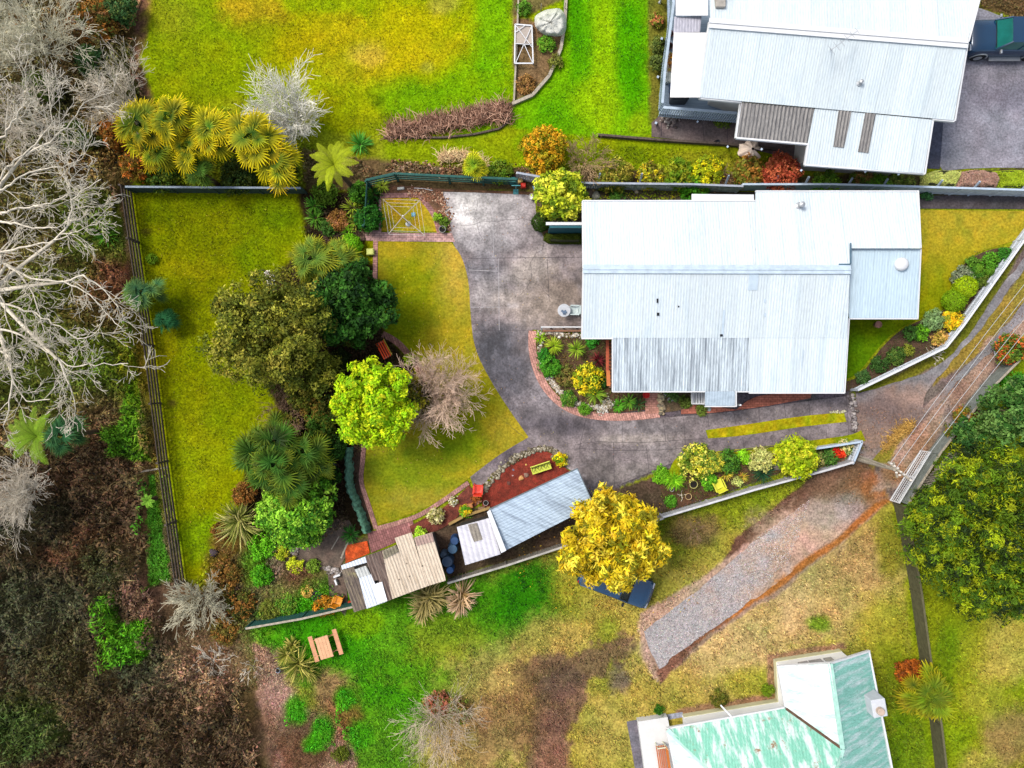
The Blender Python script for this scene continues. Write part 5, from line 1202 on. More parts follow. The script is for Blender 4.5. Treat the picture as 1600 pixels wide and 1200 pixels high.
fence('paling_fence', [(808, 270), (870, 281), (912, 286), (1080, 288), (1160, 291)], 1.25, 'weathered grey paling fence behind the lemon tree and the roof of the middle house', 'boards', mat('weather_grey_paling_mat', (206, 208, 214), .85, var=.3, scale=5), cap=mat('grey_cap_mat', (170, 178, 192), .8, var=.2), gap=2.2)
fence('paling_fence', [(1162, 288), (1300, 288), (1440, 292), (1700, 300)], 1.25, 'pale blue paling fence running past the clipped hedges to the right edge', 'boards', mat('blue_paling_mat', (214, 226, 238), .8, var=.2, scale=5), cap=M_BLUEWHITE, gap=2.2)
for k, (x, y) in enumerate(((934, 291), (998, 291), (1130, 294), (1205, 295), (1252, 296), (1318, 298), (1372, 299), (1455, 301), (1512, 303), (1587, 304))):
    q = P(x, y, 0); st = MB(); st.bar((0, .42, 1.05), (0, -.1, 0.0), .09, .09)
    e_ = tag(st.build('fence_brace', M_BLUEWHITE if k > 2 else M_GREYFENCE, None), 'pale slanting timber brace propping the long paling fence, number %d counting from the lemon tree' % (k + 1), 'brace', 'braces along the long paling fence'); e_.location = q
LAB_BR = ['grey slanting brace on the paling fence just right of the lemon tree', 'grey slanting brace on the paling fence above the mossy stones', 'grey slanting brace left of the white flat awning', 'pale brace on the fence just left of the dark red shrub', 'pale brace on the fence under the dark red shrub', 'pale brace on the fence above the roof vent pipe', 'pale brace on the fence below the two roof skylight sheets', 'pale brace on the blue fence below the pale green hedge', 'pale brace on the blue fence below the purple hedge', 'pale brace on the blue fence nearest the right edge']
for o, l in zip([o for o in COL.objects if o.name.startswith('fence_brace')], LAB_BR): o['label'] = l
M_WP = mat('white_paling_mat', (222, 230, 240), .7, var=.12, scale=6, f=1.15)
fence('white_fence', [(1342, 609), (1478, 543), (1506, 508), (1602, 373), (1700, 240)], .9, 'white paling fence between the lane and the shrub bed right of the middle house', 'boards', M_WP, cap=M_WHITE, gap=2.0)
fence('white_fence', [(1333, 724), (1347, 690), (1262, 703)], .85, 'short white fence wrapping the pointed end of the lower flower bed', 'boards', M_WP, cap=M_BLUEWHITE, gap=1.6)
fence('weathered_fence', [(1334, 722), (1290, 735), (1180, 765), (1110, 786), (1036, 808)], .9, 'weathered pale grey paling fence along the bottom of the lower flower bed', 'boards', mat('silver_paling_mat', (196, 196, 198), .85, var=.22, scale=6), cap=mat('silver_cap_mat', (214, 214, 216), .8, var=.15), gap=2.0)
fence('weathered_fence', [(1036, 810), (960, 832), (884, 853), (790, 884), (700, 911)], .9, 'old grey board fence behind the sheds running under the yellow tree', 'boards', mat('old_paling_mat', (168, 162, 152), .9, var=.3, scale=6), cap=mat('old_cap_mat', (190, 186, 178), .85, var=.25), gap=2.0)
fence('solid_fence', [(384, 982), (470, 967), (552, 948)], 1.3, 'dark green sheet fence with a pale top edge below the vegetable patch', 'solid', M_GREENWOOD, rails=5, cap=M_OLDWOOD, gap=2.2)
fence('solid_fence', [(1396, 786), (1410, 850), (1422, 920), (1437, 1030), (1452, 1120), (1466, 1240)], 1.15, 'dark olive board fence beside the big conifer, running down past the lone palm', 'solid', mat('olive_board_mat', (92, 90, 62), .9, var=.22, scale=4), at='base', rails=4, gap=2.4, cap=mat('olive_cap_mat', (104, 100, 72), .85, var=.2))
fence('solid_fence', [(1402, 782), (1450, 706), (1492, 652), (1532, 603), (1572, 563)], 1.1, 'grey green sheet fence between the lane and the dark leafy tree', 'solid', mat('grey_green_sheet_mat', (128, 136, 130), .7, var=.2, scale=3), at='base', rails=3, gap=2.6, cap=M_OLDWOOD)
# low edging walls
def lowwall(name, pts, h, w, label, mt, cat='edging'):
    root_b = MB(); W = [P(x, y, 0) for x, y in pts]; o0 = W[0]
    for a, c in zip(W, W[1:]): root_b.bar(a - o0 + Vector((0, 0, h / 2)), c - o0 + Vector((0, 0, h / 2)), w, h)
    o = root_b.build(name, mt); o.location = o0; return tag(o, label, cat)
lowwall('retaining_board', [(934, 213), (1018, 220), (1130, 227), (1212, 235)], .3, .12, 'dark timber retaining board between the grass strip and the concrete path', M_DARKWOOD)
lowwall('timber_edging', [(800, 164), (832, 150), (858, 120), (876, 78), (882, 40), (885, -20)], .2, .18, 'pale grey timber edging curving round the raised vegetable bed', M_OLDWOOD)
lowwall('timber_edging', [(803, 160), (806, 100), (810, 0)], .2, .1, 'thin timber edging on the left side of the raised vegetable bed', M_OLDWOOD)
lowwall('timber_edging', [(600, 215), (690, 216), (740, 211), (780, 202), (796, 190), (797, 162)], .15, .1, 'dark thin edging below the row of dry brown stems', M_DARKWOOD)
lowwall('timber_edging', [(702, 818), (726, 805), (766, 792)], .3, .14, 'mossy timber beam behind the white shed', mat('mossy_beam_mat', (170, 140, 86), .9, var=.2))
lowwall('timber_edging', [(1060, 714), (1120, 708), (1200, 698), (1262, 690)], .08, .06, 'thin dark edging strip along the top of the lower flower bed', M_DARKWOOD)
lowwall('fallen_branch', [(200, 48), (220, 0)], .12, .12, 'long bare log lying at the top left beside the reddish strip', M_WOOD, 'log')
lowwall('timber_plank', [(533, 872), (544, 846)], .05, .1, 'steep grey plank lying next to the orange bark chips', M_OLDWOOD, 'plank')
lowwall('timber_plank', [(518, 858), (530, 838)], .05, .06, 'thin grey plank lying on the dark dirt path', M_OLDWOOD, 'plank')
lowwall('timber_plank', [(219, 737), (262, 730)], .06, .1, 'grey plank poking out under the left rail fence', M_OLDWOOD, 'plank')
lowwall('timber_plank', [(523, 900), (533, 896)], .3, .1, 'short white board at the end of the patchwork shed', M_WHITE, 'board')
lowwall('timber_plank', [(525, 904), (528, 912)], .3, .1, 'small upright white board below the patchwork shed corner', M_WHITE, 'board')
lowwall('hose', [(646, 294), (662, 295), (676, 298)], .05, .03, 'thin white pipe lying on the dry bed near the driveway corner', M_WHITE, 'pipe')

# farm gate at the lane
g = thing_at('metal_gate', 1390, 781, 'white pipe gate with close upright bars standing at the lane corner', 'gate')
b = MB()
A, C = P(1390, 781), P(1437, 704)
for z in (.1, 1.0): b.bar(A + Vector((0, 0, z)), C + Vector((0, 0, z)), .06)
for q in (A, C, (A + C) / 2): b.bar(q + Vector((0, 0, .05)), q + Vector((0, 0, 1.05)), .06)
for z in (.3, .5, .7, .85): b.bar(A + Vector((0, 0, z)), C + Vector((0, 0, z)), .025)
for k in range(26): q = A.lerp(C, k / 25); b.bar(q + Vector((0, 0, .1)), q + Vector((0, 0, 1.0)), .012)
b.build('gate_frame', M_WHITE, g, world=True)
# boardwalk behind the grey green fence
o = MB()
for k in range(14):
    t = k / 13; a = P(1432 + 48 * t, 762 - 52 * t, 0); c = P(1452 + 50 * t, 758 - 54 * t, 0); o.bar(a + Vector((0, 0, .12)), c + Vector((0, 0, .12)), .17 if k % 3 else .14, .05)
tag(o.build('boardwalk', M_OLDWOOD), kind='structure')

# power pole with wires
pp = empty('power_pole', tuple(P(1338, 717, 0)), 'grey timber power pole with crossarms and insulators beside the lane corner', 'power pole')
Z = 4.4; b = MB(); top = P(1398, 733, Z); b.tube([P(1339, 717, 0), top], [.13, .1], 9); b.tube([P(1340, 712, 0), P(1385, 728, 3.8)], [.06, .05], 7); b.build('pole', M_OLDWOOD, pp, world=True)
b = MB(); a1, a2 = P(1388, 722, Z), P(1424, 752, Z); b.bar(a1, a2, .1, .1); b.bar(P(1396, 722, Z - .2), P(1402, 746, Z - .2), .08, .08); build_each(b, 'crossarm', M_OLDWOOD, pp, world=True)
wp = [(1391, 724), (1401, 731), (1411, 741), (1421, 750)]
b = MB()
for x, y in wp + [(1396, 728), (1406, 737), (1399, 738), (1404, 742)]: q = P(x, y, Z); b.lathe([(.04, 0), (.06, .05), (.035, .08), (.055, .12), (.02, .16)], (q.x, q.y, Z + .04), 8)
build_each(b, 'insulator', mat('ceramic_mat', (236, 226, 214), .3, var=.08, f=1.2), pp, world=True)
for k, (x, y) in enumerate(wp):
    ex, ey = ((1600, 440), (1640, 410), (1650, 440), (1660, 450))[k]; A, C = P(x, y, Z + .2), P(ex + 110, ey - 130, Z + .6); w = MB()
    w.tube([A.lerp(C, t / 10) - Vector((0, 0, .35 * 4 * (t / 10) * (1 - t / 10))) for t in range(11)], .012, 4); o = w.build('power_line', M_METAL)
    tag(o, ['thin overhead wire nearest the white fence', 'second overhead wire from the white fence', 'third overhead wire from the white fence, over the brown track', 'overhead wire farthest from the white fence, over the grey green fence'][k], 'wire', 'overhead wires along the lane')

# rotary clothes line
cl = thing_at('clothes_line', 638, 350, 'rotary clothes line with four pale arms on the small yellow lawn', 'clothes line')
b = MB(); b.tube([(0, 0, 0), (0, 0, 2.0)], .035, 8); b.lathe([(.16, 0), (.16, .04), (.05, .08)], (0, 0, 0), 12); b.build('pole', M_METAL, cl)
ctr = P(629, 339, 2.0); ends = [P(598, 311, 2.05), P(656, 313, 2.05), P(607, 366, 2.05), P(664, 368, 2.05)]
for e_ in ends: b = MB(); b.bar(ctr, e_, .04, .04); b.build('arm', M_OLDWOOD, cl, world=True)
b = MB(); order = [0, 1, 3, 2]
for f in (1.0, .8, .6):
    for i in range(4): b.bar(ctr.lerp(ends[order[i]], f), ctr.lerp(ends[order[(i + 1) % 4]], f), .008, .008)
b.build('line', M_WHITE, cl, world=True)

# ------------------------------------------------------------------ vehicles
def car(name, loc, rz, L, Wd, Ht, label, paint, glass_x, roof_x, hood_z, belt_z, cat='car', truck=False):
    r = empty(name, loc, label, cat, None, rz); x0, x1 = -L / 2, L / 2; hw = Wd / 2
    # hull: stations along x (front is +x)
    st = []
    N_ = 22
    for i in range(N_ + 1):
        t = i / N_; x = x0 + L * t
        edge = min(t, 1 - t); rd = min(1, edge / .07); w = hw * (.80 + .20 * math.sin(rd * math.pi / 2))
        zt = belt_z if x < glass_x[1] else belt_z + (hood_z - belt_z) * min(1, (x - glass_x[1]) / (x1 - glass_x[1]) * 1.2)
        zt -= .14 * (1 - rd); zb = .28 + .12 * (1 - rd)
        st.append((x, w, zb, zt))
    b = MB(); n = 12
    for x, w, zb, zt in st:
        prof = [(-w * .9, zb), (-w, zb + .15), (-w * 1.0, (zb + zt) / 2), (-w * .97, zt - .10), (-w * .90, zt - .01), (-w * .45, zt + .03), (w * .45, zt + .03), (w * .90, zt - .01), (w * .97, zt - .10), (w, (zb + zt) / 2), (w, zb + .15), (w * .9, zb)]
        b.v += [(x, y, z) for y, z in prof]
    for i in range(N_):
        for k in range(n): k2 = (k + 1) % n; b.f.append((i * n + k, (i + 1) * n + k, (i + 1) * n + k2, i * n + k2))
    b.f.append(tuple(range(n))); b.f.append(tuple(N_ * n + k for k in range(n - 1, -1, -1)))
    b.build('body', paint, r, smooth=True)
    # greenhouse
    g = MB(); gw, tw = hw * .90, hw * .74; zb, zt = belt_z - .02, Ht - .03
    rear_t, front_t = roof_x; rear_b, front_b = glass_x
    bot = [(rear_b, -gw), (front_b, -gw), (front_b, gw), (rear_b, gw)]; tp = [(rear_t, -tw), (front_t, -tw), (front_t, tw), (rear_t, tw)]
    g.v = [(x, y, zb) for x, y in bot] + [(x, y, zt) for x, y in tp]; g.f = [(0, 1, 5, 4), (1, 2, 6, 5), (2, 3, 7, 6), (3, 0, 4, 7), (4, 5, 6, 7)]
    g.build('windows', M_GLASS, r)
    rf = MB(); rf.grid(lambda u, v: (rear_t - .04 + (front_t - rear_t + .08) * u, (-tw - .03) + (2 * tw + .06) * v, Ht - .03 + .05 * math.sin(math.pi * v) * (1 - .5 * abs(2 * u - 1))), 8, 8); rf.build('roof', paint, r, smooth=True)
    p = MB()
    for s in (-1, 1):
        for (xa, xb) in ((front_b, front_t), (rear_b, rear_t)): p.bar((xa, s * gw, zb + .02), (xb, s * tw, zt + .02), .07, .07)
        for f in (.38, .7) if not truck else (.3, .6): p.bar((rear_b + (front_b - rear_b) * f, s * (gw + .005), zb), (rear_t + (front_t - rear_t) * f, s * (tw + .01), zt), .07, .04)
    p.build('pillar', paint, r)
    for sx in (x0 + L * .2, x1 - L * .19):
        for s in (-1, 1):
            w = MB(); rr = .37 if truck else .31; ang = [2 * math.pi * k / 20 for k in range(20)]; bb_ = 0
            for yy, rad in ((-.1, rr * .9), (-.09, rr), (.09, rr), (.1, rr * .9)): w.v += [(sx + rad * math.cos(a), s * (hw - .06) + yy, rr + rad * math.sin(a)) for a in ang]
            for j in range(3):
                for k in range(20): w.f.append((j * 20 + k, j * 20 + (k + 1) % 20, (j + 1) * 20 + (k + 1) % 20, (j + 1) * 20 + k))
            w.f.append(tuple(range(20))); w.f.append(tuple(range(79, 59, -1))); wo = w.build('wheel', M_RUBBER, r)
            h = MB(); h.v = [(sx + rr * .6 * math.cos(a), s * (hw + .045), rr + rr * .6 * math.sin(a)) for a in ang]; h.f = [tuple(range(20))]; h.build('rim', M_METAL, wo)
    for s in (-1, 1):
        m = MB(); m.box((front_b - .25, s * (gw + .17), belt_z + .1), (.12, .22, .15)); m.build('mirror', M_CHROME if truck else M_BLACK, r, bevel=.03)
        m = MB(); m.box((x1 - .10, s * hw * .68, hood_z - .15), (.12, .36, .14)); m.build('headlight', M_CHROME, r, bevel=.03)
        m = MB(); m.box((x0 + .08, s * hw * .72, belt_z - .2), (.08, .25, .18)); m.build('tail_light', mat('tail_light_mat', (180, 30, 30), .3), r, bevel=.02)
    wl = MB(); wl.bar((front_b - .05, -gw * .9, belt_z + .04), (front_b - .05, gw * .9, belt_z + .04), .04, .03); wl.build('wiper', M_BLACK, r)
    return r
M_NAVY = mat('navy_car_paint_mat', (18, 62, 96), .18, metal=.2, spec=.9, var=.06, scale=1, f=1.3)
q = P(1582, 70, 0)
ute = car('off_road_vehicle', (q.x - .75, q.y - .0, 0), R(180), 4.9, 1.85, 1.78, 'dark blue four wheel drive with a roof rack parked beside the top right house', M_NAVY, (-2.1, 1.05), (-1.9, .45), 1.12, 1.16, 'vehicle', True)
[c for c in ute.children if c.name.startswith('windows')][0].data.materials[0] = mat('teal_glass_mat', (30, 112, 104), .05, spec=1.0, var=.3, scale=1.2)
b = MB()
for y in (-.6, -.36, -.12, .12, .36, .6): b.bar((-1.7, y, 1.9), (-.35, y, 1.9), .035)
for x in (-1.7, -1.4, -1.1, -.75, -.35): b.bar((x, -.62, 1.9), (x, .62, 1.9), .06, .05)
for x in (-1.6, -.45):
    for y in (-.6, .6): b.bar((x, y, 1.72), (x, y, 1.92), .04)
b.build('roof_rack', M_WHITE, ute)
b = MB()
for s in (-1, 1): b.bar((-.9, s * 1.0, .38), (.9, s * 1.0, .38), .22, .06)
build_each(b, 'side_step', M_METAL, ute)
b = MB()
for s in (-1, 1):
    for sx in (-2.45 + 4.9 * .2, 2.45 - 4.9 * .19):
        b.tube([(sx + .46 * math.cos(R(a)), s * .93, .37 + .46 * math.sin(R(a))) for a in range(0, 181, 20)], .05, 5)
build_each(b, 'fender_flare', M_METAL, ute)
q = P(962, 909, .5)
car('hatchback', (q.x, q.y, 0), R(-21), 4.25, 1.72, 1.45, 'dark blue hatchback parked on the grass half hidden under the yellow tree', mat('dark_car_paint_mat', (16, 62, 98), .16, metal=.1, spec=1.0, var=.06, scale=1, f=1.0), (-1.9, .95), (-1.3, .25), .88, .95)

# ------------------------------------------------------------------ garden furniture and small things
def picnic_table():
    r = empty('picnic_table', tuple(P(512, 1004, 0)), 'orange brown timber picnic table with two benches on the bright grass', 'picnic table', None, R(17))
    for k, yy in enumerate((-.13, .13, )): pass
    b = MB()
    for k in range(4): b.box((-.29 + .19 * k - .0, 0, .74), (.18, 1.25, .04))
    b.build('table_top', mat('picnic_wood_mat', (228, 176, 134), .75, var=.12, scale=6), r)
    for s in (-1, 1): b = MB(); b.box((s * .72, 0, .44), (.25, 1.5, .04)); b.build('bench_seat', mat('picnic_bench_mat', (222, 160, 120), .75, var=.12, scale=6), r)
    b = MB()
    for y in (-.45, .45):
        b.bar((-.8, y, .40), (.8, y, .40), .05, .08)
        for s in (-1, 1): b.bar((s * .25, y, .72), (s * .62, y, 0), .05, .09)
    b.build('frame', M_WOOD, r); return r
picnic_table()
def chair(name, px, py, rz, c, label, s=1.0, cat='chair', z=0.0):
    r = empty(name, tuple(P(px, py, z + .4)[:2]) + (z,), label, cat, None, rz); m = mat('plastic_%d_%d_%d_mat' % c, c, .35, spec=.5, var=.05, f=1.15)
    b = MB(); b.grid(lambda u, v: (-.24 * s + .48 * s * u, -.24 * s + .46 * s * v, .42 - .03 * math.sin(math.pi * u) * math.sin(math.pi * v)), 5, 5); b.box((0, 0, .395), (.46 * s, .44 * s, .02)); b.build('seat', m, r)
    b = MB(); b.grid(lambda u, v: ((-.23 + .46 * u) * s, (.2 + .13 * v + .04 * math.sin(math.pi * u)) * s, .44 + .42 * v), 6, 4); b.bar((-.25 * s, .33 * s, .87), (.25 * s, .33 * s, .87), .05, .05); b.build('backrest', m, r)
    for sx in (-1, 1):
        a = MB(); a.bar((sx * .26 * s, -.2 * s, .64), (sx * .26 * s, .28 * s, .66), .06, .035); a.bar((sx * .26 * s, -.2 * s, .42), (sx * .26 * s, -.2 * s, .64), .05, .04); a.build('armrest', m, r)
        for sy in (-.21, .25): a = MB(); a.bar((sx * .23 * s, sy * s, .42), (sx * .26 * s, (sy * 1.15) * s, 0), .05, .05); a.build('leg', m, r)
    return r
chair('garden_chair', 747, 764, R(176), (252, 66, 36), 'bright red plastic chair on the dark path beside the bark bed', 1.0)
chair('garden_chair', 1122, 757, R(205), (238, 236, 62), 'bright yellow plastic tub chair in the lower flower bed', 1.15)
chair('garden_chair', 528, 938, R(160), (250, 160, 30), 'orange plastic chair holding clutter beside the patchwork shed', .95)
chair('garden_chair', 897, 485, R(-92), (206, 222, 222), 'pale grey green chair drawn up to the round white table', 1.0)
t = thing_at('round_table', 880, 487, 'round white metal table on the driveway near the middle house', 'table')
b = MB(); b.lathe([(.36, .68), (.37, .70), (.37, .72), (.35, .73)], n=28); b.build('table_top', mat('table_white_mat', (214, 218, 224), .4, var=.1, scale=8, f=1.1), t)
b = MB(); b.tube([(0, 0, 0), (0, 0, .68)], .03, 8)
for k in range(3): a = k * 2.09; b.bar((0, 0, .1), (.25 * math.cos(a), .25 * math.sin(a), .01), .03)
b.build('pedestal', M_METAL, t)
c_ = MB(); c_.box((.04, 0, .02), (.24, .2, .03), rz=.5); c_.box((-.1, .08, .02), (.12, .1, .04), rz=1); c_.box((.02, -.1, .03), (.16, .06, .04), rz=-.4)
o = c_.build('folded_cloth', mat('slate_cloth_mat', (96, 116, 140), .8, var=.3)); o.location = P(881, 488, .735); tag(o, 'crumpled slate blue cloth lying on the round white table', 'cloth')
def bench(name, px, py, rz, w, label, mseat, mback, slats=4, arm=None, n2=3, arms=False):
    r = empty(name, tuple(P(px, py, 0)), label, 'bench', None, rz)
    b = MB()
    for k in range(slats): b.box((0, -.2 + .4 * k / (slats - 1) - .02, .45), (w, .075, .03))
    b.build('seat', mseat, r); b = MB()
    for k in range(n2): b.box((0, .27 + .03 * k, .58 + .13 * k), (w, .03, .09), rx=-.2)
    b.build('backrest', mback, r)
    for s in (-1, 1):
        b = MB(); x = s * (w / 2 - .05); b.bar((x, -.2, 0), (x, -.2, .44), .05); b.bar((x, .22, 0), (x, .34, .88), .05); b.bar((x, -.22, .43), (x, .25, .43), .04)
        if arms: b.bar((x, -.22, .65), (x, .3, .65), .05); b.bar((x, -.2, .44), (x, -.2, .65), .04)
        b.build('leg', arm or M_BLACK, r)
    return r
bench('garden_bench', 602, 547, R(-62), 1.0, 'small red and orange slatted bench tucked under the trees by the curved brick edge', mat('red_slat_mat', (255, 84, 30), .5, var=.06, f=1.8), mat('yellow_slat_mat', (240, 196, 40), .5, var=.06, f=1.1), arm=M_OLDWOOD)
bench('garden_bench', 1029, 1172, R(-82), 1.55, 'brown slatted timber bench on the white porch slab by the green roof', mat('brown_slat_mat', (196, 116, 74), .6, var=.15), mat('orange_slat_mat', (216, 128, 60), .6, var=.1), 5, arms=True, arm=M_CREAM).location.z = .5
# yellow bench in the bark bed with metal scrolls
yb = thing_at('low_bench', 845, 730, 'lime yellow bench with black scrollwork standing in the red bark bed', 'bench'); yb.rotation_euler.z = R(18)
m_y = mat('lime_paint_mat', (226, 236, 84), .5, var=.06, f=1.15)
b = MB(); b.box((0, 0, .42), (1.15, .42, .05)); b.build('seat', m_y, yb)
b = MB(); b.box((0, .23, .62), (1.15, .05, .36), rx=-.25); b.build('backrest', m_y, yb)
b = MB()
for k in range(6): x = -.45 + .18 * k; b.tube([(x + .07 * math.cos(a * .7), .02 + .12 * math.sin(a * .7) * (1 if k % 2 else -1), .455) for a in range(8)], .012, 4)
b.build('scrollwork', M_BLACK, yb)
for s in (-1, 1):
    for y in (-.16, .2): b = MB(); b.box((s * .5, y, .2), (.05, .05, .4)); b.build('leg', M_BLACK, yb)
def pot(px, py, r, h, c, label, name='plant_pot', soil=(30, 26, 22), z=0.0, cat='pot', rim=.12):
    q = P(px, py, z + h); o = empty(name, (q.x, q.y, z), label, cat); m = mat('pot_%d_%d_%d_mat' % c, c, .5, var=.08, f=1.1)
    b = MB(); b.lathe([(r * .7, 0), (r * .95, h * .85), (r, h * .86), (r, h), (r * (1 - rim), h), (r * (1 - rim) * .95, h * .85)], n=24); b.build('pot', m, o, smooth=False)
    b = MB(); b.lathe([(r * .85, h * .855), (r * .84, h * .87)], n=24); b.build('soil', mat('pot_soil_%d_mat' % soil[0], soil, .95, var=.4), o); return o
pot(1084, 757, .24, .3, (206, 198, 120), 'yellow rimmed black pot in the lower flower bed')
pot(1076, 776, .19, .28, (226, 192, 134), 'sand coloured pot near the grey fence in the lower bed', soil=(70, 50, 34))
pot(1010, 617, .2, .32, (244, 40, 40), 'bright red pot at the head of the brick steps', soil=(200, 40, 40))
pot(691, 358, .2, .3, (168, 170, 160), 'grey round pot at the corner of the clothes line bed')
pot(759, 786, .15, .3, (190, 186, 178), 'grey ringed pot beside the blue shed roof')
pot(831, 307, .17, .3, (240, 238, 234), 'white lidded tub beside the lemon tree', soil=(240, 236, 230), cat='tub')
pot(1373, 507, .2, .35, (206, 150, 124), 'terracotta disc topped pot at the corner of the lean-to roof', soil=(196, 140, 124))
pot(1324 - 1, 702, .16, .25, (170, 190, 40), 'yellow green bowl among red flowers at the pointed bed end', soil=(140, 170, 30))
pot(1211, 707, .12, .2, (244, 240, 130), 'small pale yellow pot beside the lime shrub', soil=(236, 232, 120))
pot(434, 1048, .14, .25, (160, 176, 196), 'small grey blue bucket by the flax on the bank', cat='bucket')
pot(495, 932, .3, .3, (40, 44, 48), 'black tyre planter in the vegetable patch', cat='tyre')
pot(556, 790, .22, .15, (150, 136, 118), 'old oval stone ring against the green netting', cat='planter')
pot(1050, 765, .12, .2, (226, 226, 228), 'tiny white pot near the yellow tree')
for k, (x, y, c, l) in enumerate(((1048, 52, (146, 52, 40), 'terracotta pot on the narrow deck beside the top of the white awning'), (1047, 71, (132, 48, 38), 'smaller terracotta pot on the deck below the first one'))): pot(x, y, .17, .3, c, l, z=1.0)
tp = empty('trough', tuple(P(1046, 104, 1.0)), 'rectangular trough of brown dying plants on the deck beside the white awning', 'trough'); b = MB(); b.box((0, 0, .15), (.3, .95, .3)); b.build('box', M_OLDWOOD, tp)
V, F, C = crown_mesh([(0, 0, .4, .16, .5, .12)], [(176, 120, 50), (140, 130, 60), (120, 70, 40)], .12, 16, .05, 1.0, newrs()); mesh_np('plant', V, F, M_LEAF, C, tp)
def barrel(px, py, r, h, c, label):
    q = P(px, py, h); o = empty('barrel', (q.x, q.y, 0), label, 'barrel', 'plastic barrels between the sheds'); m = mat('barrel_%d_%d_mat' % c[:2], c, .4, spec=.5, var=.08)
    b = MB(); b.lathe([(r * .92, 0), (r, h * .1), (r * .97, h * .33), (r * 1.02, h * .35), (r * .97, h * .38), (r * 1.0, h * .62), (r * 1.02, h * .65), (r * .96, h * .9), (r * .9, h)], n=24); b.build('body', m, o)
    b = MB(); b.lathe([(r * .88, h), (r * .88, h + .03), (r * .8, h + .01)], n=24); b.tube([(r * .5, 0, h), (r * .5, 0, h + .05)], .04, 8); b.build('lid', m, o); return o
barrel(707, 858, .29, .9, (64, 104, 136), 'blue grey barrel nearest the small white shed')
barrel(710, 845, .26, .85, (34, 78, 130), 'small deep blue barrel behind the others by the white shed')
barrel(699, 878, .33, .95, (58, 84, 112), 'largest slate blue barrel beside the patchwork shed')
barrel(703, 891, .22, .8, (36, 96, 160), 'small bright blue barrel nearest the old grey fence')
barrel(693, 867, .2, .7, (84, 104, 124), 'small grey barrel against the end of the patchwork shed')
# netted frame and raised beds
nf = thing_at('netted_cage', 861, 34, 'vegetable cage draped in white netting at the top of the lawn', 'cage')
b = MB()
for x, y in ((845, 18), (882, 16), (840, 50), (876, 54)): q = P(x, y, 0); b.bar(q, q + Vector((0, 0, .8)), .04)
b.build('frame', M_OLDWOOD, nf, world=True)
cm = MB()
def net(u, v):
    a = u * 2 * math.pi; rr = v; x = 860 + 23 * rr * math.copysign(abs(math.cos(a)) ** .6, math.cos(a)) + 2 * math.sin(a * 3 + 1) * rr; y = 35 + 21 * rr * math.copysign(abs(math.sin(a)) ** .6, math.sin(a)) + 3 * math.sin(a * 2) * rr
    return P(x, y, .85 - (.55 * max(0, v - .75) / .25) + .07 * math.sin(9 * u * 6.28) * v + .05 * math.sin(v * 9) + .05 * rnd.uniform(-1, 1))
cm.grid(net, 48, 10); cm.build('netting', mat('netting_mat', (232, 234, 224), .8, var=.14, scale=5, f=1.2, alpha=.8), nf, smooth=True, world=True)
rb = thing_at('cold_frame', 820, 70, 'low cold frame with crossed white bars left of the netted cage', 'frame')
b = MB(); cs = [(805, 38), (831, 40), (833, 99), (804, 99)]
for a, c in zip(cs, cs[1:] + cs[:1]): b.bar(P(*a, .35), P(*c, .35), .07, .05)
for a, c in (((806, 40), (833, 76)), ((831, 40), (806, 98)), ((805, 68), (833, 70)), ((819, 69), (832, 98)), ((806, 50), (820, 40))): b.bar(P(*a, .37), P(*c, .37), .035, .03)
for x, y in cs: b.bar(P(x, y, 0), P(x, y, .35), .06)
b.build('frame', M_WHITE, rb, world=True)
b = MB(); b.poly([tuple(P(x, y, .3).xy) for x, y in ((806, 40), (830, 41), (831, 68), (806, 68))], .29, .3); b.build('sheet', mat('frosted_sheet_mat', (184, 172, 160), .5, var=.12, scale=5), rb, world=True)
# folded umbrella / cover heap
uc = MB()
def umb(u, v):
    a = u * 2 * math.pi * .92; r = .08 + .55 * v * (1 + .09 * math.sin(a * 8)) * (1.15 if 2.5 < a < 3.6 else 1); return (r * math.cos(a), r * math.sin(a), .42 * (1 - v) ** .7 + .06 + .05 * math.sin(a * 8) * v)
uc.grid(umb, 72, 8); o = uc.build('folded_parasol', mat('beige_canvas_mat', (232, 212, 194), .85, var=.12, scale=4, f=1.5), None, smooth=True); o.location = P(1172, 237, .2); tag(o, 'beige canvas parasol spread in a heap at the corner of the see-through roof', 'parasol')
# white dish stand beside the deck top
ds = empty('bird_bath', tuple(P(1031, 4, 0)), 'white round dish on a stand beside the top of the deck', 'bird bath'); b = MB(); b.lathe([(.1, 0), (.05, .1), (.05, .75), (.27, .8), (.29, .88), (.25, .87), (.1, .83)], n=24); b.build('basin', M_WHITE, ds, smooth=True)
# clutter near the blue end of the long fence
def boxthing(name, px, py, d, c, label, cat, rz=0., z=0., bevel=.02):
    b = MB(); b.box((0, 0, d[2] / 2), d, rz=rz)
    b.box((0, 0, d[2]), (d[0] * .85, d[1] * .85, .03), rz=rz); b.box((0, 0, d[2] * .7), (d[0] * 1.06, d[1] * 1.06, .04), rz=rz)
    o = b.build(name, mat('item_%d_%d_%d_mat' % c, c, .45, var=.12, f=1.1), None, bevel=bevel); o.location = tuple(P(px, py, z + d[2])[:2]) + (z,); return tag(o, label, cat)
boxthing('bucket', 818, 289, (.28, .26, .3), (226, 54, 36), 'red bucket at the end of the green rail fence', 'bucket')
boxthing('crate', 812, 281, (.34, .3, .35), (226, 190, 120), 'sand coloured crate against the fence behind the red bucket', 'crate', .3)
boxthing('tarpaulin_bundle', 847, 284, (.3, .24, .3), (30, 98, 190), 'bright blue bundle hanging on the pale fence', 'bundle', .2)
boxthing('basin', 837, 293, (.28, .3, .15), (150, 196, 214), 'light blue basin on the ground below the blue bundle', 'basin', .4)
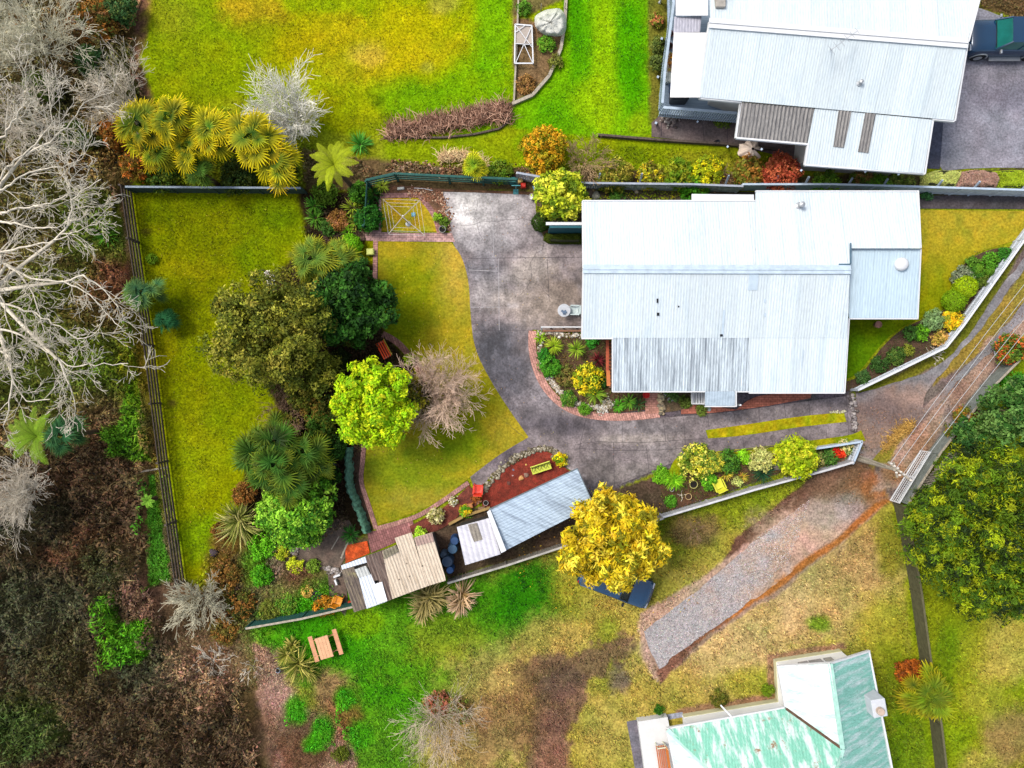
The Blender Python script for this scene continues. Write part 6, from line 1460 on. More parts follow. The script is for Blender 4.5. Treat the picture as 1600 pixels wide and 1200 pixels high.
boxthing('crate', 801, 281, (.34, .3, .5), (60, 150, 156), 'turquoise tub at the top corner of the driveway', 'tub', .1)
boxthing('lettered_box', 626, 294, (.38, .15, .15), (236, 236, 226), 'small white box on the dry bed behind the clothes line', 'box', .1)
boxthing('water_lid', 646, 335, (.22, .22, .05), (120, 190, 214), 'small blue lid on the yellow lawn under the clothes line', 'lid', .1)
boxthing('yellow_crate', 578, 393, (.42, .36, .35), (224, 232, 120), 'pale yellow crate beside the brick edge near the lime bushes', 'crate', .05)
boxthing('crate', 734, 791, (.34, .28, .25), (214, 140, 84), 'orange brown box left of the grey ringed pot', 'crate', .3)
boxthing('crate', 748, 784, (.34, .2, .25), (182, 138, 120), 'pinkish slab beside the orange brown box', 'slab', .6)
boxthing('wire_basket', 753, 796, (.4, .3, .2), (150, 120, 90), 'brown wire basket at the edge of the shed roof', 'basket', .15)
boxthing('bucket', 546, 943, (.2, .22, .3), (222, 70, 40), 'small red bucket squeezed against the patchwork shed end', 'bucket')
boxthing('bin_bag', 1121, 222, (.32, .26, .25), (34, 40, 54), 'black bag on the concrete beside the retaining board', 'bag', .3, bevel=.08)
boxthing('speaker_box', 517, 738, (.6, .9, .4), (96, 104, 128), 'grey blue bin half hidden behind the green netting', 'bin', .2)
boxthing('toolbox', 1053, 136, (.4, .5, .4), (50, 80, 120), 'dark blue box on the narrow deck left of the awning', 'box', 0, z=1.0)
boxthing('crate', 1045, 120, (.4, .6, .3), (206, 216, 214), 'pale grey tub on the narrow deck left of the awning', 'tub', 0, z=1.0)
# airing stand at the driveway corner
b = MB(); b.tube([(0, 0, 0), (0, 0, 1.3)], .03, 6); b.bar((-.25, 0, 1.3), (.25, 0, 1.3), .04); b.box((0, 0, .03), (.3, .3, .05)); o = b.build('stand', mat('turquoise_mat', (70, 150, 156), .5)); o.location = P(806, 300, 0); tag(o, 'thin turquoise post with a crossbar at the driveway corner', 'post')
# barrels of ornament: stones, balls
def stone(px, py, r, c, label, cat='stone', sq=.7, name='stone', z=0.):
    rs = newrs(); me = bpy.data.meshes.new(name); bm = bmesh.new(); bmesh.ops.create_icosphere(bm, subdivisions=3, radius=r)
    ph = rs.rand(3) * 6
    for v in bm.verts: k = 1 + .12 * math.sin(v.co.x / r * 3 + ph[0]) + .1 * math.cos(v.co.y / r * 4 + ph[1]); v.co = Vector((v.co.x * k, v.co.y * k * (.8 + .1 * ph[2] / 3), max(v.co.z * sq, -r * .2)))
    bm.to_mesh(me); bm.free(); me.polygons.foreach_set('use_smooth', [True] * len(me.polygons)); me.materials.append(mat('stone_%d_%d_%d_mat' % c, c, .85, var=.25, scale=9, bump=.4)); o = link(name, me); o.location = P(px, py, z) + Vector((0, 0, r * .2)); o.rotation_euler.z = ph[0]; return tag(o, label, cat)
for x, y, r, c, l in ((814, 747, .16, (212, 158, 96), 'round tan stone in the red bark bed'), (822, 742, .17, (150, 120, 104), 'grey brown stone touching the lime bench'), (795, 755, .13, (112, 70, 60), 'dark brown stone at the edge of the red bark'), (802, 734, .08, (110, 120, 140), 'small blue grey stone above the others in the bark'),
                      (801, 743, .07, (196, 176, 176), 'little pink stone between the blue grey and the brown one'), (822, 726, .07, (236, 200, 110), 'tiny yellow ball near the lime bench end'), (920, 302, .3, (134, 112, 92), 'large brown rock right of the lemon tree'), (930, 306, .25, (190, 186, 164), 'pale lichen rock touching the large brown rock'),
                      (925, 297, .22, (176, 148, 104), 'tan rock behind the pale lichen rock'), (1048, 623, .2, (178, 176, 178), 'grey rock in the small bed right of the brick steps'), (1039, 616, .12, (196, 190, 186), 'small pale stone near the wall in that bed'), (1107, 638, .16, (180, 188, 190), 'grey stone at the porch foot'),
                      (1214, 727, .35, (150, 138, 128), 'big brown grey rock behind the dark spiky plant'), (994, 300, .13, (226, 206, 170), 'cream stone on the strip behind the house'), (1560, 548, .3, (232, 232, 236), 'white rock at the far side of the grey green fence'), (600, 868, .1, (210, 200, 200), 'x'),
                      (334, 863, .28, (74, 62, 66), 'dark purple stone on the lawn beside the big flax')):
    if l != 'x': stone(x, y, r, c, l)
# piles of white pebbles edging the front bed: uncountable
def pebbles(name, line, width, n, r, cols, z=.06, seed=3, lump=.5):
    rs = np.random.RandomState(seed); V = []; F = []; C = []
    ico = bmesh.new(); bmesh.ops.create_icosphere(ico, subdivisions=1, radius=1); iv = np.array([v.co[:] for v in ico.verts]); jf = np.array([[v.index for v in f.verts] for f in ico.faces]); ico.free()
    seg = [math.hypot(b[0] - a[0], b[1] - a[1]) for a, b in zip(line, line[1:])]; tot = sum(seg)
    for i in range(n):
        t = rs.rand() * tot; k = 0
        while k < len(seg) - 1 and t > seg[k]: t -= seg[k]; k += 1
        a, b = line[k], line[k + 1]; x = a[0] + (b[0] - a[0]) * t / seg[k]; y = a[1] + (b[1] - a[1]) * t / seg[k]
        q = P(x, y); q.x += rs.normal() * width / S * .3; q.y += rs.normal() * width / S * .3; rr = r * (.6 + .8 * rs.rand())
        V.append(iv * rr * np.array([1 + .3 * rs.rand(), 1, .7]) + np.array([q.x, q.y, z + rr * .2])); F.append(jf + i * len(iv)); c = np.array(lin(cols[rs.randint(len(cols))])) * (1 + .15 * rs.normal()); C.append(np.tile(np.clip(c, 0, .85), (len(iv), 1)))
    return tag(mesh_np(name, np.vstack(V), np.vstack(F), M_LEAF, np.vstack(C)), kind='stuff')
WPB = [(240, 232, 214), (250, 246, 236), (214, 196, 170), (190, 176, 160)]
pebbles('white_pebbles', [(845, 520), (880, 523), (908, 525)], 6, 90, .07, WPB)
pebbles('white_pebbles', [(844, 520), (843, 545), (850, 575), (864, 600), (884, 622), (910, 634), (945, 638)], 7, 650, .06, WPB, seed=5)
pebbles('white_pebbles', [(940, 640), (950, 630), (952, 626)], 14, 160, .06, WPB, seed=6)
pebbles('edging_stones', [(1032, 614), (1033, 646)], 6, 60, .1, [(226, 206, 160), (190, 170, 140), (150, 140, 120)], seed=8)
pebbles('edging_stones', [(1330, 618), (1333, 650), (1334, 672)], 8, 90, .09, [(206, 196, 190), (160, 150, 150), (120, 110, 106)], z=.04, seed=9)
pebbles('edging_stones', [(1296, 644), (1320, 643)], 3, 40, .05, [(236, 230, 190)], z=.06, seed=19)
pebbles('edging_stones', [(753, 770), (770, 748), (790, 728), (812, 712), (840, 701), (862, 703), (874, 716), (882, 728)], 8, 420, .08, [(176, 164, 140), (140, 128, 108), (206, 198, 176), (110, 100, 70)], z=.05, seed=10)
pebbles('rubble', [(1038, 183), (1052, 190)], 18, 120, .08, [(196, 186, 176), (150, 136, 130), (110, 96, 90)], z=.05, seed=12)
pebbles('rubble', [(455, 862), (475, 848), (495, 842)], 10, 110, .1, [(176, 166, 156), (140, 126, 112)], z=.04, seed=13)
pebbles('rubble', [(510, 888), (530, 894)], 8, 60, .09, [(206, 196, 190), (150, 140, 130)], z=.04, seed=14)
pebbles('dry_mulch', [(610, 262), (660, 262), (700, 266), (780, 270), (860, 268)], 16, 700, .06, [(206, 160, 120), (170, 120, 90), (226, 190, 160), (120, 80, 60)], z=.03, seed=15)
pebbles('dry_mulch', [(640, 300), (690, 312), (700, 350)], 16, 300, .05, [(196, 140, 110), (150, 104, 80), (226, 190, 160)], z=.04, seed=16)
# green net along the bed edge by the centre lawn
nt = MB(); ln = [(540, 700), (540, 730), (541, 762), (552, 790), (562, 815), (569, 836)]
rs_ = newrs(); pts_ = [P(x, y, 1.0) for x, y in ln]
def netf(u, v):
    t = u * (len(pts_) - 1); i = min(int(t), len(pts_) - 2); q = pts_[i].lerp(pts_[i + 1], t - i); return (q.x - .26 + .5 * v + .03 * math.sin(u * 90 + v * 5) + .03 * math.sin(u * 37), q.y, .05 + .6 * math.sin(math.pi * v) ** .5 + .04 * math.sin(u * 83) * math.cos(v * 9) + .03 * math.sin(u * 31) + .04 * rnd.uniform(-1, 1))
nt.grid(netf, 90, 12); o = nt.build('netting_tunnel', mat('green_net_mat', (92, 140, 116), .9, var=.45, scale=6), None, smooth=True); tag(o, 'long tunnel of crumpled grey green netting left of the centre lawn', 'netting')
# ------------------------------------------------------------------ trees
G_DK = [(44, 84, 44), (58, 104, 52), (36, 70, 40)]
olive = tree('broad_tree', 420, 520, 98, 6.0, [(122, 124, 44), (96, 104, 38), (150, 148, 66), (76, 86, 32)], 'largest olive green tree with a rough open crown in the middle of the west lawn', lobes=[(x + 8, y, r, z, q) for x, y, r, z, q in knobs(96, 60, 3.4, 2.2, 3, .13, .2, ry=90)] + [(x + 72, y + 58, r, z, q) for x, y, r, z, q in knobs(38, 12, 2.7, 1.1, 6, .2, .32)] + [(x + 50, y - 66, r, z, q) for x, y, r, z, q in knobs(40, 12, 2.6, 1.1, 5, .25, .4)], clump=.3, per=26, leaf=.085, dens=.95, trunk=.2, spiky=.5, zc=3.6, spread=.9)
q = P(413, 435, 4.9) - olive.location; V, F, C = crown_mesh([(q.x, q.y, 4.3, .22, .4, .3), (q.x + .1, q.y - .35, 4.2, .15, .3, .2)], [(250, 240, 244), (236, 214, 224)], .14, 22, .06, 1.0, newrs()); mesh_np('blossom', V, F, M_LEAF, C, olive)['label'] = 'white blossom spray'
tree('round_tree', 554, 478, 62, 5.0, [(40, 80, 26), (58, 102, 38), (28, 58, 22)], 'dark glossy green round tree at the top edge of the centre lawn', lobes=knobs(62, 36, 2.8, 1.7, 14, .19, .27), clump=.26, per=22, leaf=.11, dens=1.0, zc=3.0)
tree('round_tree', 590, 632, 76, 5.5, [(160, 196, 22), (134, 180, 20), (190, 206, 34)], 'bright lime yellow round tree above the brick edge of the centre lawn', lobes=knobs(72, 42, 3.0, 1.9, 15, .13, .22), clump=.24, per=22, leaf=.085, dens=1.0, zc=3.2)
tree('round_tree', 640, 620, 34, 4.2, [(78, 82, 24), (58, 66, 24), (110, 104, 28), (44, 40, 24)], 'dark brown green small tree between the lime tree and the bare pink twigged tree', clump=.32, per=18, leaf=.08, dens=.8, zc=2.6)
bare_tree('bare_tree', 690, 620, 50, 4.2, 'leafless pinkish grey tree with fine spreading twigs on the centre lawn', mat('pink_twig_mat', (220, 190, 166), .9, var=.15, f=1.5), stems=26, depth=4, kids=4, r0=.03, rmin=.008, trunk=.14, z0=.8, lean=(-.7, .1), el=(5, 80), wig=.12)
tree('golden_tree', 957, 841, 86, 5.5, [(214, 188, 40), (184, 160, 30), (230, 208, 76), (112, 112, 28)], 'golden yellow leafy tree overhanging the blue hatchback and the old grey fence', lobes=knobs(84, 52, 3.1, 1.9, 12, .12, .2, ry=78), clump=.24, per=17, leaf=.15, dens=1.0, zc=3.2, ratio=.3, up=-.2, spiky=.5, weights=[.33, .27, .2, .2], clumpvar=.16)
tree('conifer_tree', 1530, 828, 128, 6.5, [(88, 116, 14), (64, 92, 14), (134, 148, 20), (36, 52, 16)], 'huge moss green conifer with feathery sprays at the right edge', lobes=knobs(134, 84, 3.2, 2.6, 8, .10, .17), clump=.3, per=40, leaf=.10, dens=1.1, spiky=1.1, zc=3.2, trunk=.28, clumpvar=.2, ratio=.3, spread=.9)
tree('leafy_tree', 1562, 648, 60, 4.5, [(50, 92, 40), (74, 112, 56), (36, 70, 32), (92, 124, 70)], 'dark green glossy leafed tree beyond the grey green fence', lobes=[(x + 10, y - 5, r, z, q) for x, y, r, z, q in knobs(56, 28, 2.6, 1.4, 16, .16, .25)] + [(x - 42, y + 34, r, z, q) for x, y, r, z, q in knobs(32, 10, 2.0, 1.0, 17, .25, .4)], clump=.26, per=22, leaf=.1, dens=.95, zc=2.4)
shrub(1582, 545, 24, 1.8, [(96, 120, 40), (176, 92, 50), (70, 96, 36)], 'mixed green and red leaved shrub at the right edge beyond the track', leaf=.08, clump=.24)
shrub(1510, 650, 16, 1.2, [(150, 104, 40), (120, 112, 40), (90, 100, 40)], 'orange and green hedge plant along the grey green fence, upper clump', leaf=.07)
shrub(1492, 678, 14, 1.1, [(150, 100, 40), (100, 110, 40), (80, 96, 40)], 'orange and green hedge plant at the foot of the dark leafy tree', leaf=.07)
shrub(1590, 600, 18, 1.2, [(60, 130, 30), (80, 150, 40)], 'fresh green low shrub below the white rock at the right edge', leaf=.08)
tree('lemon_tree', 876, 303, 40, 3.0, [(176, 186, 44), (206, 208, 74), (136, 156, 36), (92, 118, 30)], 'yellow green citrus tree at the top corner of the house beside the blue bundle', clump=.26, per=24, leaf=.11, dens=1.1, zc=1.9, trunk=.1)
tree('bushy_tree', 465, 800, 58, 3.6, [(112, 166, 44), (88, 146, 40), (140, 186, 64), (60, 112, 34)], 'fresh green round bushy tree below the palm clump', clump=.3, per=30, leaf=.09, dens=1.3, zc=2.2, trunk=.14)
tree('lime_shrub', 1243, 714, 32, 2.4, [(160, 180, 26), (130, 156, 24), (186, 190, 50)], 'lime green bushy citrus shrub near the pointed end of the lower bed', cat='shrub', clump=.24, per=22, leaf=.09, dens=1.0, zc=1.4, trunk=.08)

# palms
fan_palm(222, 196, 50, 3.4, 'leftmost fan palm of the yellow row with a wide green centre', yam=1.0)
fan_palm(268, 186, 46, 3.8, 'tallest yellow edged fan palm second from the left of the row', yam=1.1, group='yellow edged fan palms above the west lawn')
fan_palm(330, 205, 42, 3.6, 'golden yellow fan palm left of the bare white shrub in the row', yam=1.3)
fan_palm(412, 228, 60, 3.6, 'rightmost large fan palm with green middle and yellow lower fans', yam=1.05, heads=[(-14, -10, 52, 3.7), (16, 22, 46, 3.2)])
fan_palm(245, 235, 38, 3.0, 'lower small fan palm tucked under the leftmost pair of the yellow row', yam=.7)
fan_palm(296, 232, 38, 3.1, 'golden small fan palm tucked under the middle of the yellow row', yam=1.4)
fan_palm(225, 457, 36, 1.7, 'small blue green fan palm leaning over the left rail fence', green=(52, 100, 66), yel=(150, 160, 50), yam=.5)
fan_palm(258, 500, 22, 1.1, 'tiny dark green fan palm on the lawn beside the rail fence', green=(36, 92, 54), yel=(60, 110, 50), yam=.3)
fan_palm(430, 712, 82, 4.8, 'dark clump of fan palms between the olive tree and the fresh green bush', green=(42, 84, 24), yel=(160, 154, 40), yam=.35, heads=[(-40, 0, 46, 3.6), (-5, -22, 48, 4.0), (35, -5, 44, 3.7), (-25, 36, 42, 3.3), (20, 46, 46, 3.5), (-4, 14, 46, 4.4), (48, 24, 36, 3.0)], nf=16)
fan_palm(492, 402, 46, 4.4, 'soft green fan palm above the dark round tree', green=(78, 116, 40), yel=(190, 170, 40), yam=.5, heads=[(-12, 0, 44, 3.6), (26, -4, 36, 3.3)])
fan_palm(1449, 1086, 44, 2.0, 'lone fan palm with orange dead leaves at the foot of the olive board fence', green=(92, 124, 22), yel=(226, 176, 30), yam=.3, heads=[(0, 0, 46, 2.0), (-4, 8, 38, 1.7)], nf=30)
fan_palm(742, 258, 24, 1.6, 'small yellow fan palm behind the green rail fence', green=(90, 130, 24), yel=(244, 214, 40), yam=.9)
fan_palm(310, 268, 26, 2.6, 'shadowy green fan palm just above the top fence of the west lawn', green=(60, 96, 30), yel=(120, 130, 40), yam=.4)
fan_palm(100, 680, 38, 3.4, 'dark teal green fan palm beside the tree fern in the wild bank', green=(40, 84, 48), yel=(90, 110, 40), yam=.3)
fern_tree(522, 258, 38, 4.4, 'bright yellow green tree fern above the leafy bed', nf=17)
fern_tree(58, 682, 44, 3.2, 'pale green tree fern in the wild bank on the left', col=(130, 166, 40), nf=16)
fern_tree(232, 782, 12, 1.0, 'small pale fern below the grey plank left of the rail fence', col=(120, 170, 50), nf=7)
shrub(1424, 1052, 20, 1.2, [(150, 80, 30), (110, 60, 30), (176, 96, 40)], 'rusty brown dead shrub above the lone palm', leaf=.08, dens=1.0)

# big bare trees on the left
limb_tree('bare_tree', (-36, 360), [[(-10, 290, 4.2), (12, 262, 5.0), (55, 225, 6.0), (82, 190, 6.6), (76, 140, 7.0)], [(40, 240, 5.5), (80, 222, 6.2), (112, 190, 6.8), (132, 160, 7.1)], [(0, 300, 4.2), (30, 276, 5.0), (70, 262, 5.6), (100, 262, 6.0), (128, 248, 6.3)], [(5, 335, 4.0), (30, 325, 4.8), (70, 322, 5.4), (110, 300, 6.0), (112, 278, 6.4)], [(-5, 345, 4.2), (25, 350, 4.8), (60, 358, 5.2), (95, 352, 5.7), (120, 340, 6)], [(-10, 230, 5.0), (20, 190, 6.0), (45, 150, 6.8), (40, 118, 7.2)]],
          'tall leafless white barked tree spreading from the left edge above the rail fence corner', M_BARKPALE, dens=1.3)
limb_tree('bare_tree', (-40, 450), [[(-10, 398, 4.4), (30, 388, 5.0), (85, 376, 5.6), (140, 352, 6.2), (156, 346, 6.5)], [(85, 376, 5.6), (108, 350, 6.0), (112, 315, 6.4), (138, 292, 6.7), (158, 280, 7)], [(-15, 405, 4.4), (20, 418, 5.0), (48, 450, 5.6), (62, 490, 6.0), (70, 520, 6.3)], [(10, 414, 4.9), (48, 436, 5.4), (100, 440, 5.9), (140, 460, 6.2), (165, 490, 6.4), (190, 512, 6.6)], [(100, 440, 5.8), (130, 430, 6.1), (165, 455, 6.4), (185, 480, 6.6)],
          [(-15, 510, 4.4), (25, 520, 5.0), (70, 545, 5.6), (105, 572, 6.0), (140, 570, 6.3), (200, 568, 6.6)], [(90, 562, 5.9), (108, 600, 6.2), (118, 640, 6.4)], [(-15, 535, 4.4), (15, 556, 5.2), (22, 600, 5.8), (40, 628, 6.2), (78, 624, 6.5)], [(-10, 470, 4.4), (30, 480, 5.2), (75, 500, 5.8), (120, 530, 6.2), (150, 520, 6.5)], [(0, 400, 4.6), (-5, 440, 5.2), (10, 490, 5.8), (20, 530, 6.2)], [(20, 590, 5.6), (12, 640, 6.0), (5, 665, 6.2)]],
          'largest leafless white barked tree with long limbs reaching right from the left edge', M_BARKPALE, dens=1.3)
bare_tree('bare_tree', 45, 55, 84, 5.5, 'leafless pale grey twiggy tree in the top left corner', mat('pale_grey_twig_mat', (220, 214, 186), .9, var=.15, f=1.5), stems=13, depth=4, kids=4, r0=.032, rmin=.009, trunk=.16, z0=1)
bare_tree('bare_tree', 190, 152, 62, 4.2, 'leafless brownish grey twiggy tree between the left thicket and the north field', M_TWIG, stems=10, depth=4, kids=4, r0=.03, rmin=.008, trunk=.13, z0=.8)
bare_tree('bare_tree', 30, 175, 56, 4.6, 'leafless grey tree on the left edge below the corner tree', M_TWIG, stems=8, depth=4, kids=4, r0=.03, rmin=.008, trunk=.13, z0=.8)
bare_tree('bare_tree', 24, 765, 66, 4.4, 'leafless grey white twiggy tree on the left edge below the tree fern', M_TWIG, stems=11, depth=4, kids=4, r0=.03, rmin=.009, trunk=.13, z0=.8)
bare_tree('bare_shrub', 446, 172, 62, 3.2, 'whitish leafless shrub fanning up between the palms and the field', M_TWIGWH, stems=20, depth=3, kids=5, wig=.12, r0=.028, rmin=.010, trunk=.1, z0=.3, cat='shrub', lean=(.4, -.7), el=(30, 80))
bare_tree('bare_shrub', 310, 938, 52, 1.8, 'lichen grey leafless bush at the lower end of the rail fence', mat('lichen_twig_mat', (206, 200, 172), .9, var=.2, f=1.4), stems=12, depth=3, kids=5, r0=.03, rmin=.010, trunk=.08, z0=.2, cat='shrub')
bare_tree('bare_tree', 680, 1140, 84, 3.6, 'leafless pale pinkish tree at the bottom edge of the south field', mat('pale_pink_twig_mat', (220, 200, 176), .9, var=.15, f=1.3), stems=15, depth=3, kids=4, wig=.13, r0=.026, rmin=.007, trunk=.12, z0=.5, lean=(0, .2))
bare_tree('bare_shrub', 915, 250, 42, 1.6, 'tangled tan leafless shrub beside the orange bush', mat('tan_twig_mat', (186, 156, 116), .9, var=.2), stems=10, depth=3, kids=4, r0=.025, rmin=.010, trunk=.07, z0=.15, cat='shrub', el=(10, 60), wig=.4)
bare_tree('bare_shrub', 440, 650, 42, 1.8, 'brown leafless shrub between the olive tree and the palm clump', M_TWIGBR, stems=9, depth=3, kids=4, r0=.025, rmin=.009, trunk=.07, z0=.15, cat='shrub')
bare_tree('bare_shrub', 1086, 830, 18, .9, 'small leafless shrub on the grass right of the golden tree', M_TWIGBR, stems=6, depth=2, kids=3, r0=.015, rmin=.007, trunk=.04, z0=.1, cat='shrub')
bare_tree('bare_shrub', 1120, 272, 26, 1.0, 'thin dry twiggy shrub behind the yellow flowering bush', M_TWIGBR, stems=8, depth=2, kids=4, r0=.02, rmin=.009, trunk=.05, z0=.1, cat='shrub', el=(10, 50))
bare_tree('dead_branches', 330, 1035, 44, .8, 'heap of pale dead branches on the bank below the grey bush', M_BARKPALE, stems=9, depth=2, kids=4, r0=.03, rmin=.014, trunk=.05, z0=.1, cat='branches', el=(0, 25), wig=.5)
bare_tree('dead_branches', 1462, 555, 16, .6, 'bleached dead shrub in the bed by the white lane fence', M_BARKPALE, stems=7, depth=2, kids=3, r0=.02, rmin=.012, trunk=.04, z0=.1, cat='branches', el=(0, 40), wig=.4)
bare_tree('dead_branches', 393, 1044, 26, .6, 'smaller spray of dead branches left of the striped flax', M_BARKPALE, stems=6, depth=2, kids=3, r0=.02, rmin=.012, trunk=.04, z0=.1, cat='branches', el=(0, 25), wig=.5)
bare_tree('dead_branches', 1066, 774, 10, .4, 'little driftwood branches beside the sand coloured pot', M_BARKPALE, stems=4, depth=1, kids=2, r0=.03, rmin=.014, trunk=.04, z0=.05, cat='branches', el=(0, 20))
# dry stem row
def stem_row(name, line, w, n, L, cols, label=None, seed=4, hump=.5):
    rs = np.random.RandomState(seed); V = []; F = []; C = []; k0 = 0; W = [P(x, y) for x, y in line]
    for i in range(n):
        t = rs.rand() * (len(W) - 1); k = int(t); q = W[k].lerp(W[k + 1], t - k); a = rs.normal() * .8 + 1.9; l = L * (.4 + .8 * rs.rand()); p = np.array([q.x + rs.normal() * w * .3, q.y + rs.normal() * w * .45, .05 + hump * rs.rand()])
        d = np.array([math.cos(a), math.sin(a), .3 * rs.normal()]); s = np.array([-math.sin(a), math.cos(a), 0]) * .018; mid = p + d * l / 2 + np.array([0, 0, .12]); e = p + d * l + s * 8 * rs.normal(); e[2] = max(.03, e[2] - .1)
        V += [p - s, p + s, mid + s, mid - s, e + s * .5, e - s * .5]; F += [(k0, k0 + 1, k0 + 2, k0 + 3), (k0 + 3, k0 + 2, k0 + 4, k0 + 5)]; c = np.clip(np.array(lin(cols[rs.randint(len(cols))])) * 1.3 * (1 + .2 * rs.normal()), .01, .8); C += [c] * 6; k0 += 6
    return mesh_np(name, np.array(V), np.array(F), M_LEAF, np.array(C))
tag(stem_row('dry_stems', [(610, 212), (660, 205), (700, 196), (740, 190), (775, 180), (792, 184)], .55, 2200, .7, [(166, 128, 106), (136, 98, 80), (190, 152, 128), (110, 78, 62)], hump=.35), kind='stuff')
tag(stem_row('dry_grass', [(690, 252), (720, 248), (760, 262)], .3, 500, .45, [(196, 160, 120), (226, 200, 150)], seed=7), kind='stuff')
tag(stem_row('dry_stems', [(1380, 700), (1400, 680), (1424, 664)], .4, 300, .3, [(206, 166, 90), (180, 140, 70)], seed=8, hump=.08), kind='stuff')

# flax and strap plants
spiky(372, 822, 46, [(150, 152, 74), (104, 116, 44), (200, 190, 120)], 'large striped flax with cream and olive blades beside the lower west lawn', 'flax', 90, .085, .1, 2, cat='flax', e0=15, e1=75, droop=.4, spread=.3)
spiky(665, 934, 40, [(112, 108, 46), (150, 138, 76), (84, 84, 34)], 'dark olive striped flax under the lower edge of the patchwork shed', 'flax', 80, .08, .1, 3, cat='flax', e0=10, e1=70, droop=.5, spread=.5, tipcol=(200, 180, 120))
spiky(722, 932, 34, [(150, 122, 70), (196, 164, 120), (112, 96, 50)], 'bronze and tan flax at the right of the pair below the old grey fence', 'flax', 60, .08, .1, 2, cat='flax', e0=10, e1=65, droop=.6, spread=.5, tipcol=(226, 190, 160))
spiky(464, 1040, 34, [(150, 150, 60), (104, 116, 40), (196, 184, 96)], 'olive and cream striped flax on the bank below the picnic table', 'flax', 70, .08, .1, 4, cat='flax', e0=15, e1=75, droop=.5, spread=.9)
spiky(866, 540, 17, [(150, 184, 34), (190, 210, 60)], 'left yellow green grass tree at the top of the front flower bed', 'grass_tree', 110, .035, .4, 1, cat='grass tree', e0=-5, e1=80, droop=.2)
spiky(902, 545, 17, [(120, 166, 40), (170, 196, 60)], 'right green grass tree at the top of the front flower bed', 'grass_tree', 110, .035, .4, 1, cat='grass tree', e0=-5, e1=80, droop=.2)
spiky(932, 616, 20, [(110, 156, 40), (150, 176, 56)], 'green spiky grass tree at the bottom of the front flower bed', 'grass_tree', 110, .035, .4, 1, cat='grass tree', e0=-5, e1=80, droop=.2)
spiky(936, 562, 16, [(110, 36, 44), (80, 28, 36), (150, 60, 60)], 'dark wine red spiky plant beside the red balustrade', 'red_cordyline', 70, .04, .2, 1, e0=5, e1=80, droop=.3)
spiky(1196, 740, 24, [(36, 84, 58), (54, 104, 66)], 'blue green spiky plant below the pale rounded bush in the lower bed', 'spiky_plant', 110, .03, .2, 1, e0=0, e1=80, droop=.3)
spiky(1139, 743, 12, [(200, 190, 50), (230, 200, 80)], 'yellow green spiky plant right of the yellow chair', 'bromeliad', 45, .04, .1, 1, e0=10, e1=70, droop=.4)
spiky(1164, 747, 11, [(176, 176, 54), (226, 176, 70)], 'small orange yellow spiky plant near the dark spiky one', 'bromeliad', 40, .04, .1, 1, e0=10, e1=70, droop=.4)
spiky(1052, 750, 20, [(110, 180, 30), (150, 206, 40)], 'bright green strap leaved lily clump right of the golden tree', 'lily_clump', 60, .05, .1, 3, e0=20, e1=75, droop=.5, spread=.6)
for x, y, r, c, l, n in ((488, 318, 17, [(120, 176, 56), (84, 148, 44)], 'upper bright green cordyline head beside the top fence', 55), (490, 338, 18, [(130, 180, 60), (90, 150, 44)], 'lower bright green cordyline head beside the west lawn', 55), (548, 322, 18, [(150, 180, 40), (190, 200, 70)], 'yellow green lily right of the tree fern skirt', 45),
                         (552, 345, 16, [(140, 178, 44), (196, 196, 80)], 'yellow green lily next to the orange brown pot', 40), (540, 360, 12, [(130, 190, 40)], 'low lime strap plant above the dark path', 30), (594, 286, 14, [(170, 200, 50), (200, 214, 80)], 'bright spiky plant in the corner below the green rail fence', 40), (574, 318, 12, [(60, 120, 36)], 'small green strap plant under the corner bush', 30),
                         (582, 300, 16, [(50, 104, 36), (40, 80, 30)], 'dark green strap plant at the fence corner', 40), (560, 222, 20, [(70, 140, 44), (100, 170, 60)], 'bright green strap clump right of the white leafless shrub', 60), (845, 527, 10, [(150, 190, 40)], 'small lime plant at the top left corner of the front bed', 26), (985, 628, 13, [(90, 150, 44), (130, 180, 60)], 'green lily clump left of the brick steps', 40), (968, 634, 12, [(90, 160, 40)], 'low green lily near the pebbles', 34), (1000, 632, 12, [(76, 110, 60)], 'grey green plant beside the brick steps', 24),
                         (545, 838, 16, [(74, 140, 50), (50, 100, 40)], 'green tufted plant above the orange bark chips', 50), (430, 820, 18, [(80, 150, 40)], 'fresh green strap tuft left of the bushy tree', 40), (980, 1186, 1, [(80, 120, 30)], '', 0), (160, 365, 22, [(110, 180, 50), (84, 150, 44)], 'bright green leafy lily left of the rail fence corner', 40)):
    if n: spiky(x, y, r * 1.15, c, l, 'strap_plant', int(n * 1.5), .065, .1, 1, e0=5, e1=75, droop=.4)

